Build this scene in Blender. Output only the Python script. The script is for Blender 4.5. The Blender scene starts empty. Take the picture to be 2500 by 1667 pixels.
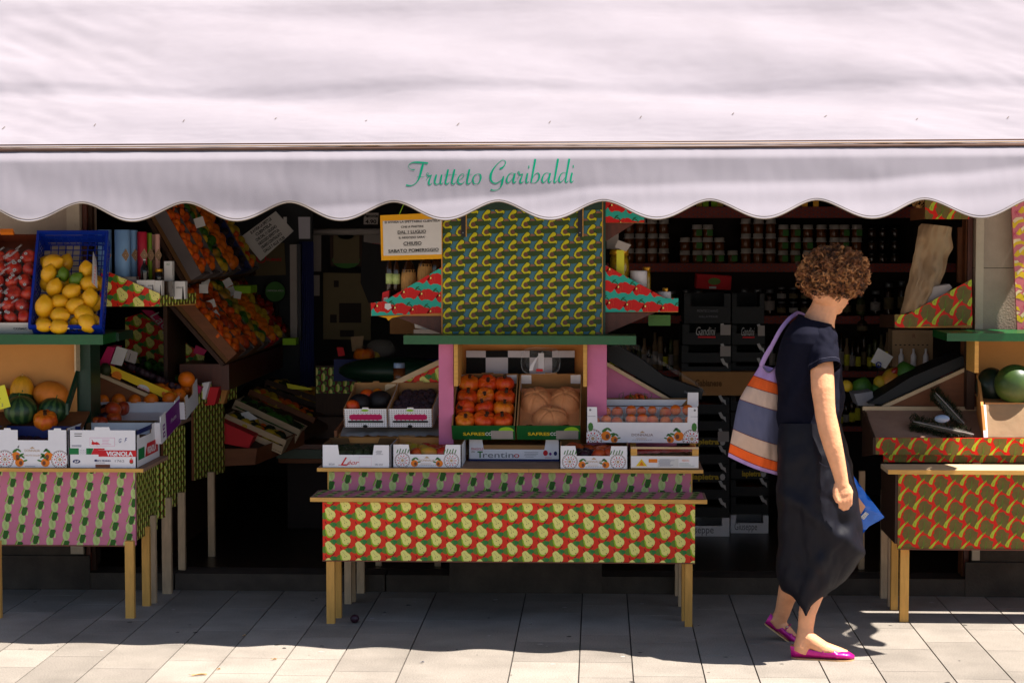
import bpy, math, random
from mathutils import Vector, Matrix, noise
rnd = random.Random(7)
sc = bpy.context.scene
COL = sc.collection
F = 4860.0; CAMZ = 1.69
YAW = math.radians(2.506); PITCH = math.radians(3.162)
RM = (Matrix.Rotation(YAW, 3, 'Z') @ Matrix.Rotation(math.radians(90) - PITCH, 3, 'X'))
def ray(px, py):
    return RM @ Vector(((px - 1250) / F, -(py - 833.5) / F, -1))
def at(px, py, Y):
    d = ray(px, py); t = Y / d.y
    return Vector((d.x * t, Y, CAMZ + d.z * t))
def onz(px, py, z):
    d = ray(px, py); t = (z - CAMZ) / d.z
    return Vector((d.x * t, d.y * t, z))
def X(px, Y, py=900): return at(px, py, Y).x
def Z(py, Y, px=1250): return at(px, py, Y).z
PXM = lambda Y: Y / F          # metres per photo pixel at depth Y
def s2l(c):
    c = c / 255.0
    return c / 12.92 if c <= .04045 else ((c + .055) / 1.055) ** 2.4
def rgb(*c): return tuple(s2l(v) for v in c) + (1,)
# ---------------------------------------------------------------- materials
MT = {}
def mat(name, col, rough=.6, var=.12, scale=8, bump=.0, bscale=60, spec=.4, stretch=(1, 1, 1), metal=0, sub=0,
        transl=0, alpha=1, trans=0, col2=None, grime=0, coat=0, sheen=0, det=4):
    m = bpy.data.materials.new(name); m.use_nodes = True; MT[name] = m
    nt = m.node_tree; N = nt.nodes; L = nt.links
    b = N['Principled BSDF']; out = N['Material Output']
    c = rgb(*col)
    b.inputs['Roughness'].default_value = rough
    b.inputs['Metallic'].default_value = metal
    b.inputs['Specular IOR Level'].default_value = spec
    if coat: b.inputs['Coat Weight'].default_value = coat; b.inputs['Coat Roughness'].default_value = .2
    if sheen: b.inputs['Sheen Weight'].default_value = sheen
    tc = N.new('ShaderNodeTexCoord'); mp = N.new('ShaderNodeMapping')
    mp.inputs['Scale'].default_value = stretch
    L.new(tc.outputs['Object'], mp.inputs[0])
    oi = N.new('ShaderNodeObjectInfo')
    ns = N.new('ShaderNodeTexNoise'); ns.inputs['Scale'].default_value = scale; ns.inputs['Detail'].default_value = det
    ns.inputs['Roughness'].default_value = .6
    L.new(mp.outputs[0], ns.inputs['Vector'])
    mx = N.new('ShaderNodeMix'); mx.data_type = 'RGBA'
    hi = col2 and rgb(*col2) or tuple(min(1, v * (1 + var)) for v in c[:3]) + (1,)
    lo = col2 and c or tuple(v * (1 - var) for v in c[:3]) + (1,)
    mx.inputs[6].default_value = lo; mx.inputs[7].default_value = hi
    cr = N.new('ShaderNodeMapRange'); cr.inputs[1].default_value = .32; cr.inputs[2].default_value = .68
    L.new(ns.outputs['Fac'], cr.inputs[0]); L.new(cr.outputs[0], mx.inputs[0])
    colout = mx.outputs[2]
    if grime:
        n2 = N.new('ShaderNodeTexNoise'); n2.inputs['Scale'].default_value = 3.1; n2.inputs['Detail'].default_value = 7
        L.new(tc.outputs['Object'], n2.inputs['Vector'])
        c2 = N.new('ShaderNodeMapRange'); c2.inputs[1].default_value = .48; c2.inputs[2].default_value = .75; c2.inputs[4].default_value = grime
        L.new(n2.outputs['Fac'], c2.inputs[0])
        m2 = N.new('ShaderNodeMix'); m2.data_type = 'RGBA'; m2.inputs[7].default_value = tuple(v * .45 for v in c[:3]) + (1,)
        L.new(c2.outputs[0], m2.inputs[0]); L.new(colout, m2.inputs[6]); colout = m2.outputs[2]
    L.new(colout, b.inputs['Base Color'])
    if bump:
        n3 = N.new('ShaderNodeTexNoise'); n3.inputs['Scale'].default_value = bscale; n3.inputs['Detail'].default_value = 5
        L.new(mp.outputs[0], n3.inputs['Vector'])
        bp = N.new('ShaderNodeBump'); bp.inputs['Strength'].default_value = bump; bp.inputs['Distance'].default_value = .01
        L.new(n3.outputs['Fac'], bp.inputs['Height']); L.new(bp.outputs[0], b.inputs['Normal'])
    if sub:
        b.inputs['Subsurface Weight'].default_value = sub
        b.inputs['Subsurface Radius'].default_value = (.01, .004, .002)
        b.inputs['Subsurface Scale'].default_value = 1.0
    if trans:
        b.inputs['Transmission Weight'].default_value = trans; b.inputs['IOR'].default_value = 1.45
    if alpha < 1:
        b.inputs['Alpha'].default_value = alpha
    if transl:
        tr = N.new('ShaderNodeBsdfTranslucent'); L.new(colout, tr.inputs[0])
        ms = N.new('ShaderNodeMixShader'); ms.inputs[0].default_value = transl
        L.new(b.outputs[0], ms.inputs[1]); L.new(tr.outputs[0], ms.inputs[2]); L.new(ms.outputs[0], out.inputs[0])
    return m
mat('awning_cloth', (141, 135, 142), .9, .035, 2.5, .10, 380, .1, transl=.03, grime=.16)
mat('sign_green', (0, 128, 98), .8, .03, spec=.1)
mat('hem_trim', (120, 108, 98), .8)
mat('bar_brown', (84, 58, 46), .45, .2)
mat('stitch', (90, 78, 72), .9)
mat('board_edge', (216, 162, 84), .6, .12, 14, .1, 80, .2, (1, 8, 8), grime=.25)
mat('leg_wood', (216, 160, 82), .6, .1, 12, .1, 60, .2, (6, 6, 1), grime=.35)
mat('leg_wood_old', (190, 160, 128), .7, .12, 12, .1, 60, .2, (6, 6, 1), grime=.6)
mat('pale_wood', (205, 176, 140), .7, .1, 10, .1, 60, .2, (1, 6, 6), grime=.3)
mat('tan_board', (205, 140, 78), .75, .07, 6, .05, 90, .15, grime=.15)
mat('dirty_ply', (160, 125, 105), .75, .15, 9, .15, 60, .2, grime=.4)
mat('brown_wood', (120, 70, 40), .6, .15, 7, .1, 60, .3, (1, 1, 6))
mat('dark_wood', (62, 38, 24), .6, .2, 7, .1, 60, .3, (8, 8, 1))
mat('mahogany', (88, 38, 22), .4, .2, 7, .1, 60, .4, (8, 8, 1))
mat('green_paint', (0, 82, 34), .35, .1, 9, .12, 50, .5, grime=.3)
mat('dark_green_paint', (18, 52, 34), .4, .1, 9, .1, 50, .4)
mat('pink_paint', (205, 112, 150), .5, .08, 5, .1, 40, .3, grime=.3)
mat('stone', (172, 152, 134), .8, .1, 7, .2, 120, .2, grime=.35)
mat('stone_pale', (190, 172, 150), .8, .1, 7, .2, 120, .2, grime=.3)
mat('plinth_stone', (74, 64, 56), .8, .2, 10, .25, 100, .2, grime=.6)
mat('joint', (66, 60, 55), .9)
mat('cardboard', (168, 122, 78), .85, .08, 12, .05, 150, .1)
mat('cardboard_dark', (108, 76, 48), .85, .1, 12, .05, 150, .1)
mat('card_white', (236, 231, 234), .75, .03, 15, .03, 120, .2, grime=.07)
mat('card_green', (20, 92, 40), .6, .06, 8, spec=.3)
mat('print_black', (30, 28, 30), .8, .05)
mat('print_grey', (120, 118, 124), .8, .05)
mat('print_red', (205, 30, 38), .7, .04)
mat('print_green', (24, 120, 62), .7, .04)
mat('print_blue', (36, 44, 120), .7, .04)
mat('print_navy', (20, 30, 92), .6, .04)
mat('print_purple', (120, 30, 130), .6, .04)
mat('print_orange', (238, 128, 30), .7, .1)
mat('print_yellow', (240, 200, 40), .7, .05)
mat('print_pink', (222, 120, 170), .7, .1)
mat('print_magenta', (196, 22, 92), .6, .05)
mat('print_leaf', (66, 120, 52), .7, .15)
mat('print_gold', (196, 160, 120), .7, .05)
mat('print_brown', (120, 70, 50), .7, .1)
mat('lime', (150, 200, 40), .7, .08)
mat('paper', (218, 214, 212), .85, .03, 12, .04, 60)
mat('paper_grey', (165, 155, 150), .85, .05, 12, .04, 60)
mat('paper_brown', (150, 122, 92), .85, .12, 7, .4, 14)
mat('paper_yellow', (236, 168, 24), .8, .04)
mat('note_yellow', (222, 214, 60), .8, .06)
mat('sign_tan', (112, 98, 70), .8, .06)
mat('cloth_black', (14, 14, 17), .9, .1)
mat('cloth_white', (200, 196, 206), .9, .05)
mat('pat_red', (226, 46, 24), .42, bump=.25, bscale=7, spec=.22, var=.05, scale=5, grime=.12)
mat('pat_cream', (238, 228, 128), .42, bump=.25, bscale=7, spec=.22, var=.05, scale=6, grime=.05)
mat('pat_lime', (150, 186, 34), .42, bump=.25, bscale=7, spec=.22, var=.05)
mat('pat_olive', (100, 130, 44), .42, bump=.25, bscale=7, spec=.22, var=.05)
mat('pat_green', (70, 134, 52), .42, bump=.25, bscale=7, spec=.22, var=.05)
mat('pat_green2', (48, 122, 62), .42, bump=.25, bscale=7, spec=.22, var=.05)
mat('pat_dark', (70, 30, 30), .42, bump=.25, bscale=7, spec=.22, var=.05)
mat('pat_pink', (204, 116, 142), .42, bump=.25, bscale=7, spec=.22, var=.05, scale=5, grime=.1)
mat('fen_dark', (44, 98, 30), .42, bump=.25, bscale=7, spec=.22, var=.1)
mat('fen_pale', (190, 206, 132), .42, bump=.25, bscale=7, spec=.22, var=.07)
mat('fen_lime', (140, 160, 60), .42, bump=.25, bscale=7, spec=.22, var=.07)
mat('avo_teal', (66, 118, 136), .42, bump=.25, bscale=7, spec=.22, var=.06)
mat('avo_yellow', (206, 196, 26), .42, bump=.25, bscale=7, spec=.22, var=.06)
mat('avo_seed', (112, 74, 58), .42, bump=.25, bscale=7, spec=.22, var=.1)
mat('avo_skin', (146, 100, 84), .42, bump=.25, bscale=7, spec=.22, var=.1)
mat('avo_green', (56, 78, 34), .42, bump=.25, bscale=7, spec=.22, var=.15, scale=30)
mat('avo_line', (34, 54, 24), .42, bump=.25, bscale=7, spec=.22, var=.1)
mat('cel_red', (214, 28, 12), .42, bump=.25, bscale=7, spec=.22, var=.06)
mat('cel_leaf', (110, 92, 42), .42, bump=.25, bscale=7, spec=.22, var=.12, scale=30)
mat('cel_stalk', (176, 186, 50), .42, bump=.25, bscale=7, spec=.22, var=.06)
mat('cel_vein', (90, 130, 40), .42, bump=.25, bscale=7, spec=.22, var=.06)
mat('pep_teal', (40, 168, 150), .42, bump=.25, bscale=7, spec=.22, var=.06)
mat('pep_red', (204, 20, 18), .42, bump=.25, bscale=7, spec=.22, var=.08)
mat('pep_line', (236, 90, 50), .42, bump=.25, bscale=7, spec=.22, var=.06)
mat('pep_stem', (30, 92, 48), .42, bump=.25, bscale=7, spec=.22, var=.06)
mat('ban_pink', (214, 110, 120), .5, .06)
mat('ban_cream', (236, 206, 160), .5, .06)
mat('ban_yellow', (232, 186, 20), .5, .06)
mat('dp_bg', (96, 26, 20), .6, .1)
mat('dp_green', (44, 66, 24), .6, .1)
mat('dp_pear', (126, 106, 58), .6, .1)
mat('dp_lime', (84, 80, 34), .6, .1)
mat('strip_red', (150, 60, 52), .6, .1)
mat('strip_blue', (70, 76, 84), .6, .1)
mat('plastic_blue', (8, 46, 156), .35, .08, 20, spec=.5)
mat('plastic_black', (18, 19, 22), .35, .1, spec=.5)
mat('clear_plastic', (232, 236, 240), .12, .0, spec=.8, alpha=.06)
mat('film', (210, 200, 190), .15, .1, 12, .5, 25, .8, alpha=.10)
mat('crate_black', (13, 13, 16), .6, .15)
mat('white_print', (190, 186, 184), .7, .05)
mat('yellow_print', (190, 160, 40), .7, .05)
mat('lemon', (232, 162, 14), .38, .08, 25, .25, 170, .45, col2=(240, 184, 26), sub=.05)
mat('lime_fruit', (92, 124, 26), .38, .1, 25, .25, 170, .45)
mat('apple_red', (158, 20, 18), .25, .2, 14, .02, 30, .5, col2=(206, 60, 26), stretch=(3, 3, 1))
mat('squash', (222, 92, 14), .4, .12, 18, .15, 60, .4, col2=(206, 50, 16), stretch=(2, 2, 1))
mat('squash_pale', (232, 132, 22), .4, .12, 18, .15, 60, .4, col2=(214, 80, 16), stretch=(2, 2, 1))
mat('fruit_skin_tan', (216, 142, 92), .6, .08, 9, .15, 40, .25)
mat('apricot', (240, 122, 18), .5, .15, 9, .05, 60, .3, col2=(222, 70, 16))
mat('orange_fruit', (232, 116, 18), .42, .06, 12, .2, 180, .45)
mat('nectarine', (140, 26, 24), .35, .2, 8, .03, 60, .4, col2=(214, 96, 32))
mat('plum', (48, 20, 34), .4, .2, 8, .03, 60, .4)
mat('melon_yellow', (222, 150, 26), .45, .12, 14, .12, 40, .35, stretch=(4, 4, 1))
mat('melon_orange', (214, 118, 34), .5, .12, 14, .2, 60, .3)
mat('fig', (58, 40, 48), .6, .25, 12, .1, 40, .3)
mat('bean', (70, 60, 44), .6, .35, 90, .3, 120, .3)
mat('grape', (96, 112, 58), .35, .15, 16)
mat('tomato', (176, 28, 14), .25, .15, 16, spec=.6)
mat('berry', (196, 34, 14), .35, .25, 90, .4, 120, .6)
mat('mesh_net', (22, 16, 18), .6, .3, 60)
mat('leaf', (60, 104, 30), .5, .2, 12, .1, 40, .4)
mat('herb', (46, 52, 26), .6, .3, 12, .1, 40, .3)
mat('veg_yellow', (196, 160, 36), .5, .2, 10)
mat('pepper_veg', (150, 28, 16), .3, .2, 8, spec=.6)
mat('mango', (120, 130, 36), .4, .2, 6, .03, 40, .4, col2=(214, 130, 40))
mat('tube_blue', (120, 160, 205), .5, .04)
mat('tube_red', (170, 20, 50), .5, .04)
mat('tube_green', (104, 138, 26), .5, .04)
mat('tube_pink', (196, 146, 136), .5, .04)
mat('glass_dark', (16, 14, 18), .12, .1, spec=.7)
mat('glass_brown', (46, 26, 10), .12, .1, spec=.7)
mat('jar_orange', (112, 62, 28), .2, .2, 30, spec=.6)
mat('jar_green', (70, 74, 34), .2, .3, 30, spec=.6)
mat('jar_pickle', (150, 116, 22), .15, .5, 35, .3, 20, .6)
mat('jar_cloth', (190, 180, 172), .9, .06)
mat('gold_lid', (206, 146, 40), .3, .1, metal=.6)
mat('white_lid', (206, 200, 204), .5, .05)
mat('straw', (190, 140, 80), .7, .2, 30, .4, 60, stretch=(6, 6, 1))
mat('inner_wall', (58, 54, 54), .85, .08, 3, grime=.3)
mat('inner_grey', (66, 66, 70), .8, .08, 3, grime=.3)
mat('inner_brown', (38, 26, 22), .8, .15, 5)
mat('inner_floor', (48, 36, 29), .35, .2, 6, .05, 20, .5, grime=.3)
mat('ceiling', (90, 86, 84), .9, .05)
mat('metal_dark', (50, 50, 54), .4, .1, metal=.7)
mat('metal_grey', (150, 150, 155), .35, .1, metal=.8)
mat('skin', (226, 160, 118), .5, .09, 22, .2, 90, .35, sub=.1)
mat('lips', (190, 110, 95), .5, .05)
mat('eye_white', (230, 225, 220), .2, .02)
mat('eye_dark', (50, 36, 28), .15, .02)
mat('nail', (226, 160, 140), .3, .03)
mat('hair', (140, 84, 46), .45, .25, 60, spec=.5)
mat('hair_light', (192, 130, 76), .4, .2, 60, spec=.6)
mat('hair_dark', (66, 38, 22), .5, .25, 60, spec=.4)
mat('navy_cloth', (16, 16, 30), .85, .12, 40, .15, 500, .1)
mat('trouser_cloth', (13, 12, 23), .6, .12, 30, .12, 400, .2)
mat('stitching', (70, 68, 84), .8)
mat('shoe_pink', (190, 14, 132), .3, .12, 12, .12, 60, .6, metal=.35)
mat('shoe_sole', (196, 158, 110), .7)
mat('buckle', (200, 180, 150), .25, metal=.9)
mat('bag_lilac', (176, 140, 190), .85, .05, 20, .15, 400)
mat('bag_orange', (232, 92, 26), .85, .05, 20, .15, 400)
mat('bag_beige', (196, 164, 144), .85, .05, 20, .15, 400)
mat('bag_slate', (88, 88, 112), .85, .05, 20, .15, 400)
mat('bag_line', (110, 40, 50), .85)
mat('bag_blue', (0, 96, 196), .25, .1, 10, .3, 25, .6)
mat('film_sheen', (120, 140, 170), .2, .1, spec=.6)
def striped_melon(name):
    m = mat(name, (24, 58, 30), .4, .15, 20, spec=.45); nt = m.node_tree; N = nt.nodes; L = nt.links
    tc = N.new('ShaderNodeTexCoord'); sp = N.new('ShaderNodeSeparateXYZ'); L.new(tc.outputs['Object'], sp.inputs[0])
    a = N.new('ShaderNodeMath'); a.operation = 'ARCTAN2'; L.new(sp.outputs[0], a.inputs[0]); L.new(sp.outputs[1], a.inputs[1])
    n = N.new('ShaderNodeTexNoise'); n.inputs['Scale'].default_value = 30; L.new(tc.outputs['Object'], n.inputs[0])
    w = N.new('ShaderNodeMath'); w.operation = 'MULTIPLY_ADD'; w.inputs[1].default_value = 11; L.new(a.outputs[0], w.inputs[0])
    k = N.new('ShaderNodeMath'); k.operation = 'MULTIPLY'; k.inputs[1].default_value = 5; L.new(n.outputs[0], k.inputs[0]); L.new(k.outputs[0], w.inputs[2])
    s = N.new('ShaderNodeMath'); s.operation = 'SINE'; L.new(w.outputs[0], s.inputs[0])
    r = N.new('ShaderNodeValToRGB'); r.color_ramp.elements[0].position = .35; r.color_ramp.elements[0].color = rgb(22, 52, 28)
    r.color_ramp.elements[1].position = .75; r.color_ramp.elements[1].color = rgb(62, 88, 44)
    mm = N.new('ShaderNodeMapRange'); mm.inputs[1].default_value = -1; L.new(s.outputs[0], mm.inputs[0]); L.new(mm.outputs[0], r.inputs[0])
    L.new(r.outputs[0], N['Principled BSDF'].inputs['Base Color'])
striped_melon('watermelon')
mat('watermelon_plain', (40, 66, 24), .4, .3, 9, .05, 40, .45, col2=(72, 92, 38))
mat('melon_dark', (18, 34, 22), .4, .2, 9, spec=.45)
def paving():
    m = mat('granite_slab', (150, 141, 131), .8, .10, 5, .3, 260, .2, grime=.42)
    nt = m.node_tree; N = nt.nodes; L = nt.links; b = N['Principled BSDF']
    src = b.inputs['Base Color'].links[0].from_socket
    tc = N.new('ShaderNodeTexCoord'); n = N.new('ShaderNodeTexNoise'); n.inputs['Scale'].default_value = 170; n.inputs['Detail'].default_value = 3
    L.new(tc.outputs['Object'], n.inputs[0])
    mr = N.new('ShaderNodeMapRange'); mr.inputs[1].default_value = .3; mr.inputs[2].default_value = .7; mr.inputs[3].default_value = .72; mr.inputs[4].default_value = 1.18
    L.new(n.outputs[0], mr.inputs[0])
    at_ = N.new('ShaderNodeAttribute'); at_.attribute_name = 'tone'
    mu = N.new('ShaderNodeMath'); mu.operation = 'MULTIPLY'; L.new(mr.outputs[0], mu.inputs[0]); L.new(at_.outputs['Fac'], mu.inputs[1])
    vm = N.new('ShaderNodeVectorMath'); vm.operation = 'SCALE'; L.new(src, vm.inputs[0]); L.new(mu.outputs[0], vm.inputs['Scale'])
    L.new(vm.outputs[0], b.inputs['Base Color'])
paving()
# ---------------------------------------------------------------- mesh builder
FONT = {}
def text_mesh(s, bold=0.0, shear=0.0):
    k = (s, bold, shear)
    if k not in FONT:
        c = bpy.data.curves.new('t', 'FONT'); c.body = s; c.size = 1; c.offset = bold; c.shear = shear; c.resolution_u = 3
        o = bpy.data.objects.new('t', c); COL.objects.link(o)
        bpy.context.view_layer.update()
        me = bpy.data.meshes.new_from_object(o.evaluated_get(bpy.context.evaluated_depsgraph_get()))
        vs = [v.co.copy() for v in me.vertices]; fs = [tuple(p.vertices) for p in me.polygons]
        bpy.data.objects.remove(o); bpy.data.meshes.remove(me); bpy.data.curves.remove(c)
        FONT[k] = (vs, fs)
    return FONT[k]
def clip(poly, cp):
    out = list(poly); n = len(cp)
    area = sum(cp[i][0] * cp[(i + 1) % n][1] - cp[(i + 1) % n][0] * cp[i][1] for i in range(n))
    sg = 1 if area > 0 else -1
    for i in range(n):
        ax, ay = cp[i]; bx, by = cp[(i + 1) % n]
        ins = lambda p: sg * ((bx - ax) * (p[1] - ay) - (by - ay) * (p[0] - ax)) >= 0
        inp = out; out = []
        if not inp: break
        for j in range(len(inp)):
            p = inp[j]; q = inp[j - 1]; pi, qi = ins(p), ins(q)
            if pi != qi:
                d1 = (bx - ax) * (p[1] - ay) - (by - ay) * (p[0] - ax); d2 = (bx - ax) * (q[1] - ay) - (by - ay) * (q[0] - ax)
                t = d1 / (d1 - d2); out.append((p[0] + (q[0] - p[0]) * t, p[1] + (q[1] - p[1]) * t))
            if pi: out.append(p)
    return out
class MB:
    def __init__(s): s.v = []; s.f = []; s.mi = []; s.sm = []; s.ms = []
    def slot(s, m):
        if m not in s.ms: s.ms.append(m)
        return s.ms.index(m)
    def face(s, idx, m, smooth=False): s.f.append(tuple(idx)); s.mi.append(s.slot(m)); s.sm.append(smooth)
    def poly(s, pts, m):
        b = len(s.v); s.v += [Vector(p) for p in pts]; s.face(range(b, b + len(pts)), m); return s
    def obb(s, o, u, v, w, m, faces=None):
        o, u, v, w = map(Vector, (o, u, v, w))
        if u.cross(v).dot(w) < 0: o = o + u; u = -u
        b = len(s.v); s.v += [o, o + u, o + u + v, o + v, o + w, o + u + w, o + u + v + w, o + v + w]
        for q in ((0, 3, 2, 1), (4, 5, 6, 7), (0, 1, 5, 4), (1, 2, 6, 5), (2, 3, 7, 6), (3, 0, 4, 7)): s.face([b + i for i in q], m)
        return s
    def box(s, x0, x1, y0, y1, z0, z1, m):
        return s.obb((min(x0, x1), min(y0, y1), min(z0, z1)), (abs(x1 - x0), 0, 0), (0, abs(y1 - y0), 0), (0, 0, abs(z1 - z0)), m)
    def prism(s, pts, d, m, mcap=None):
        pts = [Vector(p) for p in pts]; d = Vector(d); n = len(pts)
        nm = sum((pts[i].cross(pts[(i + 1) % n]) for i in range(n)), Vector())
        if nm.dot(d) > 0: pts = pts[::-1]
        b = len(s.v); s.v += pts + [p + d for p in pts]
        s.face(range(b, b + n), mcap or m); s.face([b + n + i for i in reversed(range(n))], m)
        for i in range(n): j = (i + 1) % n; s.face((b + j, b + i, b + n + i, b + n + j), m)
        return s
    def grid(s, fn, nu, nv, m, cu=False, cv=False, smooth=True, flip=False):
        b = len(s.v); s.v += [Vector(fn(i, j)) for j in range(nv) for i in range(nu)]
        for j in range(nv if cv else nv - 1):
            for i in range(nu if cu else nu - 1):
                q = [b + j * nu + i, b + j * nu + (i + 1) % nu, b + ((j + 1) % nv) * nu + (i + 1) % nu, b + ((j + 1) % nv) * nu + i]
                s.face(q[::-1] if flip else q, m(i, j) if callable(m) else m, smooth)
        return s
    def tube(s, pts, r, m, n=8, caps=True, flat=1.0):
        pts = [Vector(p) for p in pts]; k = len(pts)
        rr = r if isinstance(r, (list, tuple)) else [r] * k
        b = len(s.v); up = None
        for i, p in enumerate(pts):
            t = (pts[min(i + 1, k - 1)] - pts[max(i - 1, 0)]).normalized()
            if up is None:
                up = Vector((0, 0, 1)) if abs(t.z) < .9 else Vector((0, 1, 0))
            a = t.cross(up).normalized(); up = a.cross(t).normalized()
            for q in range(n):
                an = 2 * math.pi * q / n
                s.v.append(p + a * math.cos(an) * rr[i] + up * math.sin(an) * rr[i] * flat)
        for i in range(k - 1):
            for q in range(n): s.face((b + i * n + q, b + i * n + (q + 1) % n, b + (i + 1) * n + (q + 1) % n, b + (i + 1) * n + q), m, n > 4)
        if caps: s.face([b + q for q in reversed(range(n))], m); s.face([b + (k - 1) * n + q for q in range(n)], m)
        return s
    def lathe(s, prof, o, m, n=16, ax=None, ms=None):
        o = Vector(o); A = Matrix.Identity(3) if ax is None else Vector(ax).to_track_quat('Z', 'Y').to_matrix()
        b = len(s.v)
        for (r, z) in prof:
            for q in range(n):
                an = 2 * math.pi * q / n; s.v.append(o + A @ Vector((r * math.cos(an), r * math.sin(an), z)))
        for i in range(len(prof) - 1):
            mm = ms[i] if ms else m
            for q in range(n): s.face((b + i * n + q, b + i * n + (q + 1) % n, b + (i + 1) * n + (q + 1) % n, b + (i + 1) * n + q), mm, True)
        s.face([b + q for q in reversed(range(n))], ms[0] if ms else m); s.face([b + (len(prof) - 1) * n + q for q in range(n)], ms[-1] if ms else m)
        return s
    def ell(s, c, r, m, nu=16, nv=10, rot=None, fn=None):
        c = Vector(c); R = rot if rot is not None else Matrix.Identity(3)
        def f(i, j):
            a = 2 * math.pi * i / nu; p = math.pi * (j / (nv - 1)); p = min(max(p, .02), math.pi - .02)
            d = Vector((math.sin(p) * math.cos(a), math.sin(p) * math.sin(a), -math.cos(p)))
            k = fn(d, a, p) if fn else 1
            return c + R @ Vector((d.x * r[0] * k, d.y * r[1] * k, d.z * r[2] * k))
        s.grid(f, nu, nv, m, cu=True)
        return s
    def text(s, t, o, u, v, h, m, w=None, bold=0, shear=0, center=False, off=.0012):
        vs, fs = text_mesh(t, bold, shear)
        if not vs: return s
        x0 = min(a.x for a in vs); x1 = max(a.x for a in vs)
        u = Vector(u).normalized(); v = Vector(v).normalized(); n = u.cross(v); o = Vector(o)
        sx = h / .72
        if w: sx = w / (x1 - x0)
        shift = -(x0 + x1) / 2 if center else -x0
        b = len(s.v); s.v += [o + u * (a.x + shift) * sx + v * a.y * h / .72 + n * off for a in vs]
        for f in fs: s.face([b + i for i in f], m)
        return s
    def flat(s, o, u, v, pts, m, off=.001):
        u = Vector(u).normalized(); v = Vector(v).normalized(); n = u.cross(v); o = Vector(o)
        a = sum(pts[i][0] * pts[(i + 1) % len(pts)][1] - pts[(i + 1) % len(pts)][0] * pts[i][1] for i in range(len(pts)))
        if a < 0: pts = pts[::-1]
        return s.poly([o + u * p[0] + v * p[1] + n * off for p in pts], m)
    def merge(s, other, M=None):
        b = len(s.v); s.v += [M @ p if M is not None else p.copy() for p in other.v]
        for f, i, sm in zip(other.f, other.mi, other.sm): s.face([b + k for k in f], other.ms[i], sm)
        return s
    def mesh(s, name, origin=(0, 0, 0)):
        o = Vector(origin); me = bpy.data.meshes.new(name)
        me.from_pydata([p - o for p in s.v], [], s.f)
        for m in s.ms: me.materials.append(MT[m])
        me.polygons.foreach_set('material_index', s.mi); me.polygons.foreach_set('use_smooth', s.sm)
        me.update(); return me
    def build(s, name, parent=None, origin=None):
        if parent is not None: origin = gloc(parent)
        elif origin is None:
            xs = [p.x for p in s.v]; ys = [p.y for p in s.v]; zs = [p.z for p in s.v]
            origin = ((min(xs) + max(xs)) / 2, (min(ys) + max(ys)) / 2, min(zs))
        o = bpy.data.objects.new(name, s.mesh(name, origin)); COL.objects.link(o)
        if parent is not None: o.parent = parent
        else: o.location = origin
        return o
def gloc(o):
    l = Vector(o.location)
    while o.parent: o = o.parent; l = l + Vector(o.location)
    return l
def tag(o, label=None, cat=None, group=None, kind=None):
    if label: o['label'] = label
    if cat: o['category'] = cat
    if group: o['group'] = group
    if kind: o['kind'] = kind
    return o
def thing(name, loc, label, cat, group=None):
    o = bpy.data.objects.new(name, None); COL.objects.link(o); o.location = loc; o.empty_display_size = .1
    return tag(o, label, cat, group)
def inst(me, name, loc, rot=(0, 0, 0), s=1, label=None, cat=None, group=None, parent=None):
    o = bpy.data.objects.new(name, me); COL.objects.link(o); o.location = loc; o.rotation_euler = rot
    o.scale = s if isinstance(s, (tuple, list)) else (s, s, s)
    if parent: o.parent = parent
    return tag(o, label, cat, group)
def struct(mb, name, origin=None): return tag(mb.build(name, origin=origin), kind='structure')
def ellpts(cx, cy, rx, ry, n=12, rot=0):
    return [(cx + rx * math.cos(a) * math.cos(rot) - ry * math.sin(a) * math.sin(rot), cy + rx * math.cos(a) * math.sin(rot) + ry * math.sin(a) * math.cos(rot))
            for a in [2 * math.pi * i / n for i in range(n)]]
def line(p, q, w):
    dx, dy = q[0] - p[0], q[1] - p[1]; l = math.hypot(dx, dy) or 1; nx, ny = -dy / l * w / 2, dx / l * w / 2
    return [(p[0] + nx, p[1] + ny), (p[0] - nx, p[1] - ny), (q[0] - nx, q[1] - ny), (q[0] + nx, q[1] + ny)]
# ---------------------------------------------------------------- wrapping paper patterns (drawn once, y down, in drawing units)
def wob(cx, cy, r, n, k, seed):
    q = random.Random(seed); return [(cx + r * (1 + k * q.uniform(-1, 1)) * math.cos(a), cy + r * (1 + k * q.uniform(-1, 1)) * math.sin(a)) for a in [2 * math.pi * i / n for i in range(n)]]
PAT = {}
PAT['pear'] = dict(bg='pat_red', k=1 / 9.5, a=(355, -199), b=(0, 398), lay=[
    ('pat_olive', [(-215, 25), (-190, -15), (-130, -50), (-90, 0), (-100, 120), (-130, 130), (-200, 100)]),
    ('pat_green', [(-20, -165), (30, -195), (70, -215), (110, -150), (100, -110), (120, -90), (100, -70), (50, -100), (10, -130)]),
    ('pat_green2', [(70, -190), (110, -205), (150, -180), (150, -120), (100, -100), (60, -130)]),
    ('pat_lime', [(-125, -110), (-60, -150), (60, 0), (120, 40), (75, 110), (40, 150), (0, 165), (-60, 150), (-100, 90), (-118, 20), (-118, -60)]),
    ('pat_cream', [(-75, -155), (-40, -165), (0, -145), (40, -95), (100, -60), (128, -5), (120, 60), (80, 100), (45, 118), (-20, 120), (-60, 90), (-80, 40), (-85, 0), (-112, -50), (-122, -110)]),
    ('pat_dark', line((-118, -225), (-88, -160), 13)), ('pat_dark', line((30, 195), (105, 125), 14)),
    ('pat_dark', ellpts(-15, 12, 7, 14, 6)), ('pat_dark', ellpts(33, -12, 7, 13, 6)), ('pat_dark', ellpts(66, 82, 16, 9, 6, -.6)),
    ('pat_olive', line((-60, -110), (5, -20), 4))])
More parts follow.
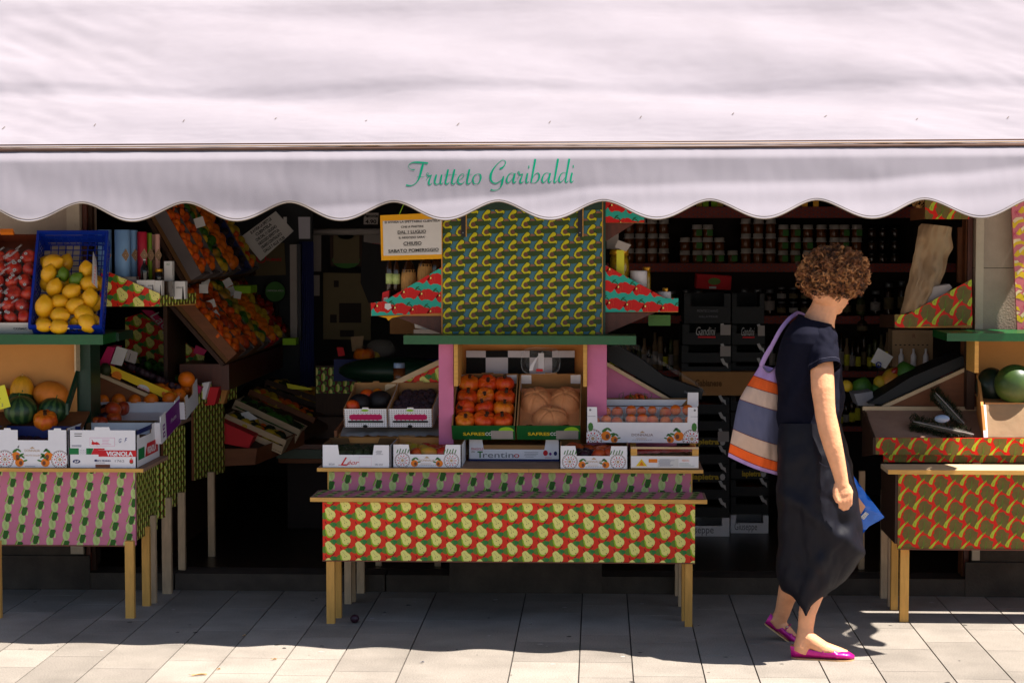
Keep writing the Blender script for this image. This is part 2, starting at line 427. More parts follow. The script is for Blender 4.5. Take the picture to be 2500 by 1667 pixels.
PAT['fennel'] = dict(bg='pat_pink', k=1 / 8.477, a=(358, -135), b=(-58, 375), lay=[
    ('fen_pale', ellpts(-55, 165, 78, 120, 12)),
    ('fen_lime', [(-130, 35), (-65, -118), (-20, -100), (-90, 45)]), ('fen_pale', [(-104, 44), (-38, -108), (-26, -102), (-92, 48)]),
    ('fen_pale', [(60, -20), (85, 20), (70, 90), (35, 90)]),
    ('fen_dark', [(-60, 30), (-40, -60), (-30, -92), (55, -90), (85, -60), (65, -30), (50, 40), (20, 85), (-20, 98), (-55, 80)]),
    ('fen_lime', line((-90, 100), (-40, 250), 5)), ('fen_lime', line((-60, 90), (-20, 240), 5))])
PAT['avocado'] = dict(bg='avo_teal', k=1 / 11.2, a=(348, 199), b=(0, 400), lay=[
    ('avo_skin', [(100, -110), (150, -145), (220, -135), (262, -90), (200, -76), (100, -76)]),
    ('avo_line', [(-136, 50), (-105, -60), (-45, -140), (10, -196), (70, -206), (125, -170), (128, -110), (100, -70), (60, -50), (150, 40), (150, 90), (112, 150), (95, 112), (60, 118), (-60, 126), (-90, 90)]),
    ('avo_yellow', [(-120, 40), (-90, -50), (-30, -130), (20, -180), (60, -190), (105, -160), (110, -120), (85, -85), (30, -70), (60, 20), (90, 35), (135, 50), (135, 90), (115, 130), (100, 92), (60, 100), (-50, 110), (-75, 80)]),
    ('avo_seed', ellpts(2, 4, 63, 66, 12)), ('avo_seed', [(20, -70), (40, -10), (80, 45), (30, 60)]),
    ('avo_green', [(25, -75), (60, -72), (250, -85), (450, -100), (462, -60), (430, -10), (340, 30), (200, 50), (100, 30), (60, -20)])])
PAT['celery'] = dict(bg='cel_red', k=1 / 7.35, a=(280, -149), b=(-3, 313), lay=[
    ('cel_leaf', wob(190, -335, 118, 22, .22, 3)), ('cel_leaf', wob(215, -240, 62, 14, .3, 4)),
    ('cel_stalk', [(-25, 0), (20, 10), (45, -80), (110, -180), (165, -240), (175, -280), (130, -240), (60, -170), (-5, -100), (-38, -35)]),
    ('cel_vein', line((160, -250), (185, -400), 9)), ('cel_vein', line((110, -200), (170, -270), 12)), ('cel_vein', line((150, -250), (215, -330), 7)),
    ('cel_vein', line((0, -25), (0, -65), 6))])
PAT['pepper'] = dict(bg='pep_teal', k=1 / 11.2, a=(517, 50), b=(-262, 455), lay=[
    ('pep_red', [(-40, -40), (0, -90), (60, -130), (130, -120), (170, -145), (240, -130), (330, -70), (400, -50), (470, -40), (500, 40), (440, 130), (400, 110), (340, 185), (280, 215), (200, 170), (80, 165), (0, 205), (-60, 160), (-110, 60)]),
    ('pep_stem', [(-20, -50), (-60, -110), (-130, -150), (-120, -170), (-50, -140), (0, -70)]), ('pep_stem', [(-200, -100), (-150, -190), (-80, -220), (-70, -195), (-130, -165), (-150, -110)]),
    ('pep_line', line((20, -50), (60, -110), 7)), ('pep_line', line((60, -110), (110, -60), 6)), ('pep_line', line((110, -60), (120, 90), 5)), ('pep_line', line((50, 20), (70, 150), 6)), ('pep_line', line((20, 165), (120, 155), 6)), ('pep_line', line((0, 50), (20, 130), 5)),
    ('pat_cream', ellpts(0, 0, 24, 30, 8))])
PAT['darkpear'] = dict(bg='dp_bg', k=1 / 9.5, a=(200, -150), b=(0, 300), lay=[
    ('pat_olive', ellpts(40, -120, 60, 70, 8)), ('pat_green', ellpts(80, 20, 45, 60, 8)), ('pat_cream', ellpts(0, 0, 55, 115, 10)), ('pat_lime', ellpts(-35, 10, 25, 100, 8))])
PAT['tile'] = dict(bg='strip_red', k=1 / 6, a=(60, 30), b=(0, 62), lay=[('strip_blue', [(-14, 12), (14, 12), (0, -16)]), ('paper_grey', ellpts(28, 8, 3, 3, 5))])
PAT['banana'] = dict(bg='ban_pink', k=1 / 6, a=(260, 120), b=(-30, 340), lay=[
    ('ban_yellow', [(-140, 40), (-90, -60), (20, -100), (120, -70), (150, 0), (60, -40), (-20, -20), (-80, 60)]),
    ('ban_yellow', [(-60, 150), (0, 60), (90, 40), (170, 90), (120, 150), (60, 130), (0, 170)]),
    ('ban_cream', [(-110, -60), (-60, -110), (40, -120), (60, -90), (-20, -70), (-80, -20)]), ('ban_cream', [(20, 60), (90, 0), (150, 20), (80, 60), (40, 110)]),
    ('print_magenta', line((-100, 120), (-40, 200), 5)), ('print_magenta', line((-60, 110), (-100, 190), 5)), ('print_magenta', line((-120, 150), (-30, 150), 5))])
def paper(mb, o, u, v, cp, pat, sc_=1.0, ph=(0, 0), ppm=572.0):
    """lay a wrapping paper on the plane o,u(right),v(up); cp = outline in metres"""
    nc = len(cp); tr = [(cp[(i + 1) % nc][0] - cp[i][0]) * (cp[(i + 2) % nc][1] - cp[(i + 1) % nc][1]) - (cp[(i + 1) % nc][1] - cp[i][1]) * (cp[(i + 2) % nc][0] - cp[(i + 1) % nc][0]) for i in range(nc)]
    if min(tr) < -1e-7 and max(tr) > 1e-7:
        from mathutils.geometry import tessellate_polygon
        for t3 in tessellate_polygon([[Vector((a, b, 0)) for a, b in cp]]): paper(mb, o, u, v, [cp[i] for i in t3], pat, sc_, ph, ppm)
        return
    P = PAT[pat]; k = P['k'] / ppm * sc_
    u = Vector(u).normalized(); v = Vector(v).normalized(); n = u.cross(v); o = Vector(o)
    def put(pts, m, lay):
        if len(pts) < 3: return
        ar = sum(pts[i][0] * pts[(i + 1) % len(pts)][1] - pts[(i + 1) % len(pts)][0] * pts[i][1] for i in range(len(pts)))
        if abs(ar) < 1e-7: return
        if ar < 0: pts = pts[::-1]
        mb.poly([o + u * p[0] + v * p[1] + n * (.0004 * lay) for p in pts], m)
    put(list(cp), P['bg'], 0)
    xs = [p[0] for p in cp]; ys = [p[1] for p in cp]
    x0, x1, y0, y1 = min(xs), max(xs), min(ys), max(ys)
    ax, ay = P['a'][0] * k, -P['a'][1] * k; bx, by = P['b'][0] * k, -P['b'][1] * k
    det = ax * by - ay * bx; mg = 500 * k
    cs = [((x * by - y * bx) / det, (ax * y - ay * x) / det) for x in (x0 - mg, x1 + mg) for y in (y0 - mg, y1 + mg)]
    for i in range(int(min(c[0] for c in cs)) - 1, int(max(c[0] for c in cs)) + 2):
        for j in range(int(min(c[1] for c in cs)) - 1, int(max(c[1] for c in cs)) + 2):
            cx = i * ax + j * bx + ph[0]; cy = i * ay + j * by + ph[1]
            if not (x0 - mg < cx < x1 + mg and y0 - mg < cy < y1 + mg): continue
            for l, (m, pts) in enumerate(P['lay']):
                q = [(cx + p[0] * k, cy - p[1] * k) for p in pts]
                if max(a[0] for a in q) < x0 or min(a[0] for a in q) > x1 or max(a[1] for a in q) < y0 or min(a[1] for a in q) > y1: continue
                put(clip(q, cp), m, l + 1)
def front(mb, x0, y0, x1, y1, Y, pat, sc_=1.0, ph=(0, 0)):
    """upright frontal panel given by two photo corners at depth Y"""
    a = at(x0, y1, Y); b = at(x1, y0, Y); w = b.x - a.x; h = at((x0 + x1) / 2, y0, Y).z - at((x0 + x1) / 2, y1, Y).z
    z = at((x0 + x1) / 2, y1, Y).z
    paper(mb, (a.x, Y, z), (1, 0, 0), (0, 0, 1), [(0, 0), (w, 0), (w, h), (0, h)], pat, sc_, ph)
    return a.x, b.x, z, z + h
# ---------------------------------------------------------------- ground, facade, shop room
XG = lambda px: onz(px, 1667, 0).x
jx = [XG(p) for p in (36, 181, 354, 497, 655, 796, 965, 1239, 1412, 1547, 1724, 1857, 2027, 2165, 2338, 2480)]
lft = [jx[0] - .225 * i for i in range(40, 0, -1)]; rgt = [jx[-1] + .225 * i for i in range(1, 40)]
jx = lft + jx + rgt
YB = 9.262
g = MB(); tones = []
gb = MB()
for i in range(len(jx) - 1):
    y = 3.0 + rnd.uniform(0, .5)
    xa, xb = jx[i] + .0028, jx[i + 1] - .0028
    if xb - xa > .35: ln = [1.3]
    else: ln = [.28, .42, .5, .62, .34]
    while y < YB:
        l = rnd.choice(ln) * rnd.uniform(.9, 1.1); y2 = min(y + l, YB)
        if y2 - y > .05:
            t = rnd.uniform(.80, 1.12) * (.84 if xb - xa > .35 else 1)
            n0 = len(g.f); g.box(xa, xb, y + .0016, y2 - .0016, -.03, 0, 'granite_slab'); tones += [t] * (len(g.f) - n0)
        y = y2
for k in range(90):
    xx, yy = rnd.uniform(-2.6, 2.2), rnd.uniform(7.4, 9.1); r = rnd.choice((.004, .006, .009, .012)); nf = len(g.f)
    g.poly([(xx + r * rnd.uniform(.6, 1.3) * math.cos(a * .9), yy + r * rnd.uniform(.6, 1.3) * math.sin(a * .9), .0008) for a in range(7)], 'joint' if rnd.random() < .7 else 'paper_grey'); tones += [1.0] * (len(g.f) - nf)
slabs = tag(g.build('pavement', origin=(0, 0, 0)), kind='structure')
a_ = slabs.data.attributes.new('tone', 'FLOAT', 'FACE'); a_.data.foreach_set('value', tones)
gm = MB(); gm.box(-400, 400, -400, 400, -.06, -.012, 'street_stone') if False else None
mat('street_stone', (148, 139, 130), .85, .1, 4, .2, 120, grime=.2)
gm = MB(); gm.box(-300, 300, -300, 300, -.3, -.033, 'street_stone'); struct(gm, 'ground')
gm = MB(); gm.box(-14, 14, 2.5, YB, -.028, -.006, 'joint'); struct(gm, 'mortar_bed')
# street strip nearer than the slabs
gm = MB(); gm.box(-30, 30, -8, 2.999, -.03, -.002, 'street_stone'); struct(gm, 'street')
# shop floor with a worn stone step
STEP = .08
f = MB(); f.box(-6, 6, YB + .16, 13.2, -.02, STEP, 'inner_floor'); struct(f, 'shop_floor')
f = MB()
for i in range(12):
    a = -6 + i; f.box(a + .004, a + .996, YB - .02, YB + .158, -.02, STEP, 'plinth_stone')
struct(f, 'stone_step')
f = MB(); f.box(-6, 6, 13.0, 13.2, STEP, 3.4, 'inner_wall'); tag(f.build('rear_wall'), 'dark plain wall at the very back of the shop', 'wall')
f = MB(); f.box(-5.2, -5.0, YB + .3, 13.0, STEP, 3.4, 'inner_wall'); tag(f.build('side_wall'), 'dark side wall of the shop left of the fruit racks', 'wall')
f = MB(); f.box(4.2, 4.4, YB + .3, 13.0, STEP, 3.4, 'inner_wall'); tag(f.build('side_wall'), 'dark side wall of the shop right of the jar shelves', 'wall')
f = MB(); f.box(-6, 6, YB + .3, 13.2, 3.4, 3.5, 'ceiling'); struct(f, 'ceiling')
def pilaster(xa, xb, label, seam=None, base=True):
    t = thing('stone_pilaster', ((xa + xb) / 2, YB, 0), label, 'pilaster', 'stone pilasters between the shop openings')
    m = MB(); z = 0
    for zz in (.62, 1.52, 2.42, 3.3):
        m.box(xa, xb, YB, YB + .3, z + .003 + (.0 if z else -.02), zz, 'stone' if z > .5 else 'plinth_stone'); z = zz
    m.box(xa + .004, xb - .004, YB + .004, YB + .296, 0, 3.3, 'joint')
    m.build('shaft', t)
    if base:
        m = MB(); m.box(xa - .03, xb + .03, YB - .025, YB - .001, .0, .16, 'plinth_stone'); m.build('base', t)
    if seam:
        m = MB(); m.box(seam[0], seam[1], YB - .022, YB - .001, .17, 3.3, 'stone_pale'); m.build('trim', t)
    return t
pilaster(-3.4, X(201, YB), 'stone pilaster behind the red apple box at the left', (X(170, YB), X(201, YB)))
pilaster(X(1113, YB), X(1455, YB), 'stone pilaster hidden behind the avocado patterned cabinet')
pilaster(X(2377, YB), 3.6, 'stone pilaster beside the banana patterned panel at the right', (X(2377, YB), X(2396, YB)))
f = MB()
z = 3.3
for k in range(12):
    h = .45
    for i in range(-8, 9):
        o = .4 if k % 2 else 0
        f.box(i * .8 + o + .003, i * .8 + o + .797, YB, YB + .3, z + .003, z + h, 'stone')
    z += h
f.box(-6.5, 6.5, YB + .01, YB + .29, 3.303, z, 'joint'); f.box(-6.5, 6.5, YB - .001, YB + .3, 2.75, 3.3, 'stone')
tag(f.build('facade_wall'), 'pale stone shop facade above the awning', 'wall')
f = MB(); f.box(-7, -3.4, YB, YB + .3, -.02, 3.3, 'stone'); tag(f.build('facade_wall'), 'stone wall beyond the left end of the shop', 'wall')
f = MB(); f.box(3.6, 7, YB, YB + .3, -.02, 3.3, 'stone'); tag(f.build('facade_wall'), 'stone wall beyond the right end of the shop', 'wall')
# dark reveal posts
f = MB(); f.box(X(203, YB), X(213, YB), YB + .02, YB + .12, STEP, 3.3, 'mahogany'); f.box(X(213.4, YB), X(222, YB), YB + .05, YB + .1, STEP, 3.3, 'dark_wood')
tag(f.build('door_post'), 'brown wooden post beside the left pilaster', 'post')
f = MB(); f.box(X(2352, 9.35), X(2361, 9.35), 9.33, 9.43, STEP, 3.3, 'brown_wood'); f.box(X(2363, YB), X(2375, YB), YB + .04, YB + .12, STEP, 3.3, 'mahogany')
tag(f.build('door_post'), 'brown wooden post beside the right pilaster', 'post')
# ---------------------------------------------------------------- awning
YA = 7.92
def XE(y): return 2.06 + .32 * (y - YA) + .022 * math.sin((y - YA) * 22)
aw = thing('awning', (0, YA, 2.0), 'white canvas awning with scalloped hem and green script lettering over the fruit shop', 'awning')
XL = -3.6; NU = 420
# canopy profile (depth, height) from the wall down to the front bar
CP = [(9.24, 2.80), (9.10, 2.745), (9.0, 2.655), (8.82, 2.545), (8.66, 2.445), (8.54, 2.34), (8.47, 2.262), (8.32, 2.208), (8.17, 2.152), (8.07, 2.100), (8.02, 2.068), (7.98, 2.043), (7.92, 2.029)]
def cprof(t):
    k = t * (len(CP) - 1); i = min(int(k), len(CP) - 2); f_ = k - i
    p0 = CP[max(i - 1, 0)]; p1 = CP[i]; p2 = CP[i + 1]; p3 = CP[min(i + 2, len(CP) - 1)]
    def cr(a, b, c, d): return .5 * ((2 * b) + (-a + c) * f_ + (2 * a - 5 * b + 4 * c - d) * f_ ** 2 + (-a + 3 * b - 3 * c + d) * f_ ** 3)
    return cr(p0[0], p1[0], p2[0], p3[0]), cr(p0[1], p1[1], p2[1], p3[1])
def sst0(x): return min(1, max(0, abs(x + .3) - .5))
def cano(i, j):
    t = j / 150; y, z = cprof(t); x = XL + (XE(y) - XL) * i / (NU - 1)
    e = math.sin(math.pi * min(1, t * 1.0)) ** .6
    d = .0
    d += .018 * math.sin(x * .6 + (y + .26 * x) * 10) * e + .004 * math.sin(x * 2.1 - (y * 17 + .8 * x)) * e * sst0(x)
    d += .006 * noise.noise(Vector((x * .8, (y + .12 * x) * 9, 0))) * e
    d += .0016 * noise.noise(Vector((x * 2.2 + 5, (y - .05 * x) * 18, 3))) * e
    ex = max(0, x - 1.0) + max(0, -1.7 - x)
    d += min(ex, .6) * .011 * noise.noise(Vector((x * 5, (y + .5 * (x - 1.5)) * 16, 7))) * e
    d += .0012 * noise.noise(Vector((x * 14, y * 60, 1)))
    return (x, y - d * .5, z + d * .9 + .0035 * (x + .3))
m = MB(); m.grid(cano, NU, 151, 'awning_cloth', flip=True)
def canz(px, py):
    # depth where a view ray meets the unfolded canopy profile
    d = ray(px, py); best = None
    for q in range(400):
        y, z = cprof(q / 400)
        e_ = abs(CAMZ + d.z * y / d.y - z)
        if best is None or e_ < best[0]: best = (e_, y)
    return at(px, py, best[1])
for p in (10, 232, 450, 675, 895, 1120, 1343, 1565, 1790, 2017, 2240, 2462):
    a = canz(p, 297 - p * .004); t0 = min(range(600), key=lambda q: abs(cprof(q / 600)[0] - a.y)) / 600 * 150; ii = (a.x - XL) / (XE(a.y) - XL) * (NU - 1)
    L_ = 3.0 if p in (1120, 2017, 10) else 1.6
    m.poly([Vector(cano(ii, t0)) + Vector((0, -.0012, .0024)), Vector(cano(ii + .28, t0)) + Vector((0, -.0012, .0024)), Vector(cano(ii + .2, t0 + L_)) + Vector((0, -.0012, .0024)), Vector(cano(ii - .1, t0 + L_)) + Vector((0, -.0012, .0024))], 'stitch')
m.build('canopy', aw)
PER = 254 * PXM(YA)
XH = X(346 + 991, YA, 500)   # a hem trough
def hem(x):
    c = .5 + .5 * math.cos(2 * math.pi * (x - X(1346, YA, 520)) / PER)
    c = c ** .9
    return 1.808 - .073 * c + .0035 * (x + .3)
def ztop(x): return 2.017 + .0035 * (x + .3)
def bnd(x):
    pts = [(-3.6, 1.75), (-2.3, 1.752), (-1.9, 1.76), (-1.4, 1.77), (-.9, 1.80), (-.35, 1.83), (.05, 1.872), (.5, 1.885), (1.0, 1.893), (1.35, 1.92), (1.7, 1.95), (2.3, 1.96)]
    for (a, b), (c, d) in zip(pts, pts[1:]):
        if x <= c: t = (x - a) / (c - a); t = t * t * (3 - 2 * t); return b + (d - b) * t
    return pts[-1][1]
def sst(a, b, x):
    t = min(1, max(0, (x - a) / (b - a))); return t * t * (3 - 2 * t)
def vslope(x, z):
    zt = ztop(x)
    s_ = 2.0 * sst(zt - .05, zt - .022, z)
    mid = .42 + .14 * math.sin(x * 1.7) + .08 * math.sin(x * 4.1 + z * 30)
    b = bnd(x); lo = 1.35 * (1 - sst(b - .03, b + .012, z))
    lo *= .75 + .25 * math.cos((z - b) * 60 + x)
    return s_ + mid * (1 - sst(zt - .05, zt - .022, z)) + lo
NV = 61
_vc = {}
def vcol(x):
    k = round(x, 4)
    if k not in _vc:
        zt = ztop(x); zz = [zt - (zt - 1.70) * q / 120 for q in range(121)]; yy = [YA - .004]
        for q in range(120): yy.append(yy[-1] - vslope(x, (zz[q] + zz[q + 1]) / 2) * (zz[q] - zz[q + 1]) * .5)
        _vc[k] = (zz, yy)
    return _vc[k]
def VY(x, z):
    zz, yy = vcol(x); k = (zz[0] - z) / (zz[0] - zz[-1]) * 120; i = max(0, min(119, int(k))); return yy[i] + (yy[i + 1] - yy[i]) * (k - i)
def WN(x, z): return .0018 * noise.noise(Vector((x * 9, z * 9, 4))) + .0009 * noise.noise(Vector((x * 30, z * 12, 9)))
def val(i, j):
    x = XL + (XE(YA) - XL) * i / 699; zt = ztop(x); z = zt + (hem(x) - zt) * j / (NV - 1)
    w = WN(x, z)
    return (x, VY(x, z) + w, z)
m = MB(); m.grid(val, 700, NV, 'awning_cloth'); m.build('valance', aw)
m = MB(); m.tube([Vector(val(i, NV - 1)) + Vector((0, 0, .0)) for i in range(0, 700, 2)], .0028, 'hem_trim', 5)
m.tube([Vector(val(i, NV - 3)) + Vector((0, -.001, .0)) for i in range(0, 700, 2)], .0011, 'hem_trim', 4); m.build('hem_trim', aw)
m = MB(); m.tube([(XL, YA - .008, ztop(XL) + .004), (XE(YA), YA - .008, ztop(XE(YA)) + .004)], .0055, 'bar_brown', 8)
m.tube([(XL, YA - .004, ztop(XL) + .0165), (XE(YA), YA - .004, ztop(XE(YA)) + .0165)], .0026, 'paper_brown', 8)
m.tube([(XL, YA - .002, ztop(XL) + .025), (XE(YA), YA - .002, ztop(XE(YA)) + .025)], .003, 'bar_brown', 8)
m.build('front_bar', aw)
m = MB(); m.box(XL, 2.7, 9.17, YB - .002, 2.785, 2.96, 'inner_grey'); m.build('roller_housing', aw)
for xx in (-3.3, -.35, 1.9):
    m = MB(); m.tube([(xx, 9.2, 2.60), (xx + .05, 8.6, 2.22), (xx, 8.0, 1.985)], .014, 'metal_grey', 8); m.build('folding_arm', aw)
# side flap of the awning, scalloped
def sv(i, j):
    y, z = cprof(i / 60); x = XE(y) + .001; d = (.20 + .03 * math.sin(y * 24)) * j / 6
    return (x + .0, y, z - d)
m = MB(); m.grid(sv, 61, 7, 'awning_cloth'); m.build('side_flap', aw)
# lettering, brush strokes (x, y, width)
def cat3(P, n=7):
    out = []
    for i in range(len(P) - 1):
        p0 = P[max(i - 1, 0)]; p1 = P[i]; p2 = P[i + 1]; p3 = P[min(i + 2, len(P) - 1)]
        for q in range(n):
            t = q / n
            out.append(tuple(.5 * ((2 * b) + (-a + c) * t + (2 * a - 5 * b + 4 * c - d) * t * t + (-a + 3 * b - 3 * c + d) * t ** 3) for a, b, c, d in zip(p0, p1, p2, p3)))
    out.append(tuple(P[-1])); return out
SA = [[(345, 478, 24), (260, 475, 14), (210, 440, 8), (188, 385, 8), (215, 330, 12), (300, 290, 22), (420, 285, 34), (560, 295, 34), (695, 308, 34)],
      [(566, 325, 30), (545, 400, 46), (510, 540, 44), (470, 680, 36), (420, 770, 22), (360, 840, 14), (280, 885, 16), (200, 893, 24), (125, 875, 34)],
      [(408, 668, 9), (600, 662, 9)], [(650, 745, 6), (700, 665, 8), (715, 610, 10), (695, 565, 10), (665, 575, 12), (662, 605, 16), (700, 645, 22), (760, 630, 20), (795, 612, 10)],
      [(790, 620, 10), (750, 700, 26), (715, 800, 38), (725, 860, 30), (765, 860, 14), (805, 815, 6)],
      [(915, 605, 30), (885, 720, 38), (870, 810, 30), (905, 855, 24), (965, 850, 14), (1010, 790, 8), (1035, 700, 24), (1055, 605, 30)],
      [(1050, 630, 30), (1025, 760, 36), (1020, 830, 30), (1050, 850, 20), (1095, 810, 6)],
      [(1220, 470, 34), (1190, 620, 38), (1155, 780, 34), (1160, 840, 28), (1200, 850, 20), (1260, 800, 6)], [(1130, 603, 9), (1450, 603, 9)],
      [(1388, 465, 34), (1355, 620, 38), (1320, 780, 34), (1325, 840, 28), (1368, 850, 20), (1430, 795, 6)],
      [(1500, 750, 6), (1580, 700, 10), (1630, 640, 14), (1620, 595, 14), (1570, 595, 12), (1510, 650, 20), (1475, 740, 34), (1480, 820, 34), (1545, 850, 26), (1600, 830, 12), (1648, 785, 6)],
      [(1778, 465, 34), (1745, 620, 38), (1715, 780, 34), (1722, 840, 28), (1760, 845, 18), (1830, 790, 6)], [(1685, 600, 9), (1840, 600, 9)],
      [(1990, 585, 8), (1910, 630, 20), (1865, 730, 32), (1890, 830, 28), (1950, 850, 8), (2030, 810, 20), (2070, 700, 34), (2060, 610, 26), (1990, 585, 8)]]
A_ = [[(740, 540, 8), (670, 520, 8), (600, 570, 20), (558, 680, 32), (575, 745, 26), (620, 740, 12), (690, 660, 8), (730, 580, 10)], [(755, 525, 34), (730, 640, 34), (715, 720, 32), (740, 750, 24), (790, 710, 6)]]
sh = lambda S, dx, dy: [[(a + dx, b + dy, c) for a, b, c in s] for s in S]
SB = [[(395, 415, 36), (460, 385, 26), (520, 310, 18), (530, 245, 14), (490, 212, 8), (430, 220, 8), (320, 320, 14), (230, 440, 30), (180, 560, 44), (180, 680, 38), (240, 750, 26), (310, 762, 20), (400, 710, 12), (460, 650, 6)],
      [(485, 590, 20), (465, 680, 38), (440, 790, 34), (400, 870, 12), (330, 920, 10), (250, 932, 18), (175, 915, 28)]] + A_ + [
      [(820, 645, 5), (855, 590, 8), (870, 520, 10), (850, 475, 10), (830, 495, 14), (845, 530, 18), (890, 555, 20), (950, 535, 12)],
      [(945, 545, 10), (905, 640, 28), (880, 720, 34), (905, 755, 22), (970, 715, 6)], [(1060, 520, 30), (1035, 640, 32), (1025, 720, 30), (1045, 748, 20), (1100, 715, 6)], [(1078, 372, 46), (1090, 372, 50), (1102, 372, 46)],
      [(1245, 180, 36), (1210, 380, 36), (1170, 600, 30), (1145, 745, 28)], [(1165, 680, 8), (1220, 570, 10), (1300, 515, 14), (1340, 570, 30), (1325, 660, 30), (1265, 735, 14), (1210, 757, 8), (1145, 740, 8)]] + sh(A_, 846, -8) + [
      [(1790, 175, 36), (1755, 380, 36), (1710, 640, 30), (1695, 720, 28), (1715, 745, 20), (1770, 700, 6)], sh(A_, 1252, -15)[0],
      [(2060, 175, 36), (2020, 400, 34), (1975, 650, 30), (1970, 720, 26), (1995, 740, 18), (2040, 700, 6)], [(2125, 510, 30), (2100, 620, 32), (2090, 700, 30), (2110, 740, 20), (2160, 700, 6)], [(2141, 360, 46), (2153, 360, 50), (2165, 360, 46)]]
m = MB()
def stroke(S, k, ox, oy):
    P = cat3([(ox + a / k, oy + b / k, c / k * 1.32) for a, b, c in S])
    L = []
    for i, (a, b, w) in enumerate(P):
        c = P[min(i + 1, len(P) - 1)]; d = P[max(i - 1, 0)]
        dx, dy = c[0] - d[0], c[1] - d[1]; l = math.hypot(dx, dy) or 1; w = max(w, 1.1)
        for sg in (1, -1):
            p = at(a - dy / l * w / 2 * sg, b + dx / l * w / 2 * sg, YA - .03); p = at(a - dy / l * w / 2 * sg, b + dx / l * w / 2 * sg, VY(p.x, p.z) + WN(p.x, p.z) - .0012); L.append(p)
    bb = len(m.v); m.v += L
    for i in range(len(P) - 1): m.face((bb + 2 * i, bb + 2 * i + 2, bb + 2 * i + 3, bb + 2 * i + 1), 'sign_green')
for s_ in SA: stroke(s_, 10.69, 980, 370)
for s_ in SB: stroke(s_, 9.8, 1180, 370)
m.build('lettering', aw)
# ---------------------------------------------------------------- cartons, crates, fruit
class Fr:
    """frame of a box: rim corners A front-left, B front-right, C back-left; w points out of the opening"""
    def __init__(s, A, B, C, H):
        A, B, C = Vector(A), Vector(B), Vector(C)
        s.u = (B - A).normalized(); s.W = (B - A).length; s.D = (C - A).length; s.v = (C - A).normalized()
        s.w = s.u.cross(s.v).normalized(); s.H = H; s.o = A - s.w * H
    def p(s, a, b, c): return s.o + s.u * a + s.v * b + s.w * c
def level(x0, x1, ytop, ybot, Y, D):
    """upright box from the photo rectangle of its front face"""
    A = at(x0, ytop, Y); B = at(x1, ytop, Y); B.z = A.z; H = A.z - at((x0 + x1) / 2, ybot, Y).z
    return Fr(A, B, A + Vector((0, D, 0)), H)
def wall(m, f, side, pts, t, mo, mi=None):
    """pts (along, up) of a wall; side F B L R"""
    mi = mi or mo
    if side == 'F': P = [f.p(a, 0, c) for a, c in pts]; d = f.v * t
    if side == 'B': P = [f.p(a, f.D, c) for a, c in pts]; d = -f.v * t
    if side == 'L': P = [f.p(0, a, c) for a, c in pts]; d = f.u * t
    if side == 'R': P = [f.p(f.W, a, c) for a, c in pts]; d = -f.u * t
    m.prism(P, d, mi, mo)
R4 = lambda w, h: [(0, 0), (w, 0), (w, h), (0, h)]
def notch(w, h, a, b, d, tab=0, sl=.006):
    """front with a cut-out from a to b down to d"""
    return [(0, 0), (w, 0), (w, h), (b + sl, h), (b, d), (a, d), (a - sl, h), (0, h)]
def carton(name, label, cat, f, group=None, mo='card_white', mi='cardboard', front_pts=None, back_pts=None, side_pts=None, t=.005, prt=None, lip=None, pr_side=None, extra=None):
    th = thing(name, f.p(f.W / 2, 0, 0), label, cat, group)
    m = MB(); m.obb(f.p(t, t, 0), f.u * (f.W - 2 * t), f.v * (f.D - 2 * t), f.w * t, mi)
    if lip: m.obb(f.p(t, t, t), f.u * (f.W - 2 * t), f.v * (f.D - 2 * t), f.w * max(f.H - lip, .002), mi)
    wall(m, f, 'L', side_pts or R4(f.D, f.H), t, mo, mi)
    wall(m, f, 'R', side_pts or R4(f.D, f.H), t, mo, mi)
    if pr_side: pr_side(m, f)
    m.build('body', th)
    m = MB(); wall(m, f, 'B', back_pts or R4(f.W, f.H), t * .96, mo, mi); m.build('back_panel', th)
    m = MB(); wall(m, f, 'F', front_pts or R4(f.W, f.H), t * .96, mo, mi)
    if prt: prt(m, f)
    m.build('front_panel', th)
    if extra: extra(th, f)
    return th
def ft(m, f, s, a, c, h, mt, w=None, bold=0, center=False, shear=0):
    m.text(s, f.p(a, -.0008, c), f.u, f.w, h, mt, w, bold, shear, center, off=.0006)
def ff(m, f, pts, mt, off=.0007): m.flat(f.o, f.u, f.w, [(a, c) for a, c in pts], mt, off)
def fr_(m, f, a0, c0, a1, c1, mt, off=.0007): ff(m, f, [(a0, c0), (a1, c0), (a1, c1), (a0, c1)], mt, off)
def scribble(m, f, a0, c0, a1, c1, n, mt, seed=1, h=.0016):
    q = random.Random(seed)
    for i in range(n):
        c = c1 - (c1 - c0) * (i + .5) / n; fr_(m, f, a0 + q.uniform(0, .1) * (a1 - a0), c - h / 2, a1 - q.uniform(0, .45) * (a1 - a0), c + h / 2, mt, .0013)
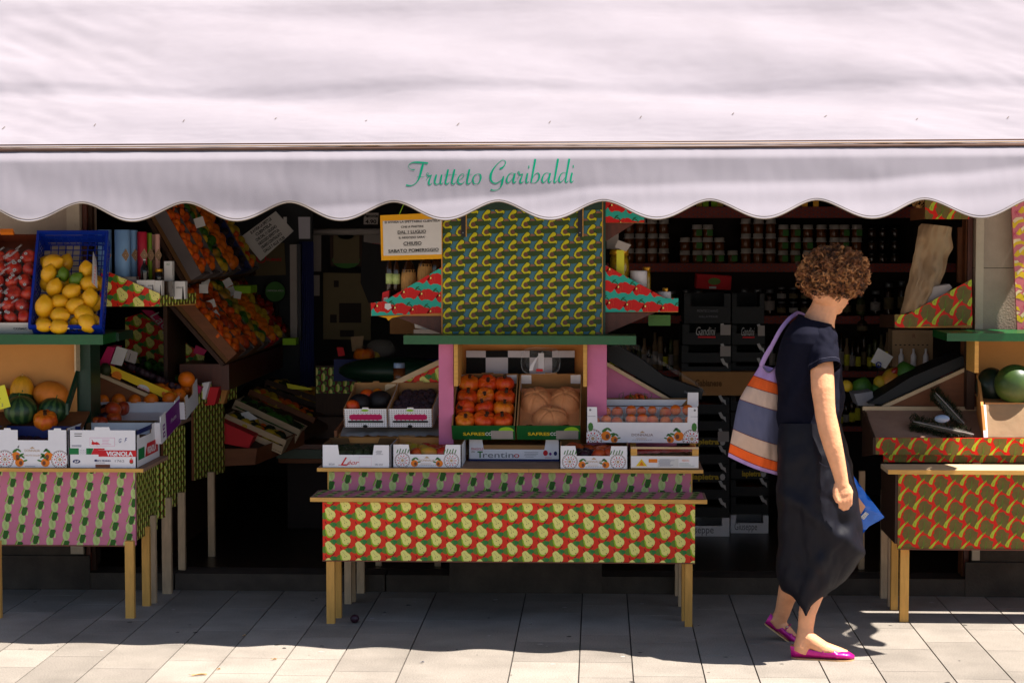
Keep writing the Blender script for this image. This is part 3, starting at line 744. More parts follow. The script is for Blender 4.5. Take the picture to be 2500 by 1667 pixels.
def plate(m, f, cx, cc, r, cp=None):
    """painted majolica wheel with fruit, cut to the carton front"""
    cp = cp or [(.002, .001), (f.W - .002, .001), (f.W - .002, f.H - .001), (.002, f.H - .001)]
    def put(pts, mt, o):
        q = clip(pts, cp)
        if len(q) > 2: ff(m, f, q, mt, o)
    put(ellpts(cx, cc, r, r, 20), 'print_brown', .0008); put(ellpts(cx, cc, r * .94, r * .94, 20), 'card_white', .0011)
    for i in range(22):
        a = i * 2 * math.pi / 22; put(ellpts(cx + r * .85 * math.cos(a), cc + r * .85 * math.sin(a), r * .06, r * .06, 5), 'print_brown', .0014)
    for i in range(10):
        a = i * 2 * math.pi / 10; put(ellpts(cx + r * .58 * math.cos(a), cc + r * .58 * math.sin(a), r * .12, r * .07, 6, a), 'print_red', .0014)
        put(ellpts(cx + r * .36 * math.cos(a + .3), cc + r * .36 * math.sin(a + .3), r * .07, r * .07, 5), 'print_brown', .0014)
    put(ellpts(cx, cc, r * .2, r * .2, 8), 'print_gold', .0014)
def fruitpic(m, f, cx, cc, r, mt='print_orange', s=1):
    cp = [(.002, .001), (f.W - .002, .001), (f.W - .002, f.H - .001), (.002, f.H - .001)]
    for pts, k, o in ((ellpts(cx, cc, r, r * .95, 12), mt, .0009), (ellpts(cx + .3 * r * s, cc - .1 * r, r * .4, r * .5, 9), 'print_brown', .0013),
                      (ellpts(cx - r * .2, cc + r * 1.2, r * .75, r * .3, 8, .6 * s), 'print_leaf', .0012), (ellpts(cx + r * .7 * s, cc + r * 1.3, r * .6, r * .22, 8, -.7 * s), 'print_leaf', .0012),
                      (ellpts(cx + r * 1.3 * s, cc + .4 * r, r * .55, r * .2, 8, .3 * s), 'print_leaf', .0012)):
        q = clip(pts, cp)
        if len(q) > 2: ff(m, f, q, k, o)
def donnalia(big=False):
    def p(m, f):
        W, H = f.W, f.H; h = .0125 if not big else .014
        s = .030
        plate(m, f, .045 if not big else .03, s if not big else .018, .034 if not big else .042); plate(m, f, W - .045 if not big else W - .03, s if not big else .018, .034 if not big else .042)
        if not big:
            fruitpic(m, f, .098, .017, .016, 'print_orange', 1); fruitpic(m, f, W - .098, .017, .016, 'print_orange', -1)
            for i in range(5):
                for xx in (.02 + i * .012, W - .03 - i * .012): ff(m, f, line((xx, .062), (xx + .006, .078 + .004 * (i % 2)), .004), 'print_leaf', .0012)
        else:
            for sg, x0 in ((1, 0), (-1, W)):
                fruitpic(m, f, x0 + sg * .088, .03, .022, 'print_orange', sg); fruitpic(m, f, x0 + sg * .125, .014, .016, 'print_orange', sg)
                ff(m, f, clip(ellpts(x0 + sg * .02, .07, .012, .02, 8), [(0, 0), (W, 0), (W, H), (0, H)]), 'print_leaf', .0012)
        y = .026 if not big else .03
        ft(m, f, 'DONNALIA', W / 2, y, h * .8, 'print_gold' if not big else 'print_brown', w=.07 if not big else .095, center=True)
        ff(m, f, [(W / 2 - .012, y + .014), (W / 2 + .012, y + .014), (W / 2, y + .023)], 'print_gold', .0012)
        scribble(m, f, W / 2 - .03, y - .016, W / 2 + .035, y - .006, 2, 'print_gold', 3, .001)
        for i in range(9): ff(m, f, line((W / 2 - .045 + i * .01, y - .018), (W / 2 - .038 + i * .01, y - .0165), .0012), 'print_grey', .0012)
    return p
# ---- fruit prototypes (unit = their real size, origin at centre)
def proto(name, mt, r, fn=None, nu=14, nv=10, stem=None):
    m = MB(); m.ell((0, 0, 0), r, mt, nu, nv, fn=fn)
    if stem: stem(m)
    return m.mesh(name)
def lemfn(d, a, p): return 1 + .12 * max(0, abs(d.z) - .9) / .1 + .03 * math.sin(3 * a + 2 * d.z)
def appfn(d, a, p): return (1 - .28 * max(0, abs(d.z) - .75) / .25) * (1 + .03 * math.cos(5 * a) * max(0, -d.z))
def sqfn(d, a, p): return 1 - .32 * max(0, d.z - .72) / .28 + .035 * math.cos(8 * a)
def nub(m, z, mt='brown_wood', r=.004, h=.012): m.tube([(0, 0, z), (.002, 0, z + h)], [r, r * .8], mt, 6)
ME = dict(
    lemon=proto('lemon', 'lemon', (.034, .034, .041), lemfn, 18, 14), lime=proto('lime', 'lime_fruit', (.030, .030, .035), lemfn, 16, 12),
    apple=proto('apple', 'apple_red', (.039, .039, .036), appfn, 18, 12, lambda m: nub(m, .022, r=.002)),
    squash=proto('squash', 'squash', (.046, .046, .039), sqfn, 32, 14, lambda m: m.lathe([(.012, .022), (.007, .03), (.006, .042), (.009, .045)], (0, 0, 0), 'dark_wood', 7)),
    squash_pale=proto('squash', 'squash_pale', (.046, .046, .041), sqfn, 32, 14, lambda m: m.lathe([(.012, .022), (.007, .03), (.006, .040), (.009, .042)], (0, 0, 0), 'dark_wood', 7)),
    apricot=proto('apricot', 'apricot', (.025, .024, .024), lambda d, a, p: 1 - .06 * max(0, math.cos(a) - .8) * 5, 14, 10),
    orange=proto('orange', 'orange_fruit', (.036, .036, .034), None, 18, 12, lambda m: nub(m, .032, 'leaf', .003, .003)),
    nectarine=proto('nectarine', 'nectarine', (.034, .033, .032), appfn, 16, 11), plum=proto('plum', 'plum', (.026, .026, .027), None, 14, 10),
    ymelon=proto('yellow_melon', 'melon_yellow', (.062, .062, .085), lambda d, a, p: 1 + .02 * math.cos(10 * a), 32, 18, lambda m: nub(m, .084, 'straw')),
    omelon=proto('orange_melon', 'melon_orange', (.075, .06, .058), lambda d, a, p: 1 + .02 * math.cos(10 * a), 32, 16),
    wmelon=proto('watermelon', 'watermelon', (.066, .066, .058), None, 26, 16, lambda m: nub(m, .056, 'leaf', .003, .015)),
    fig=proto('fig', 'fig', (.022, .022, .022), None, 10, 8), pearf=proto('pear', 'mango', (.034, .034, .045), lambda d, a, p: 1 - .3 * max(0, d.z), 14, 10),
    tomato=proto('tomato', 'tomato', (.018, .018, .016), appfn, 10, 8), vegpep=proto('sweet_pepper', 'pepper_veg', (.03, .03, .045), lambda d, a, p: 1 + .1 * math.cos(3 * a), 14, 10),
    yel=proto('yellow_fruit', 'veg_yellow', (.03, .03, .034), None, 12, 9), mango=proto('mango', 'mango', (.036, .03, .048), None, 14, 10),
    mand=proto('mandarin', 'apricot', (.028, .028, .025), appfn, 12, 9), greenf=proto('green_fruit', 'leaf', (.032, .032, .036), appfn, 12, 9),
    artich=proto('artichoke', 'herb', (.03, .03, .036), lambda d, a, p: 1 + .12 * math.cos(6 * a + 20 * d.z), 18, 12))
def rot_(k=3.14): return (rnd.uniform(-k, k), rnd.uniform(-k, k), rnd.uniform(-3.14, 3.14))
def fill(f, kinds, name, label, cat, group, r, na, nb, c, layers=1, m0=.012, a0=None, a1=None, b0=None, b1=None, jit=.25, tilt=3.14, s=(.92, 1.08), skip=0, dome=0):
    a0 = a0 if a0 is not None else m0 + r; a1 = a1 if a1 is not None else f.W - m0 - r; b0 = b0 if b0 is not None else m0 + r; b1 = b1 if b1 is not None else f.D - m0 - r
    n = 0
    for L_ in range(layers):
        for j in range(nb):
            for i in range(na):
                if rnd.random() < skip: continue
                ta = (i + (.5 if j % 2 else 0) * (na > 1)) / max(na - .5, 1) if na > 1 else .5; tb = j / (nb - 1) if nb > 1 else .5
                a = a0 + (a1 - a0) * min(1, ta); b = b0 + (b1 - b0) * tb
                a += rnd.uniform(-jit, jit) * r; b += rnd.uniform(-jit, jit) * r
                cc = c + r * 1.5 * L_ + rnd.uniform(-.1, .15) * r + dome * math.sin(math.pi * tb) * math.sin(math.pi * min(1, ta))
                k = kinds if isinstance(kinds, str) else rnd.choice(kinds)
                inst(ME[k], name, f.p(a, b, cc), rot_(tilt), rnd.uniform(*s), label, cat, group); n += 1
    return n
# ---------------------------------------------------------------- centre stall
Yf = 8.45
st = thing('market_stall', (0, 8.6, 0), 'central wooden market stall with pear patterned front below the avocado cabinet', 'stall')
def legs(st, spec, mt='leg_wood'):
    for (x0, x1, yb, Y, z0, ztop_) in spec:
        a = at(x0, yb, Y); b = at(x1, yb, Y); m = MB(); m.box(a.x, b.x, Y, Y + .035, z0, ztop_, mt); m.build('leg', st)
yz = lambda yb, z: (CAMZ - z) * F / (yb - 565)
legs(st, [(797.5, 817, 1540, 8.475, 0, .35), (1672, 1690, 1540, 8.475, 0, .35), (819, 833, 1521, 8.60, 0, .36), (1664, 1671, 1521, 8.60, 0, .36)])
legs(st, [(841, 857, 1482, 8.93, 0, .45), (859, 867, 1478, 8.98, 0, .45), (871, 889, 1453, 9.2, 0, .45), (1656, 1663, 1482, 8.93, 0, .45), (1648, 1655, 1453, 9.2, 0, .45), (917, 931, 1391, 9.5, STEP, .45), (1061, 1076, 1391, 9.5, STEP, .45)], 'leg_wood_old')
m = MB(); a = at(757, 1222, Yf); b = at(1726.5, 1222, Yf); zt_ = at(1240, 1217, Yf).z; zb_ = at(1240, 1227, Yf).z
m.box(a.x, b.x, Yf, Yf + .005, zb_, zt_, 'board_edge'); m.box(a.x, b.x, Yf + .0051, Yf + .245, zb_, zt_ - .0005, 'dirty_ply')
paper(m, (a.x + .012, Yf + .03, zt_ + .0006), (1, 0, 0), (0, 1, 0), [(0, 0), (b.x - a.x - .024, 0), (b.x - a.x - .024, .213), (0, .213)], 'fennel', .9)
m.build('low_shelf', st)
m = MB(); x0, x1, z0, z1 = front(m, 788, 1227.5, 1697, 1370, 8.472, 'pear', ph=(.033, -.02)); m.box(x0, x1, 8.4722, 8.49, z0, z1, 'pat_red')
m.box(x0 - .001, x1 + .001, 8.466, 8.474, z0 - .004, z0, 'print_brown'); m.build('front_panel', st)
Yc = 8.645
m = MB(); a = at(774, 1149, Yc); b = at(1717, 1149, Yc); zc = at(1240, 1144.5, Yc).z; zcb = at(1240, 1153, Yc).z
xm = X(1291, Yc)
m.box(a.x, xm - .001, Yc, Yc + .005, zcb, zc, 'board_edge'); m.box(xm + .001, b.x, Yc, Yc + .005, zcb, zc, 'board_edge'); m.box(a.x, b.x, Yc + .0051, 9.2, zcb, zc - .0005, 'dirty_ply'); m.build('counter_top', st)
m = MB(); x0, x1, z0, z1 = front(m, 803, 1153.5, 1687, 1203, 8.69, 'fennel', 1.0, (.01, .03)); m.box(x0 - .006, x1 + .006, 8.6905, 8.71, z0, z1, 'board_edge'); m.build('counter_panel', st)
Zc = zc
# raised trays behind the front row
m = MB()
a = at(813, 1069, 8.95); m.box(a.x, a.x + .011, 8.95, 9.25, Zc + .0005, a.z, 'pale_wood'); b = at(1104, 1069, 8.95); m.box(a.x + .012, b.x, 8.955, 8.967, Zc + .0005, a.z, 'tan_board')
p0 = at(816, 1066, 8.95); p1 = at(848, 1026, 9.24); m.obb(p0, (.012, 0, 0), p1 - p0, (0, 0, .028), 'brown_wood')
p0 = at(826, 1067, 8.96); p1 = at(1098, 1067, 8.96); q = at(846, 1020, 9.24); m.obb(p0, (p1.x - p0.x, 0, 0), q - p0, (0, 0, -.008), 'tan_board')
m.build('raised_tray', st)
# crumpled lining paper
def lin(i, j):
    t = i / 40; s_ = j / 12; p = at(830, 1067, 8.955); e = at(1099, 1067, 8.955); d = Vector((0, .28, .065))
    q = p + (e - p) * t + d * s_; q.z += .006 + .008 * noise.noise(Vector((t * 14, s_ * 5, 2))) + .006 * noise.noise(Vector((t * 33, s_ * 9, 2))) + (.02 * max(0, t - .9) * 10 if s_ > .3 else 0); return q
m = MB(); m.grid(lin, 41, 13, 'paper_grey'); tag(m.build('lining_paper'), 'crumpled grey lining paper under the two dotted cartons', 'paper')
# --- front row cartons on the counter
def leoni(m, f):
    W = f.W; ft(m, f, 'L', .084, .010, .036, 'print_red', w=.034, shear=.4); ft(m, f, 'éor', .114, .012, .021, 'print_red', w=.052, shear=.4)
    ff(m, f, line((.074, .011), (.112, .008), .002), 'print_red', .0012)
    fr_(m, f, .165, .003, .234, .050, 'card_white', .0016); fr_(m, f, .166, .006, .22, .047, 'print_pink', .0019); fr_(m, f, .1665, .0065, .2195, .0465, 'card_white', .0021); scribble(m, f, .169, .008, .23, .046, 9, 'print_grey', 5, .0012)
    ft(m, f, 'SICILIA', .033, .010, .008, 'print_grey', w=.025); ft(m, f, 'DEL SOLE', .236, .010, .008, 'print_grey', w=.034)
    for k in range(4): scribble(m, f, .238, .071 - k * .005, .282, .075 - k * .005, 1, 'print_grey', k)
def hcar(x0, x1, yt, yb, Y, D, a, b, yn, **k):
    f = level(x0, x1, yt, yb, Y, D); f.o.z = Zc + .0012; sx = f.W / (x1 - x0)
    return f, notch(f.W, f.H, (a - x0) * sx, (b - x0) * sx, f.H - (yn - yt) * sx)
f, fp = hcar(785, 953, 1088, 1143, 8.665, .27, 828, 910, 1112); bk = [(0, 0), (f.W, 0), (f.W, f.H + .004), (f.W * .75, f.H + .004), (f.W * .72, f.H - .02), (f.W * .3, f.H - .02), (f.W * .28, f.H + .004), (0, f.H + .004)]
carton('fruit_carton', 'white carton with red script lettering at the left end of the counter', 'carton', f, front_pts=fp, back_pts=bk, prt=leoni, mi='cardboard_dark')
fill(f, 'artich', 'artichoke', 'small green fruit in the white carton with red script lettering', 'fruit', 'green fruit in the red lettered carton', .026, 6, 7, .052, s=(.7, .9))
f, fp = hcar(957.5, 1127, 1083.5, 1139, 8.685, .28, 1001, 1085, 1107.5)
bk = [(0, 0), (f.W, 0), (f.W, f.H + .012), (f.W * .78, f.H + .012), (f.W * .75, f.H - .02), (f.W * .27, f.H - .02), (f.W * .24, f.H + .012), (0, f.H + .012)]
carton('fruit_carton', 'white fruit printed carton of red and green mangoes, second from the left on the counter', 'carton', f, front_pts=fp, back_pts=bk, prt=donnalia())
fill(f, ['nectarine', 'nectarine', 'apple', 'mango'], 'peach', 'round red fruit in the printed carton second from the left', 'fruit', 'red fruit in the second carton', .036, 4, 5, .046, s=(1.0, 1.15))
f = level(1143, 1367, 1076, 1129, 8.93, .25); f.o.z = Zc + .0012
sx = f.W / 224.; H1 = f.H * 29 / 53
fp = [(0, 0), (f.W, 0), (f.W, f.H), (f.W - 34 * sx, f.H), (f.W - 38 * sx, H1), (38 * sx, H1), (34 * sx, f.H), (0, f.H)]
def trent(m, f):
    fr_(m, f, .001, .0005, f.W - .001, .010, 'print_navy'); ft(m, f, 'T', .042, .016, .029, 'print_leaf', w=.024, bold=.03); ft(m, f, 'rentin', .067, .016, .027, 'print_grey', w=.138); ft(m, f, 'o', .207, .016, .027, 'print_red', w=.024)
    ft(m, f, 'FRAGOLE', .014, .05, .011, 'print_red', w=.054); ft(m, f, 'Dal', .015, .039, .008, 'print_brown', shear=.3)
    scribble(m, f, .252, .017, .32, .044, 4, 'print_grey', 4); ff(m, f, ellpts(.349, .038, .011, .013, 10), 'print_red'); ff(m, f, ellpts(.394, .036, .008, .010, 10), 'print_navy'); ff(m, f, ellpts(.371, .034, .006, .007, 8), 'print_purple')
    scribble(m, f, .34, .015, .405, .019, 1, 'print_red', 2)
carton('fruit_carton', 'long low carton lettered Trentino in the middle of the counter', 'carton', f, front_pts=fp, prt=trent, lip=.03)
f, fp = hcar(1366, 1534, 1088.5, 1144, 8.665, .28, 1408, 1489, 1113)
bk = [(0, 0), (f.W, 0), (f.W, f.H + .012), (f.W * .78, f.H + .012), (f.W * .75, f.H - .02), (f.W * .3, f.H - .02), (f.W * .27, f.H + .012), (0, f.H + .012)]
carton('fruit_carton', 'white fruit printed carton of dark plums, second from the right on the counter', 'carton', f, front_pts=fp, back_pts=bk, prt=donnalia())
fill(f, ['nectarine', 'nectarine', 'plum'], 'peach', 'dark red fruit in the printed carton beside the wooden crate', 'fruit', 'dark fruit in the fourth carton', .036, 4, 5, .048, s=(1.05, 1.25))
# wooden crate of red berries
f = level(1540, 1706, 1088, 1142, 8.665, .28); f.o.z = Zc + .0012
wc = thing('wooden_crate', f.p(f.W / 2, 0, 0), 'small wooden crate with printed paper band at the right end of the counter', 'crate')
m = MB(); m.obb(f.p(0, 0, .002), f.u * f.W, f.v * .28, f.w * .004, 'pale_wood')
for b_ in (0, .276): m.obb(f.p(0, b_, f.H - .009), f.u * f.W, f.v * .004, f.w * .009, 'pale_wood'); m.obb(f.p(0, b_, .006), f.u * f.W, f.v * .004, f.w * .052, 'pale_wood')
for a_ in (0, f.W - .004): m.obb(f.p(a_, .0041, .006), f.u * .004, f.v * .271, f.w * .04, 'pale_wood')
m.build('slats', wc)
for a_ in (.0, f.W - .028):
    for b_ in (.0045, .2475): m = MB(); m.obb(f.p(a_ + .0002, b_, .006), f.u * .0276, f.v * .028, f.w * (f.H - .007), 'board_edge'); m.build('corner_post', wc)
m = MB(); m.obb(f.p(.001, -.0015, .006), f.u * (f.W - .002), f.v * .0013, f.w * .05, 'card_white'); f2 = Fr(f.p(0, -.0015, f.H), f.p(f.W, -.0015, f.H), f.p(0, .2, f.H), f.H)
ff(m, f2, [(.022, .012), (.072, .012), (.047, .044)], 'print_yellow'); ff(m, f2, [(.036, .015), (.058, .015), (.047, .034)], 'print_orange', .0012); fr_(m, f2, .078, .028, .116, .044, 'print_orange')
fr_(m, f2, .118, .009, .208, .046, 'paper'); scribble(m, f2, .12, .012, .2, .044, 8, 'print_blue', 6, .001); ft(m, f2, 'PIZZUTO', .224, .034, .008, 'print_orange', w=.03); scribble(m, f2, .21, .012, .285, .028, 3, 'print_green', 8, .001); m.build('paper_band', wc)
m = MB()
def heap(i, j):
    t = i / 40; s_ = j / 20; q = f.p(.006 + (f.W - .012) * t, .01 + .26 * s_, .064 + .012 * t); q.z += .006 * noise.noise(Vector((t * 26, s_ * 22, 1))) + .003 * noise.noise(Vector((t * 70, s_ * 60, 1))); return q
m.grid(heap, 41, 21, 'berry'); tag(m.build('red_berries'), 'heap of small red berries filling the wooden crate', 'berries', kind='stuff')
# --- dotted cartons
def dots(m, f):
    q = .0105
    for i in range(int(f.W / q)):
        for j in range(int(f.H / q)):
            ff(m, f, ellpts(.006 + i * q, .006 + j * q, .0022, .0022, 5), 'print_black', .0006)
    r = .013; c = f.H * .55; a0, a1 = .038, f.W - .038
    ff(m, f, [(a0 + r * math.cos(t), c + r * math.sin(t)) for t in [math.pi / 2 + i * math.pi / 8 for i in range(9)]] + [(a1 + r * math.cos(t), c + r * math.sin(t)) for t in [-math.pi / 2 + i * math.pi / 8 for i in range(9)]], 'print_magenta', .0011)
    for k in range(14): ff(m, f, ellpts(a0 + (a1 - a0) * k / 13, c + r * (1 if k % 2 else -1) * .95, .004, .004, 6), 'print_magenta', .0012)
    ff(m, f, [(a0 - .016, .022), (a1 + .014, .022), (a1 + .018, .027), (a1 + .014, .032), (a0 - .016, .032), (a0 - .02, .027)], 'print_black', .0013)
    ft(m, f, 'FLORICOLTURA', (a0 + a1) / 2, .0245, .005, 'print_leaf', w=.06, center=True)
    ff(m, f, ellpts(f.W / 2 - .002, f.H - .007, .018, .0055, 10), 'lime', .0013); ff(m, f, ellpts(f.W / 2 - .004, .004, .012, .008, 8), 'print_black', .0009)
for (xa, xb, xc, lab, g2) in ((838, 946, 857, 'left dotted carton holding squash in dark netting', 1), (947.5, 1056, 965, 'right dotted carton holding dark figs beside the pink post', 0)):
    A = at(xa, 998, 8.93); B = at(xb, 998, 8.93); C = A + Vector((.02, .27, .075)); f = Fr(A, B, C, .088)
    hw = f.W / 2
    fp = [(0, 0), (f.W, 0), (f.W, f.H), (hw + .016, f.H), (hw + .013, f.H + .007), (hw - .013, f.H + .007), (hw - .016, f.H), (0, f.H)]
    carton('dotted_carton', lab, 'carton', f, 'dotted cartons on the raised tray', front_pts=fp, back_pts=[(a_, c_ + (.026 if c_ > .03 else 0)) for a_, c_ in fp], prt=dots, side_pts=[(0, 0), (f.D, 0), (f.D, f.H + .026), (f.D * .8, f.H + .01), (0, f.H)])
    if g2:
        for (a_, b_, r1, r2, mt) in ((.055, .12, .05, .055, 'mesh_net'), (.14, .15, .055, .06, 'mesh_net'), (.03, .06, .032, .04, 'squash'), (.075, .18, .035, .05, 'squash'), (.12, .2, .03, .045, 'squash_pale')):
            m = MB(); m.ell(f.p(a_, b_, .07 if mt == 'mesh_net' else .075), (r1, r1, r2 * .8), mt, 18, 12, fn=lambda d, a, p: 1 + .04 * math.cos(8 * a) + .02 * math.sin(30 * d.z))
            tag(m.build('squash_in_net' if mt == 'mesh_net' else 'squash'), 'squash in dark netting inside the left dotted carton' if mt == 'mesh_net' else 'bare orange squash tucked in the left dotted carton', 'squash', 'netted squash in the left dotted carton' if mt == 'mesh_net' else 'bare squash in the left dotted carton')
    else: fill(f, 'fig', 'fig', 'dark fig in the right dotted carton', 'fig', 'figs in the right dotted carton', .022, 6, 7, .07, jit=.4)
# --- two tilted cartons with green fronts
for (xa, xb, xc, kind) in ((1102, 1257, 1117, 0), (1261, 1417, 1271, 1)):
    A = at(xa, 1038, 8.84); B = at(xb, 1038, 8.84); C = at(xc, 912, 9.13); C.x = A.x + .004; f = Fr(A, B, C, .085)
    hw = f.W / 2
    def saf(m, f, k=kind):
        fr_(m, f, .0005, .0, f.W - .0005, f.H - .001, 'card_green', .0005)
        ft(m, f, 'SAFRES', .05, .026, .0185, 'print_yellow', w=.098, bold=.02); ft(m, f, 'CO', .150, .026, .0185, 'card_white', w=.03, bold=.02)
        ff(m, f, [(f.W - .04 + .035 * math.cos(t), .05 + .026 * math.sin(t)) for t in [i * math.pi / 10 for i in range(11)]], 'lime', .0009)
        fr_(m, f, .176, .004, f.W - .010, .054, 'paper_grey', .0014); scribble(m, f, .179, .006, f.W - .014, .052, 7, 'print_grey', 9, .0015)
    fp = [(0, 0), (f.W, 0), (f.W, f.H), (f.W - .02, f.H - .012), (hw + .03, f.H - .012), (hw + .026, f.H - .006), (hw - .026, f.H - .006), (hw - .03, f.H - .012), (.02, f.H - .012), (0, f.H)]
    bp = [(0, 0), (f.W, 0), (f.W, f.H), (hw + .03, f.H), (hw + .026, f.H + .006), (hw - .026, f.H + .006), (hw - .03, f.H), (0, f.H)]
    th = carton('green_carton', ('tilted green fronted carton filled with orange squashes', 'tilted green fronted carton holding a moulded tray beside the right pink post')[kind], 'carton', f, 'tilted green cartons', 'cardboard_dark', 'cardboard', fp, bp, prt=saf)
    m = MB()
    for a0_, a1_ in ((.006, .052), (f.W - .052, f.W - .006)):
        m.poly([f.p(a0_, f.D - .0065, .03), f.p(a1_, f.D - .0065, .03), f.p(a1_, f.D - .0065, f.H - .003), f.p(a0_, f.D - .0065, f.H - .003)], 'card_white')
    for a_ in (.0058, f.W - .0058):
        m.poly([f.p(a_, f.D - .09, .05), f.p(a_, f.D - .01, .02), f.p(a_, f.D - .008, f.H - .003), f.p(a_, f.D - .075, f.H - .003)], 'card_white')
    m.build('white_flap', th)
    if kind == 0:
        k = 0
        for j, bb in enumerate((.055, .135, .215, .295)):
            for i in range(3):
                b = bb + (.008 if i == 1 else 0); a = .055 + i * (f.W - .11) / 2
                if j == 3: b = .30; a = .06 + i * (f.W - .12) / 2
                q = inst(ME['squash' if (i + j) % 3 else 'squash_pale'], 'squash', f.p(a + rnd.uniform(-.004, .004), b, .062 + (.012 if j == 3 else 0)), (rnd.uniform(.1, 1.5), rnd.uniform(-.5, .5), rnd.uniform(-1, 1)), rnd.uniform(.98, 1.12),
                     'round orange squash in the tilted green fronted carton', 'squash', 'orange squashes in the tilted carton')
    else:
        # moulded tan tray: three domes with creases
        D3 = [(.080, .225, .078, .088), (f.W - .072, .225, .076, .088), (f.W / 2 + .005, .105, .085, .07), (.06, -.005, .05, .045), (f.W - .06, -.005, .05, .045)]
        def dome(i, j):
            a = .008 + (f.W - .016) * i / 90; b = .008 + (f.D - .05) * j / 100; h = .030
            for (ca, cb, ra, rb) in D3:
                d2 = ((a - ca) / ra) ** 2 + ((b - cb) / rb) ** 2
                if d2 < 1:
                    k = math.sqrt(1 - d2); an = math.atan2(b - cb, a - ca)
                    h = max(h, .022 + .064 * k - .006 * max(0, math.cos(an * 5 + ca * 40)) ** 6 * min(1, 3 * math.sqrt(d2)) - .006 * math.exp(-d2 * 40))
            h += .001 * noise.noise(Vector((a * 120, b * 120, 0)))
            return f.p(a, b, h)
        m = MB(); m.grid(dome, 91, 101, 'fruit_skin_tan'); tag(m.build('moulded_tray'), 'tan moulded tray with three creased domes in the right tilted carton', 'tray')
# --- right: two stacked cartons of apricot punnets
f = level(1431, 1706, 1031, 1081, 8.83, .16); f.o.z = at(1570, 1031, 8.83).z - f.H; W = f.W; H = f.H
up = .068
fp = [(0, 0), (W, 0), (W, H + up), (W - .048, H + up), (W - .05, H), (.05, H), (.048, H + up), (0, H + up)]
def postprint(m, f):
    donnalia(True)(m, f)
    for a_ in (.012, f.W - .03): fr_(m, f, a_ - .006, H + .026, a_ + .03, H + .0275, 'print_grey')
    for a_ in (.018, f.W - .018): ff(m, f, ellpts(a_, H + .055, .005, .005, 8), 'print_grey', .0012)
carton('apricot_carton', 'white fruit printed carton of apricot punnets, lower of the pair on the right', 'carton', f, 'apricot cartons', front_pts=fp, prt=postprint, side_pts=[(0, 0), (.16, 0), (.16, H), (.05, H), (.045, H + up), (0, H + up)], mi='cardboard')
def punnet(fr, a, b, w, d, h, n, lab):
    th = thing('punnet', fr.p(a, b, 0) if False else fr.p(a + w / 2, b + d / 2, fr.H - .02), lab, 'punnet', lab)
    m = MB(); o = fr.p(a, b, fr.H - .03)
    for q in ((o, fr.u * w, fr.w * h, -fr.v * .001), (o + fr.v * d, fr.u * w, fr.w * h, fr.v * .001), (o, fr.v * d, fr.w * h, -fr.u * .001), (o + fr.u * w, fr.v * d, fr.w * h, fr.u * .001)): m.obb(q[0], q[1], q[2], q[3], 'clear_plastic')
    m.build('tub', th)
    m = MB(); m.tube([o + fr.w * h, o + fr.u * w + fr.w * h, o + fr.u * w + fr.v * d + fr.w * h, o + fr.v * d + fr.w * h, o + fr.w * h], .0022, 'clear_plastic', 5); m.build('rim', th)
k = 0
for r_ in range(2):
    for c_ in range(3):
        w_ = (W - .03) / 3
        punnet(f, .015 + c_ * w_, .012 + r_ * .07, w_ - .006, .064, .055 + .028 * r_, 4, 'clear plastic punnet in the lower apricot carton')
        for i in range(3):
            for j in range(1):
                if rnd.random() < .08: continue
                inst(ME['apricot'], 'apricot', f.p(.015 + c_ * w_ + .026 + i * (w_ - .056) / 2 + rnd.uniform(-.005, .005), .012 + r_ * .07 + .032, f.H + .004 + r_ * .034 + rnd.uniform(-.008, .008)), rot_(), rnd.uniform(.85, 1.12), 'orange apricot in a clear punnet of the lower apricot carton', 'apricot', 'apricots in the lower carton')
f2 = level(1434, 1705, 992, 1031, 8.995, .11); W = f2.W; H = f2.H
fp = [(0, 0), (W, 0), (W, H + .065), (W - .048, H + .065), (W - .05, H + .0), (W - .065, H + .024), (.07, H + .024), (.05, H), (.048, H + .065), (0, H + .065)]
fp = [(0, 0), (W, 0), (W, H + .065), (W - .048, H + .065), (W - .05, H), (.05, H), (.048, H + .065), (0, H + .065)]
carton('apricot_carton', 'white carton of grapes, behind and above the apricot carton', 'carton', f2, 'apricot cartons', front_pts=fp, back_pts=R4(W, H + .03))
m = MB(); m.prism([f2.p(.06, .05, H + .028), f2.p(W - .05, .05, H + .028), f2.p(W - .075, .05, H), f2.p(.085, .05, H)], f2.v * .004, 'card_white'); tag(m.build('carton_flap'), 'loose white flap standing behind the apricot punnets', 'flap')
m = MB()
for i in range(60):
    a = W * (.34 + .2 * rnd.random()); m.ell(f2.p(a, .07 + rnd.uniform(0, .05), H + .028 + rnd.uniform(0, .02) * (1 - abs(a / W - .45) * 6)), (.007, .007, .007), 'nectarine', 7, 5)
for i in range(9): a = W * (.28 + .3 * rnd.random()); p = f2.p(a, .07, H + .03); m.tube([p, p + Vector((rnd.uniform(-.02, .02), 0, .02)), p + Vector((rnd.uniform(-.05, .03), 0, .03))], [.0016, .001, .0006], 'leaf', 4)
tag(m.build('grape_bunch'), 'small dark red bunch with twigs against the pink triangle', 'grapes')
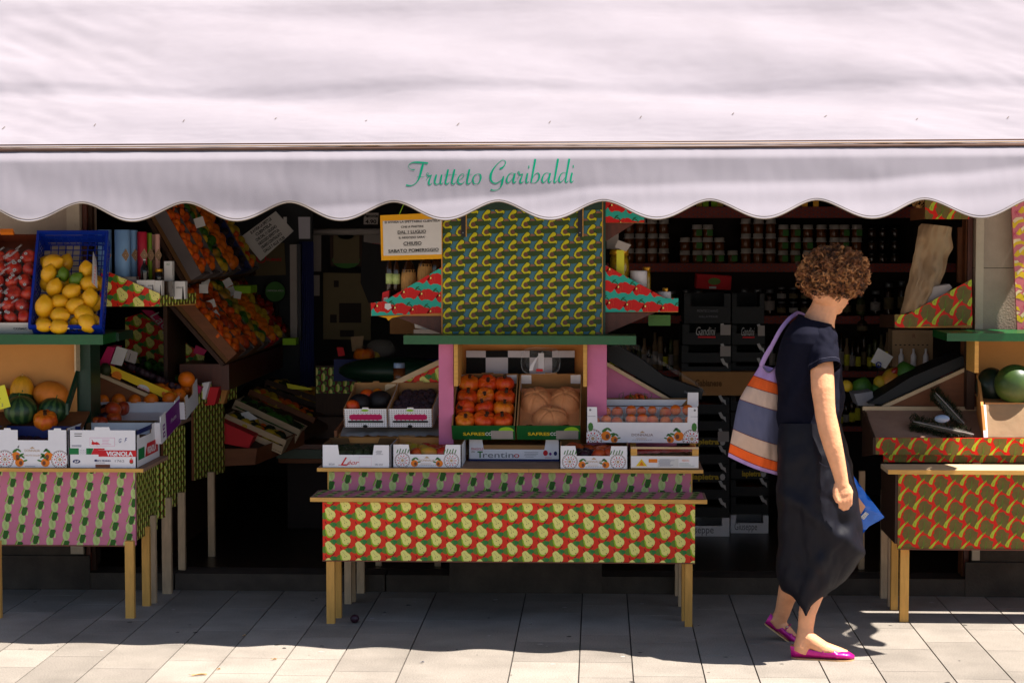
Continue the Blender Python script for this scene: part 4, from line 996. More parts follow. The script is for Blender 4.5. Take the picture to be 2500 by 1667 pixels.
# ---------------------------------------------------------------- avocado cabinet
Yv = 8.98
cb = thing('display_cabinet', (at(1275, 830, Yv).x, 9.1, Zc), 'tall cabinet covered in avocado paper with a green shelf and pink posts', 'cabinet')
m = MB(); x0, x1, z0, z1 = front(m, 1081, 440, 1470, 822, Yv, 'avocado', 1.09, (.02, .03)); m.box(x0, x1, Yv + .0005, 9.25, z0, z1, 'tan_board'); m.build('patterned_panel', cb)
m = MB(); m.box(x0 - .006, x0 - .0005, Yv - .004, 9.25, z0, z1, 'tan_board'); m.box(x1 + .0005, x1 + .005, Yv - .003, 9.25, z0, z1, 'board_edge'); m.box(x1 + .0055, x1 + .016, Yv - .006, 9.25, z0, z1, 'dark_green_paint'); zt2 = Z(511, Yv)
m.box(x0, x1, Yv - .008, Yv - .001, zt2 - .003, zt2 + .05, 'dark_green_paint'); m.build('edge_frame', cb)
for xx in (1126, 1411):
    m = MB(); a = at(xx, 578, Yv - .005); b = at(xx + 11, 460, Yv - .005); m.box(a.x, b.x, Yv - .014, Yv - .002, a.z, b.z, 'metal_dark'); m.box(b.x, b.x + .005, Yv - .011, Yv - .002, a.z, b.z, 'board_edge')
    m.ell((a.x + .009, Yv - .015, a.z + .018), (.0035, .002, .0035), 'metal_grey', 8, 6); m.build('hinge', cb)
m = MB(); a = at(985, 819, 8.8); b = at(1553, 841, 8.8); zz = at(1270, 841, 8.8).z; z2 = at(1270, 819.5, 8.8).z
m.box(a.x, b.x, 8.80, 8.97, zz, z2, 'green_paint'); zsh = zz; m.build('green_shelf', cb)
for (xa, xb, Y_) in ((1071, 1107, 8.9), (1434, 1481, 8.9)):
    m = MB(); a = at(xa, 840, Y_); b = at(xb, 1060, Y_); m.box(a.x, b.x, Y_, Y_ + .03, Zc + .001, zsh - .001, 'pink_paint')
    m.build('post', cb)
for (xa, xb) in ((1108, 1117.5), (1424, 1433)):
    m = MB(); a = at(xa, 840, 8.87); b = at(xb, 840, 8.87); m.box(a.x, b.x, 8.87, 9.22, at(1, 912, 8.87).z - .05, zsh - .001, 'board_edge'); m.build('rail', cb)
m = MB(); a = at(1100, 845, 9.22); b = at(1440, 930, 9.22); m.box(a.x, b.x, 9.22, 9.24, b.z - .3, zsh - .001, 'tan_board'); m.build('back_board', cb)
# right triangle
m = MB(); P = [at(1482, 893, 9.12), at(1482, 1100, 9.12), at(1652, 1100, 9.12), at(1652, 990, 9.12)]; m.prism(P, (0, .012, 0), 'pink_paint')
m.build('side_panel', cb)
m = MB(); p = at(1482, 884, 9.11); q = at(1652, 982, 9.11); m.obb(p, q - p, (0, .02, 0), (0, 0, -.018), 'pale_wood'); m.build('slanted_rail', cb)
m = MB(); P = [at(1071, 884, 9.21), at(1071, 1040, 9.21), at(925, 1040, 9.21), at(942, 946, 9.21)]; o = P[2]
m.prism(P, (0, .012, 0), 'pat_red'); u0 = Vector((1, 0, 0))
cp = [((p - o).x, (p - o).z) for p in (P[2], P[1], P[0], P[3])]; paper(m, (o.x, o.y - .001, o.z), (1, 0, 0), (0, 0, 1), cp, 'pear', 1.1); m.build('side_panel', cb)
m = MB(); p = at(940, 940, 9.19); q = at(1071, 878, 9.19); m.obb(p, q - p, (0, .02, 0), (0, 0, -.026), 'pale_wood'); m.build('slanted_rail', cb)
# pepper patterned side trays
def wing(pxs, nm='side_tray', pat='pepper', Y=Yv, sc_=1.0, ph=(0, 0), par=None, d=.26, base='tan_board'):
    P = [at(a, b, Y) for a, b in pxs]; m = MB(); m.prism(P, (0, .01, 0), base); o = P[0]
    k = min(range(len(P)), key=lambda i: P[i].x); ox = P[k].x; oz = min(p.z for p in P)
    cp = [(p.x - ox, p.z - oz) for p in P]; paper(m, (ox, Y - .0008, oz), (1, 0, 0), (0, 0, 1), cp, pat, sc_, ph)
    xs = [p.x for p in P]; m.box(min(xs), max(xs), Y + .0105, Y + d, oz, oz + .012, base)
    # outer end lip
    return m, (min(xs), max(xs), oz)
m, wl = wing([(1079, 652), (1079, 764), (907, 771), (905, 740), (937, 735)], ph=(.03, .045)); m.box(wl[0], wl[0] + .008, Yv + .0105, Yv + .26, wl[2] + .013, wl[2] + .05, 'pep_red'); m.build('side_tray', cb)
m, wr = wing([(1477.5, 647), (1624.5, 728), (1656, 728.5), (1656, 760), (1477.5, 762)], ph=(.10, .035)); m.box(wr[1] - .008, wr[1], Yv + .0105, Yv + .26, wr[2] + .013, wr[2] + .05, 'pat_cream'); m.build('side_tray', cb)
m, wt = wing([(1477.5, 480), (1540, 480), (1573, 533), (1573, 543), (1477.5, 544)], ph=(.07, .0)); m.build('side_tray', cb)
def bracket(p, q, r):
    m = MB(); m.prism([p, q, r], (0, .018, 0), 'mahogany'); m.build('bracket', cb)
bracket(at(1478, 763, 9.02), at(1600, 763, 9.02), at(1478, 815, 9.02)); bracket(at(1078, 768, 9.02), at(960, 771, 9.02), at(1078, 815, 9.02)); bracket(at(1478, 545, 9.02), at(1550, 545, 9.02), at(1478, 590, 9.02))
# checkered cloth
m = MB(); xs = [1138, 1186, 1240, 1293, 1348, 1403]; ys = [856, 872.5, 912]
for i in range(5):
    for j in range(2):
        a = at(xs[i], ys[j + 1], 9.19); b = at(xs[i + 1], ys[j], 9.19); mt = 'cloth_white' if (i + j) % 2 == 0 else 'cloth_black'
        m.grid(lambda p, q: (a.x + (b.x - a.x) * p / 6, 9.19 + .004 * math.sin((a.x + (b.x - a.x) * p / 6) * 40) + .003 * math.sin((a.z + (b.z - a.z) * q / 4) * 60), a.z + (b.z - a.z) * q / 4), 7, 5, mt)
tag(m.build('checkered_cloth'), 'black and white checkered cloth hanging under the green shelf', 'cloth')
# clear tub with strap
def sq(t, a, b, n=4): c, s_ = math.cos(t), math.sin(t); r = (abs(c) ** n + abs(s_) ** n) ** (-1 / n); return a * r * c, b * r * s_
tb = thing('clear_tub', at(1321, 908, 9.05), 'clear plastic tub with a white strap in front of the checkered cloth', 'tub'); c0 = at(1321, 878, 9.08)
m = MB(); m.grid(lambda i, j: (lambda q: (c0.x + q[0], 9.0 + .05 * j, c0.z + q[1]))(sq(2 * math.pi * i / 40, .086 - .007 * j, .058 - .006 * j)), 40, 3, 'clear_plastic', cu=True)
m.grid(lambda i, j: (lambda q: (c0.x + q[0] * j / 3, 9.1, c0.z + q[1] * j / 3))(sq(2 * math.pi * i / 40, .072, .046)), 40, 4, 'clear_plastic', cu=True); m.build('tub_body', tb)
m = MB(); m.tube([(lambda q: (c0.x + q[0], 8.998, c0.z + q[1]))(sq(2 * math.pi * i / 40, .087, .059)) for i in range(41)], .0028, 'clear_plastic', 6, False); m.build('tub_rim', tb)
m = MB(); A = [at(1296, 905, 8.99), at(1299, 893, 8.985), at(1308, 877, 8.98), at(1322, 861, 8.98), at(1330, 855, 8.98)]
m.grid(lambda i, j: A[i] + Vector((.008 * (1 if j else -1), 0, .006 * (1 if j else -1) * (i > 1))), 5, 2, 'white_lid', flip=False); m.grid(lambda i, j: A[i] + Vector((.008 * (1 if j else -1), .002, .006 * (1 if j else -1) * (i > 1))), 5, 2, 'white_lid', flip=True)
m.ell(at(1324, 860, 8.975), (.004, .003, .004), 'print_grey', 8, 6); m.build('strap', tb)
m = MB(); a = at(1314, 905, 9.05); b = at(1328, 862, 9.05); m.box(a.x, b.x, 9.05, 9.053, a.z, b.z, 'white_lid'); a = at(1309, 905, 9.04); m.box(a.x, a.x + .03, 9.045, 9.048, a.z - .003, a.z + .008, 'print_red'); m.build('lid_clip', tb)
# notice on the left
Yn = 8.955
nt_ = thing('notice_board', at(1005, 634, Yn), 'yellow framed notice of the Saturday afternoon closing hanging left of the avocado panel', 'notice')
m = MB(); P = [at(928, 526, Yn), at(1079.5, 519, Yn), at(1079.5, 632, Yn), at(931, 636, Yn)]; m.prism(P, (0, .004, 0), 'paper_yellow'); m.build('board', nt_)
m = MB(); P = [at(934.5, 540, Yn - .0015), at(1078, 534, Yn - .0015), at(1078, 621, Yn - .0015), at(936.5, 624.5, Yn - .0015)]; m.prism(P, (0, .001, 0), 'paper')
for (t, xa, xb, bl, h, ul) in (('SI AVVISA LA SPETTABILE CLIENTELA', 939, 1074, 546, 5.4, 0), ('CHE A PARTIRE', 979, 1034, 557, 5, 0), ('DAL 1 LUGLIO', 971, 1040, 571, 7.5, 1), ('IL NEGOZIO SARA’', 974, 1038, 583.5, 5.4, 0), ('CHIUSO', 985, 1029, 599, 8.2, 1), ('SABATO POMERIGGIO', 948, 1071, 617, 7.4, 1)):
    o = at(xa, bl, Yn - .0035); e = at(xb, bl - (xb - xa) * .035, Yn - .0035); u = (e - o); m.text(t, o, u, (0, 0, 1), h * PXM(Yn), 'print_black', w=u.length, bold=.015, off=.0003)
    if ul: m.obb(o + Vector((0, 0, -.0035)), u, (0, .0005, 0), (0, 0, .0012), 'print_black')
m.build('sheet', nt_)
m = MB(); m.tube([at(975, 523, Yn), at(985, 500, Yn), at(992, 470, Yn)], .0015, 'lime', 4); m.build('ribbon', nt_)
# straw flasks and bottles on the left tray
def bottle(x, yb, h, r, mt, lab, Y, cat='bottle', straw=False, neckm=None, labm=None, group=None, name='bottle'):
    p = at(x, yb, Y); k = PXM(Y); h *= k; r *= k
    t = thing(name, p, lab, cat, group)
    m = MB(); m.lathe([(r * .9, 0), (r, h * .03), (r, h * .55), (r * .75, h * .68), (r * .33, h * .78), (r * .3, h * .93), (r * .36, h * .935), (r * .36, h)], p, mt, 14, ms=[mt] * 5 + [neckm or mt] * 2); m.build('glass', t)
    if labm: m = MB(); m.lathe([(r * 1.02, h * .18), (r * 1.02, h * .45)], p, labm, 14); m.build('paper_label', t)
    if straw: m = MB(); m.lathe([(r * .95, 0), (r * 1.12, h * .05), (r * 1.14, h * .4), (r * .95, h * .58)], p, 'straw', 18); m.build('straw_wrap', t)
    return t
for (x, yb, h, r, mt, lb, s_, lm) in ((951, 690, 75, 9, 'glass_brown', 'green labelled bottle leftmost behind the left pepper tray', 0, 'fen_pale'), (968, 690, 72, 9, 'glass_brown', 'green labelled bottle second from left behind the left pepper tray', 0, 'fen_pale'),
                                  (998, 705, 95, 17, 'glass_brown', 'lower straw wrapped flask behind the left pepper tray', 1, None), (1040, 688, 90, 19, 'glass_brown', 'larger straw wrapped flask beside the avocado panel', 1, None), (1063, 680, 80, 14, 'glass_brown', 'dark bottle hidden between flask and avocado panel', 0, None)):
    bottle(x, yb + 20, h + 20, r, mt, lb, 9.08, straw=bool(s_), labm=lm, name='wine_flask' if s_ else 'bottle')
m = MB(); P = [at(934, 714, 9.01), at(950, 709, 9.01), at(948, 745, 9.01), at(930, 748, 9.01)]; m.prism(P, (0, .05, 0), 'print_red'); P = [at(937, 727, 9.008), at(947, 725, 9.008), at(945, 740, 9.008), at(935, 742, 9.008)]; m.prism(P, (0, .001, 0), 'paper'); tag(m.build('red_packet'), 'small red packet standing at the low end of the left pepper tray', 'packet')
m = MB(); m.prism([at(925, 772, 8.975), at(987, 770, 8.975), at(957, 776, 8.975), at(948, 783, 8.975), at(943, 776, 8.975)], (0, .002, 0), 'paper_yellow'); tag(m.build('yellow_tape'), 'torn yellow tape under the left pepper tray', 'tape')
m = MB(); P = [at(940, 741, 8.974), at(953, 740, 8.974), at(956, 752, 8.974), at(947, 757, 8.974), at(939, 752, 8.974)]; m.prism(P, (0, .002, 0), 'paper'); tag(m.build('sticker'), 'pale torn sticker on the left pepper tray', 'sticker')
# jars on the right tray
def jar(x, yt, yb, w, Y, mt, lid, lab, cat='jar', group=None, lidh=.16, name='jar', lidw=1.0, extra=None, base=None):
    p = at(x, yb, Y); k = PXM(Y); h = (yb - yt) * k; r = w / 2 * k
    if base is not None: h += p.z - base; p.z = base
    t = thing(name, p, lab, cat, group)
    m = MB(); m.lathe([(r * .92, 0), (r, h * .04), (r, h * .72), (r * .86, h * (1 - lidh) - .0005)], p, mt, 16); m.build('glass', t)
    m = MB(); m.lathe([(r * .92 * lidw, h * (1 - lidh)), (r * .94 * lidw, h * .98), (r * .88 * lidw, h)], p, lid, 18); m.build('lid', t)
    if extra: extra(t, p, r, h)
    return t
def yl(t, p, r, h):
    m = MB(); m.box(p.x - r * .25, p.x + r * .5, p.y - r * 1.08, p.y - r * 1.02, p.z + h * .48, p.z + h * .99, 'note_yellow'); m.build('yellow_tag', t)
bz = wr[2] + .013
jar(1511, 609, 690, 50, 9.07, 'jar_pickle', 'gold_lid', 'large jar of pickles with a yellow tag on the right pepper tray', lidh=.1, extra=yl, base=bz)
jar(1559, 661, 715, 38, 9.05, 'jar_orange', 'white_lid', 'squat jar with a wide white lid on the right pepper tray', lidh=.42, lidw=1.15, base=bz)
jar(1578, 652, 720, 20, 9.12, 'jar_pickle', 'gold_lid', 'slim jar with a gold lid behind the white lidded jar', lidh=.12, base=bz)
jar(1622, 712, 740, 31, 9.06, 'glass_dark', 'white_lid', 'low jar with a white lid at the outer end of the right pepper tray', lidh=.5, lidw=1.1, base=bz)
jar(1624, 703, 740, 15, 9.13, 'jar_orange', 'gold_lid', 'small gold lidded jar at the outer end of the right pepper tray', lidh=.3, base=bz)
m = MB(); P = [at(1509, 586, 9.0), at(1541, 598, 9.0), at(1529, 614, 9.0), at(1501, 604, 9.0)]; m.prism(P, (0, .001, 0), 'paper_grey'); tag(m.build('paper_note'), 'small tilted paper note above the pickle jar', 'note')
m = MB(); a = at(1481, 560, 9.15); b = at(1510, 608, 9.15); m.box(a.x, b.x, 9.15, 9.16, b.z, a.z, 'paper_grey'); tag(m.build('paper_packet'), 'pale packet standing behind the pickle jar', 'packet')
jar(1500, 487, 520, 40, 9.05, 'print_navy', 'gold_lid', 'navy tin with a gold top on the uppermost pepper tray', cat='tin', name='tin')
m = MB(); a = at(1583, 769, 9.1); b = at(1637, 795, 9.1); m.box(a.x, b.x, 9.1, 9.103, b.z, a.z, 'leaf'); tag(m.build('green_card'), 'plain dull green card below the right pepper tray', 'card')
# black film covered crate on the right slope
p0 = at(1488, 846, 9.0); p1 = at(1716, 954, 9.0); dn = (p1 - p0).normalized(); nn = Vector((-dn.z, 0, dn.x)) * -1
bc = thing('wrapped_crate', p1, 'black crate wrapped in clear film leaning on the pink slope', 'crate')
m = MB(); P = [at(1484, 880, 9.135), at(1484, 846, 9.135), at(1505, 842, 9.135), at(1560, 872, 9.135), at(1620, 918, 9.135), at(1718, 953, 9.135), at(1712, 974, 9.135), at(1645, 972, 9.135)]; m.prism(P, (0, .11, 0), 'crate_black'); m.build('crate_body', bc)
o = at(1585, 905, 9.132)
m = MB()
def fl(i, j):
    t = i / 30; P = [at(1500, 840, 9.125), at(1560, 848, 9.125), at(1640, 900, 9.125), at(1700, 935, 9.125), at(1722, 958, 9.125)]; k = t * 4; q = min(int(k), 3); b = P[q].lerp(P[q + 1], k - q)
    return b + Vector((0, .12 * j / 8, .012 * noise.noise(Vector((t * 12, j * .7, 0))) - .012 * (j == 0)))
m.grid(fl, 31, 9, 'film'); m.build('film_wrap', bc)
m = MB(); m.text('Saporí', at(1670, 958, 9.132), (1, 0, -.33), (.33, 0, 1), .012, 'print_grey'); m.build('print', bc)
# ---------------------------------------------------------------- left stall
lt = thing('market_stall', (-2.3, 8.9, 0), 'left wooden market stall with pink fennel patterned front', 'stall')
Yl = 8.635; XR = X(347, Yl)
m = MB(); m.box(-3.3, XR, Yl, Yl + .005, at(300, 1152.5, Yl).z, at(300, 1144, Yl).z, 'board_edge'); zl = at(300, 1144, Yl).z; zlb = at(300, 1152.5, Yl).z
m.box(-3.3, XR, Yl + .0051, 9.15, zlb, zl - .0005, 'dirty_ply'); m.build('counter_top', lt)
XP = X(327, 8.69)
m = MB(); a = at(-150, 1330, 8.69); zlo = at(300, 1330.5, 8.69).z; zhi = zlb - .0005; m.box(a.x, XP - .0, 8.6905, 8.71, zlo, zhi, 'pat_pink')
paper(m, (a.x, 8.69, zlo), (1, 0, 0), (0, 0, 1), [(0, 0), (XP - a.x, 0), (XP - a.x, zhi - zlo), (0, zhi - zlo)], 'fennel', 1.0, (.02, .01)); m.box(a.x, XP, 8.684, 8.69, zlo - .005, zlo - .0005, 'print_brown'); m.build('front_panel', lt)
m = MB()
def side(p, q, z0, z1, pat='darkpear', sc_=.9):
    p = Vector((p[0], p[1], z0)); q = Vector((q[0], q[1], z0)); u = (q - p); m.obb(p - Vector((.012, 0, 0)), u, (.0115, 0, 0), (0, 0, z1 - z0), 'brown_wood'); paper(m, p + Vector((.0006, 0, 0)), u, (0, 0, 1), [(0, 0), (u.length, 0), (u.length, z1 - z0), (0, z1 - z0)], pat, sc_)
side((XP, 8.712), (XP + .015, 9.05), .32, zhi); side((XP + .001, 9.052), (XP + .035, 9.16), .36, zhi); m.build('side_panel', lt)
def legat(par, x0, x1, yb, z, top, mt='leg_wood_old', d=.03):
    Y = (CAMZ - z) * F / (yb - 565) ; Y = Y * 1.0
    c = onz((x0 + x1) / 2, yb, z); w = (x1 - x0) * c.y / F; m = MB(); m.box(c.x - w / 2, c.x + w / 2, c.y, c.y + d, z, top, mt); m.build('leg', par)
legat(lt, 306, 328, 1509, 0, .34, 'leg_wood'); legat(lt, 347, 366, 1479, 0, .36, 'leg_wood'); legat(lt, 368, 381, 1472, 0, .4); legat(lt, -14, 2, 1509, 0, .34, 'leg_wood')
lt2 = thing('market_stall', (XP, 9.4, 0), 'patterned stall standing just behind the left stall, its side in pear paper', 'stall')
m = MB()
XQ = -2.037
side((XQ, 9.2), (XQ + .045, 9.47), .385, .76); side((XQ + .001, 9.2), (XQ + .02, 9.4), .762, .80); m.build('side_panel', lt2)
m = MB(); m.box(-3.3, XQ + .03, 9.17, 9.7, .762, .778, 'dirty_ply'); m.build('counter_top', lt2)
legat(lt2, 396, 419, 1449, 0, .45); legat(lt2, 435, 452, 1391, STEP, .45)
lt3 = thing('market_stall', (XQ, 9.9, 0), 'third patterned stall inside the shop door behind the left stalls', 'stall')
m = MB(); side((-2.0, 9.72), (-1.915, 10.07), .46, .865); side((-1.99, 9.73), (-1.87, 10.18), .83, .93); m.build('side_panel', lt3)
m = MB(); m.box(-3.3, -2.0, 9.72, 10.3, .84, .856, 'dirty_ply'); m.build('counter_top', lt3); legat(lt3, 508, 524, 1358, STEP, .5)
# cherry carton
def vign(m, f):
    W, H = f.W, f.H; k = W / 165
    y = lambda p: H - (p - 1050) * k; x = lambda p: (p - 168) * k
    fr_(m, f, .001, y(1109), x(219), y(1094), 'print_green'); ff(m, f, [(x(218), y(1109)), (x(222), y(1109)), (x(228), y(1094)), (x(218), y(1094))], 'print_green')
    fr_(m, f, x(192), y(1109), x(210), y(1094), 'card_white', .001)
    for i in range(4):
        for j in range(3): ff(m, f, line((x(194 + i * 4), y(1097 + j * 4)), (x(197 + i * 4), y(1100 + j * 4)), .001), 'print_grey', .0014)
    ff(m, f, [(x(222), y(1109)), (x(240), y(1109)), (x(240), y(1098)), (x(255), y(1098)), (x(255), y(1094)), (x(229), y(1094))], 'print_red'); fr_(m, f, x(240), y(1114), W - .001, y(1098.5), 'print_red', .0009)
    ft(m, f, 'VIGNOLA', x(259), y(1112), .0195, 'card_white', w=x(324) - x(259), bold=.04)
    ff(m, f, ellpts(x(186), y(1126), .017, .0085, 16), 'print_navy'); ft(m, f, 'JLIP', x(186), y(1128.5), .009, 'card_white', w=.022, center=True, bold=.03, shear=.2)
    fr_(m, f, x(230), y(1126), x(236), y(1121), 'print_navy'); ft(m, f, 'BCC FELSINEA', x(237), y(1126), .0078, 'print_navy', w=x(270) - x(237), bold=.02); scribble(m, f, x(232), y(1130), x(270), y(1128), 1, 'print_grey')
    ft(m, f, '1762', x(280), y(1127), .010, 'print_grey', w=x(303) - x(280)); ff(m, f, ellpts(x(320), y(1126), .009, .010, 12), 'print_leaf'); ff(m, f, [(x(316), y(1129)), (x(324), y(1129)), (x(324), y(1121)), (x(316), y(1121))], 'print_red', .0012); ff(m, f, [(x(317), y(1120)), (x(323), y(1120)), (x(320), y(1116))], 'print_gold', .0012)
    fr_(m, f, x(219), y(1089), x(280), y(1068), 'print_pink', .0006); fr_(m, f, x(219.6), y(1088.4), x(279.4), y(1068.6), 'card_white', .0010)
    for c_ in (228, 236): ff(m, f, ellpts(x(c_), y(1082), .006, .007, 10), 'print_red', .0013)
    ff(m, f, [(x(223), y(1085)), (x(245), y(1085)), (x(240), y(1080)), (x(224), y(1078))], 'print_red', .0014); ff(m, f, line((x(228), y(1080)), (x(224), y(1073)), .003), 'print_red', .0013)
    scribble(m, f, x(247), y(1086), x(278), y(1071), 4, 'print_pink', 5)
    ft(m, f, 'G', x(290), y(1080), .019, 'print_blue', w=.012, shear=.25); ft(m, f, 'F', x(304), y(1078), .019, 'print_blue', w=.012, shear=.3)
    scribble(m, f, x(181), y(1067), x(206), y(1056), 2, 'print_black', 3, .003); scribble(m, f, x(174), y(1091), x(200), y(1086), 2, 'print_navy', 4, .0018); fr_(m, f, x(232), .001, x(268), y(1133), 'print_brown', .0009)
def vside(m, f):
    u, w = f.v, f.w; o = f.p(f.W, 0, 0); H = f.H
    m.flat(o, u, w, [(.002, H - .022), (.3, H - .022), (.3, H - .001), (.002, H - .001)], 'print_navy', .001)
    m.flat(o, u, w, [(.03, .03), (.15, .03), (.15, .08), (.03, .08)], 'print_green', .001); m.flat(o, u, w, [(.16, .03), (.42, .03), (.42, .088), (.2, .088)], 'print_red', .001); m.text('VIGNOLA', o + u * .2 + w * .04, u, w, .03, 'card_white', w=.18, off=.0014, bold=.04)
f = level(168, 333, 1050, 1142, 8.66, .46); f.o.z = zl + .001; hw = f.W * .5
fp = [(0, 0), (f.W, 0), (f.W, f.H), (f.W * .61, f.H), (f.W * .6, f.H + .014), (f.W * .385, f.H + .014), (f.W * .375, f.H), (0, f.H)]
carton('cherry_carton', 'white carton lettered Vignola on the corner of the left stall', 'carton', f, front_pts=fp, prt=vign, pr_side=vside, side_pts=[(0, 0), (.46, 0), (.46, f.H), (.30, f.H), (.28, f.H - .04), (.06, f.H - .04), (.04, f.H), (0, f.H)], lip=.06, mi='cardboard_dark')
f = level(-8, 164.5, 1048, 1144, 8.66, .28); f.o.z = zl + .001; k = f.W / 172.5
fp = [(0, 0), (f.W, 0), (f.W, f.H - .008), (f.W - 15 * k, f.H - .008), (f.W - 16 * k, f.H), (f.W - 32 * k, f.H), (f.W - 34 * k, f.H - .008), (f.W - 47 * k, f.H - .008), (f.W - 47 * k, f.H - 29 * k), (51 * k, f.H - 29 * k), (51 * k, f.H - .008), (35 * k, f.H - .008), (33 * k, f.H), (18 * k, f.H), (17 * k, f.H - .008), (0, f.H - .008)]
def don2(m, f):
    W = f.W; cp = None
    for sg, x0 in ((1, 0), (-1, W)): plate(m, f, x0 + sg * .035, .036, .04); fruitpic(m, f, x0 + sg * .085, .05, .02, 'print_orange', sg); fruitpic(m, f, x0 + sg * .10, .022, .02, 'print_orange', sg)
    ft(m, f, 'DONNALIA', W / 2, .07, .011, 'print_gold', w=.068, center=True); ff(m, f, [(W / 2 - .012, .084), (W / 2 + .012, .084), (W / 2, .092)], 'print_gold'); ft(m, f, 'LA FRUTTA SICILIANA', W / 2, .050, .007, 'print_gold', w=.085, center=True); scribble(m, f, W / 2 - .035, .004, W / 2 + .04, .008, 1, 'print_grey')
    ff(m, f, [(.09, .09), (.10, .10), (.098, .085)], 'print_grey')
carton('plum_carton', 'white fruit printed carton with a square cut-out at the left edge of the left stall', 'carton', f, front_pts=fp, prt=don2, lip=.08, mi='cardboard_dark')
fill(f, 'plum', 'plum', 'dark plum in the carton with the square cut-out', 'plum', 'plums in the left printed carton', .028, 7, 6, .098, jit=.3)
# carton with purple side
f = Fr(at(152, 1032, 9.02), at(393, 1032, 9.02), at(152, 1032, 9.02) + Vector((0, .42, .06)), .10)
def purp(m, f):
    u, w = f.v, f.w; o = f.p(f.W, 0, 0); m.flat(o, u, w, [(.10, .002), (.415, .002), (.415, .12), (.10, .12)], 'print_purple', .001)
    for c_ in (.02, .055): m.flat(o, u, w, [(.03, c_), (.075, c_), (.075, c_ + .026), (.03, c_ + .026)], 'print_purple', .001); m.flat(o, u, w, ellpts(.052, c_ + .013, .012, .007, 8), 'card_white', .0014)
    m.text('Frutta', o + u * .2 + w * .05, u, w, .02, 'card_white', w=.12, off=.0014, shear=.2)
carton('peach_carton', 'white carton with a purple side holding nectarines behind the cherry carton', 'carton', f, pr_side=purp, side_pts=[(0, 0), (.42, 0), (.42, .13), (.32, .13), (.30, .095), (.14, .095), (.12, .13), (0, .13)], lip=.05, mi='card_white')
fill(f, ['nectarine', 'nectarine', 'plum'], 'nectarine', 'red nectarine in the carton with the purple side', 'nectarine', 'nectarines in the purple sided carton', .034, 4, 4, .085, a0=.05, a1=.2, b0=.06, b1=.33)
inst(ME['nectarine'], 'nectarine', f.p(f.W * .42, .18, .12), rot_(), 1.2, 'large nectarine lying on top of the purple sided carton', 'nectarine')
# carton of oranges
f = Fr(at(222, 985, 9.42), at(452, 982, 9.42), at(222, 985, 9.42) + Vector((0, .3, .05)), .085)
carton('orange_carton', 'white carton heaped with oranges on the second left stall', 'carton', f, back_pts=[(0, 0), (f.W, 0), (f.W, .13), (f.W - .08, .13), (f.W - .09, .09), (.09, .09), (.08, .13), (0, .13)], side_pts=[(0, 0), (.3, 0), (.3, .13), (.2, .13), (.18, .08), (.08, .08), (.06, .11), (0, .11)])
fill(f, 'orange', 'orange', 'orange in the heaped carton on the second left stall', 'orange', 'oranges in the heaped carton', .036, 5, 4, .085, jit=.3, dome=.02)
inst(ME['orange'], 'orange', f.p(f.W - .03, .2, .15), rot_(), 1.15, 'largest orange resting high on the right rim of the orange carton', 'orange')
# ---------------------------------------------------------------- left shelf above the stall
ls = thing('wall_shelf', (-2.6, 9.0, 1.2), 'green wooden shelf with a tan back board over the left stall', 'shelf')
m = MB(); Ys = 8.72; zt3 = at(120, 817, Ys).z; zb3 = at(120, 841, Ys).z; xr = X(252, Ys); m.box(-3.4, xr, Ys, 8.96, zb3, zt3, 'green_paint'); m.box(-3.4, X(296, 9.0), 8.961, 9.24, zb3 + .003, zt3 - .003, 'dark_green_paint'); m.build('green_shelf', ls)
m = MB()
def bb_(i, j): x = -3.3 + (X(185, 8.98) + 3.3) * i / 20; zt = zb3 - .012 - .012 * (1 - i / 20) ; return (x, 9.0 + .012 * math.sin(i * .3), zl + .02 + (zt - zl - .02) * j)
m.grid(bb_, 21, 2, 'tan_board'); m.build('back_board', ls)
m = MB(); a = at(181, 842, 8.95); m.box(a.x, a.x + .008, 8.95, 9.1, at(181, 908, 8.95).z, zb3 - .001, 'pale_wood'); m.build('edge_strip', ls)
m = MB(); a = at(186, 842, 9.02); b = at(222, 1000, 9.02); m.box(a.x, b.x, 9.02, 9.2, zl + .1, zb3 - .001, 'dark_green_paint'); m.build('post', ls)
m = MB(); p = at(185, 905, 8.9); q = at(160, 985, 8.72); m.obb(p, q - p, (.012, 0, 0), (0, 0, -.05), 'dark_green_paint'); m.build('side_rail', ls)
# melons below
mt_ = thing('melon_tray', (-2.6, 8.9, zl), 'plain wooden tray holding the melons below the left green shelf', 'tray')
m = MB(); m.obb((-3.2, 8.80, zl + .12), (XP + 3.2 - .28, 0, 0), (0, .2, .09), (0, 0, .01), 'brown_wood'); m.obb((-3.2, 8.79, zl + .001), (XP + 3.2 - .27, 0, 0), (0, .01, 0), (0, 0, .17), 'print_navy'); m.build('base_board', mt_)
def put(k, nm, x, y, Y, s, rot, lab, cat, grp=None): return inst(ME[k], nm, at(x, y, Y), rot, s, lab, cat, grp)
put('wmelon', 'watermelon', 50, 1001, 8.84, 1.12, (.25, 0, 0), 'striped watermelon in the lower left of the melon tray', 'watermelon')
put('wmelon', 'watermelon', 52, 978, 8.93, .9, (.6, .3, 0), 'striped watermelon half hidden behind the lower left one', 'watermelon')
put('wmelon', 'watermelon', 130, 1001, 8.9, 1.0, (.25, .1, 1), 'striped watermelon beside the small orange melon', 'watermelon')
put('ymelon', 'yellow_melon', 54, 958, 8.95, .9, (.1, .05, 0), 'upright yellow melon behind the watermelons', 'melon')
put('omelon', 'orange_melon', 124, 964, 8.95, 1.08, (0, .15, .1), 'wide orange melon lying behind the watermelons', 'melon')
put('squash_pale', 'orange_melon', 111, 1026, 8.82, 1.18, (.5, .1, 0), 'small round orange melon at the front of the melon tray', 'melon')
put('omelon', 'orange_melon', -6, 968, 8.95, .9, (0, .15, 1), 'orange melon behind the yellow price card', 'melon')
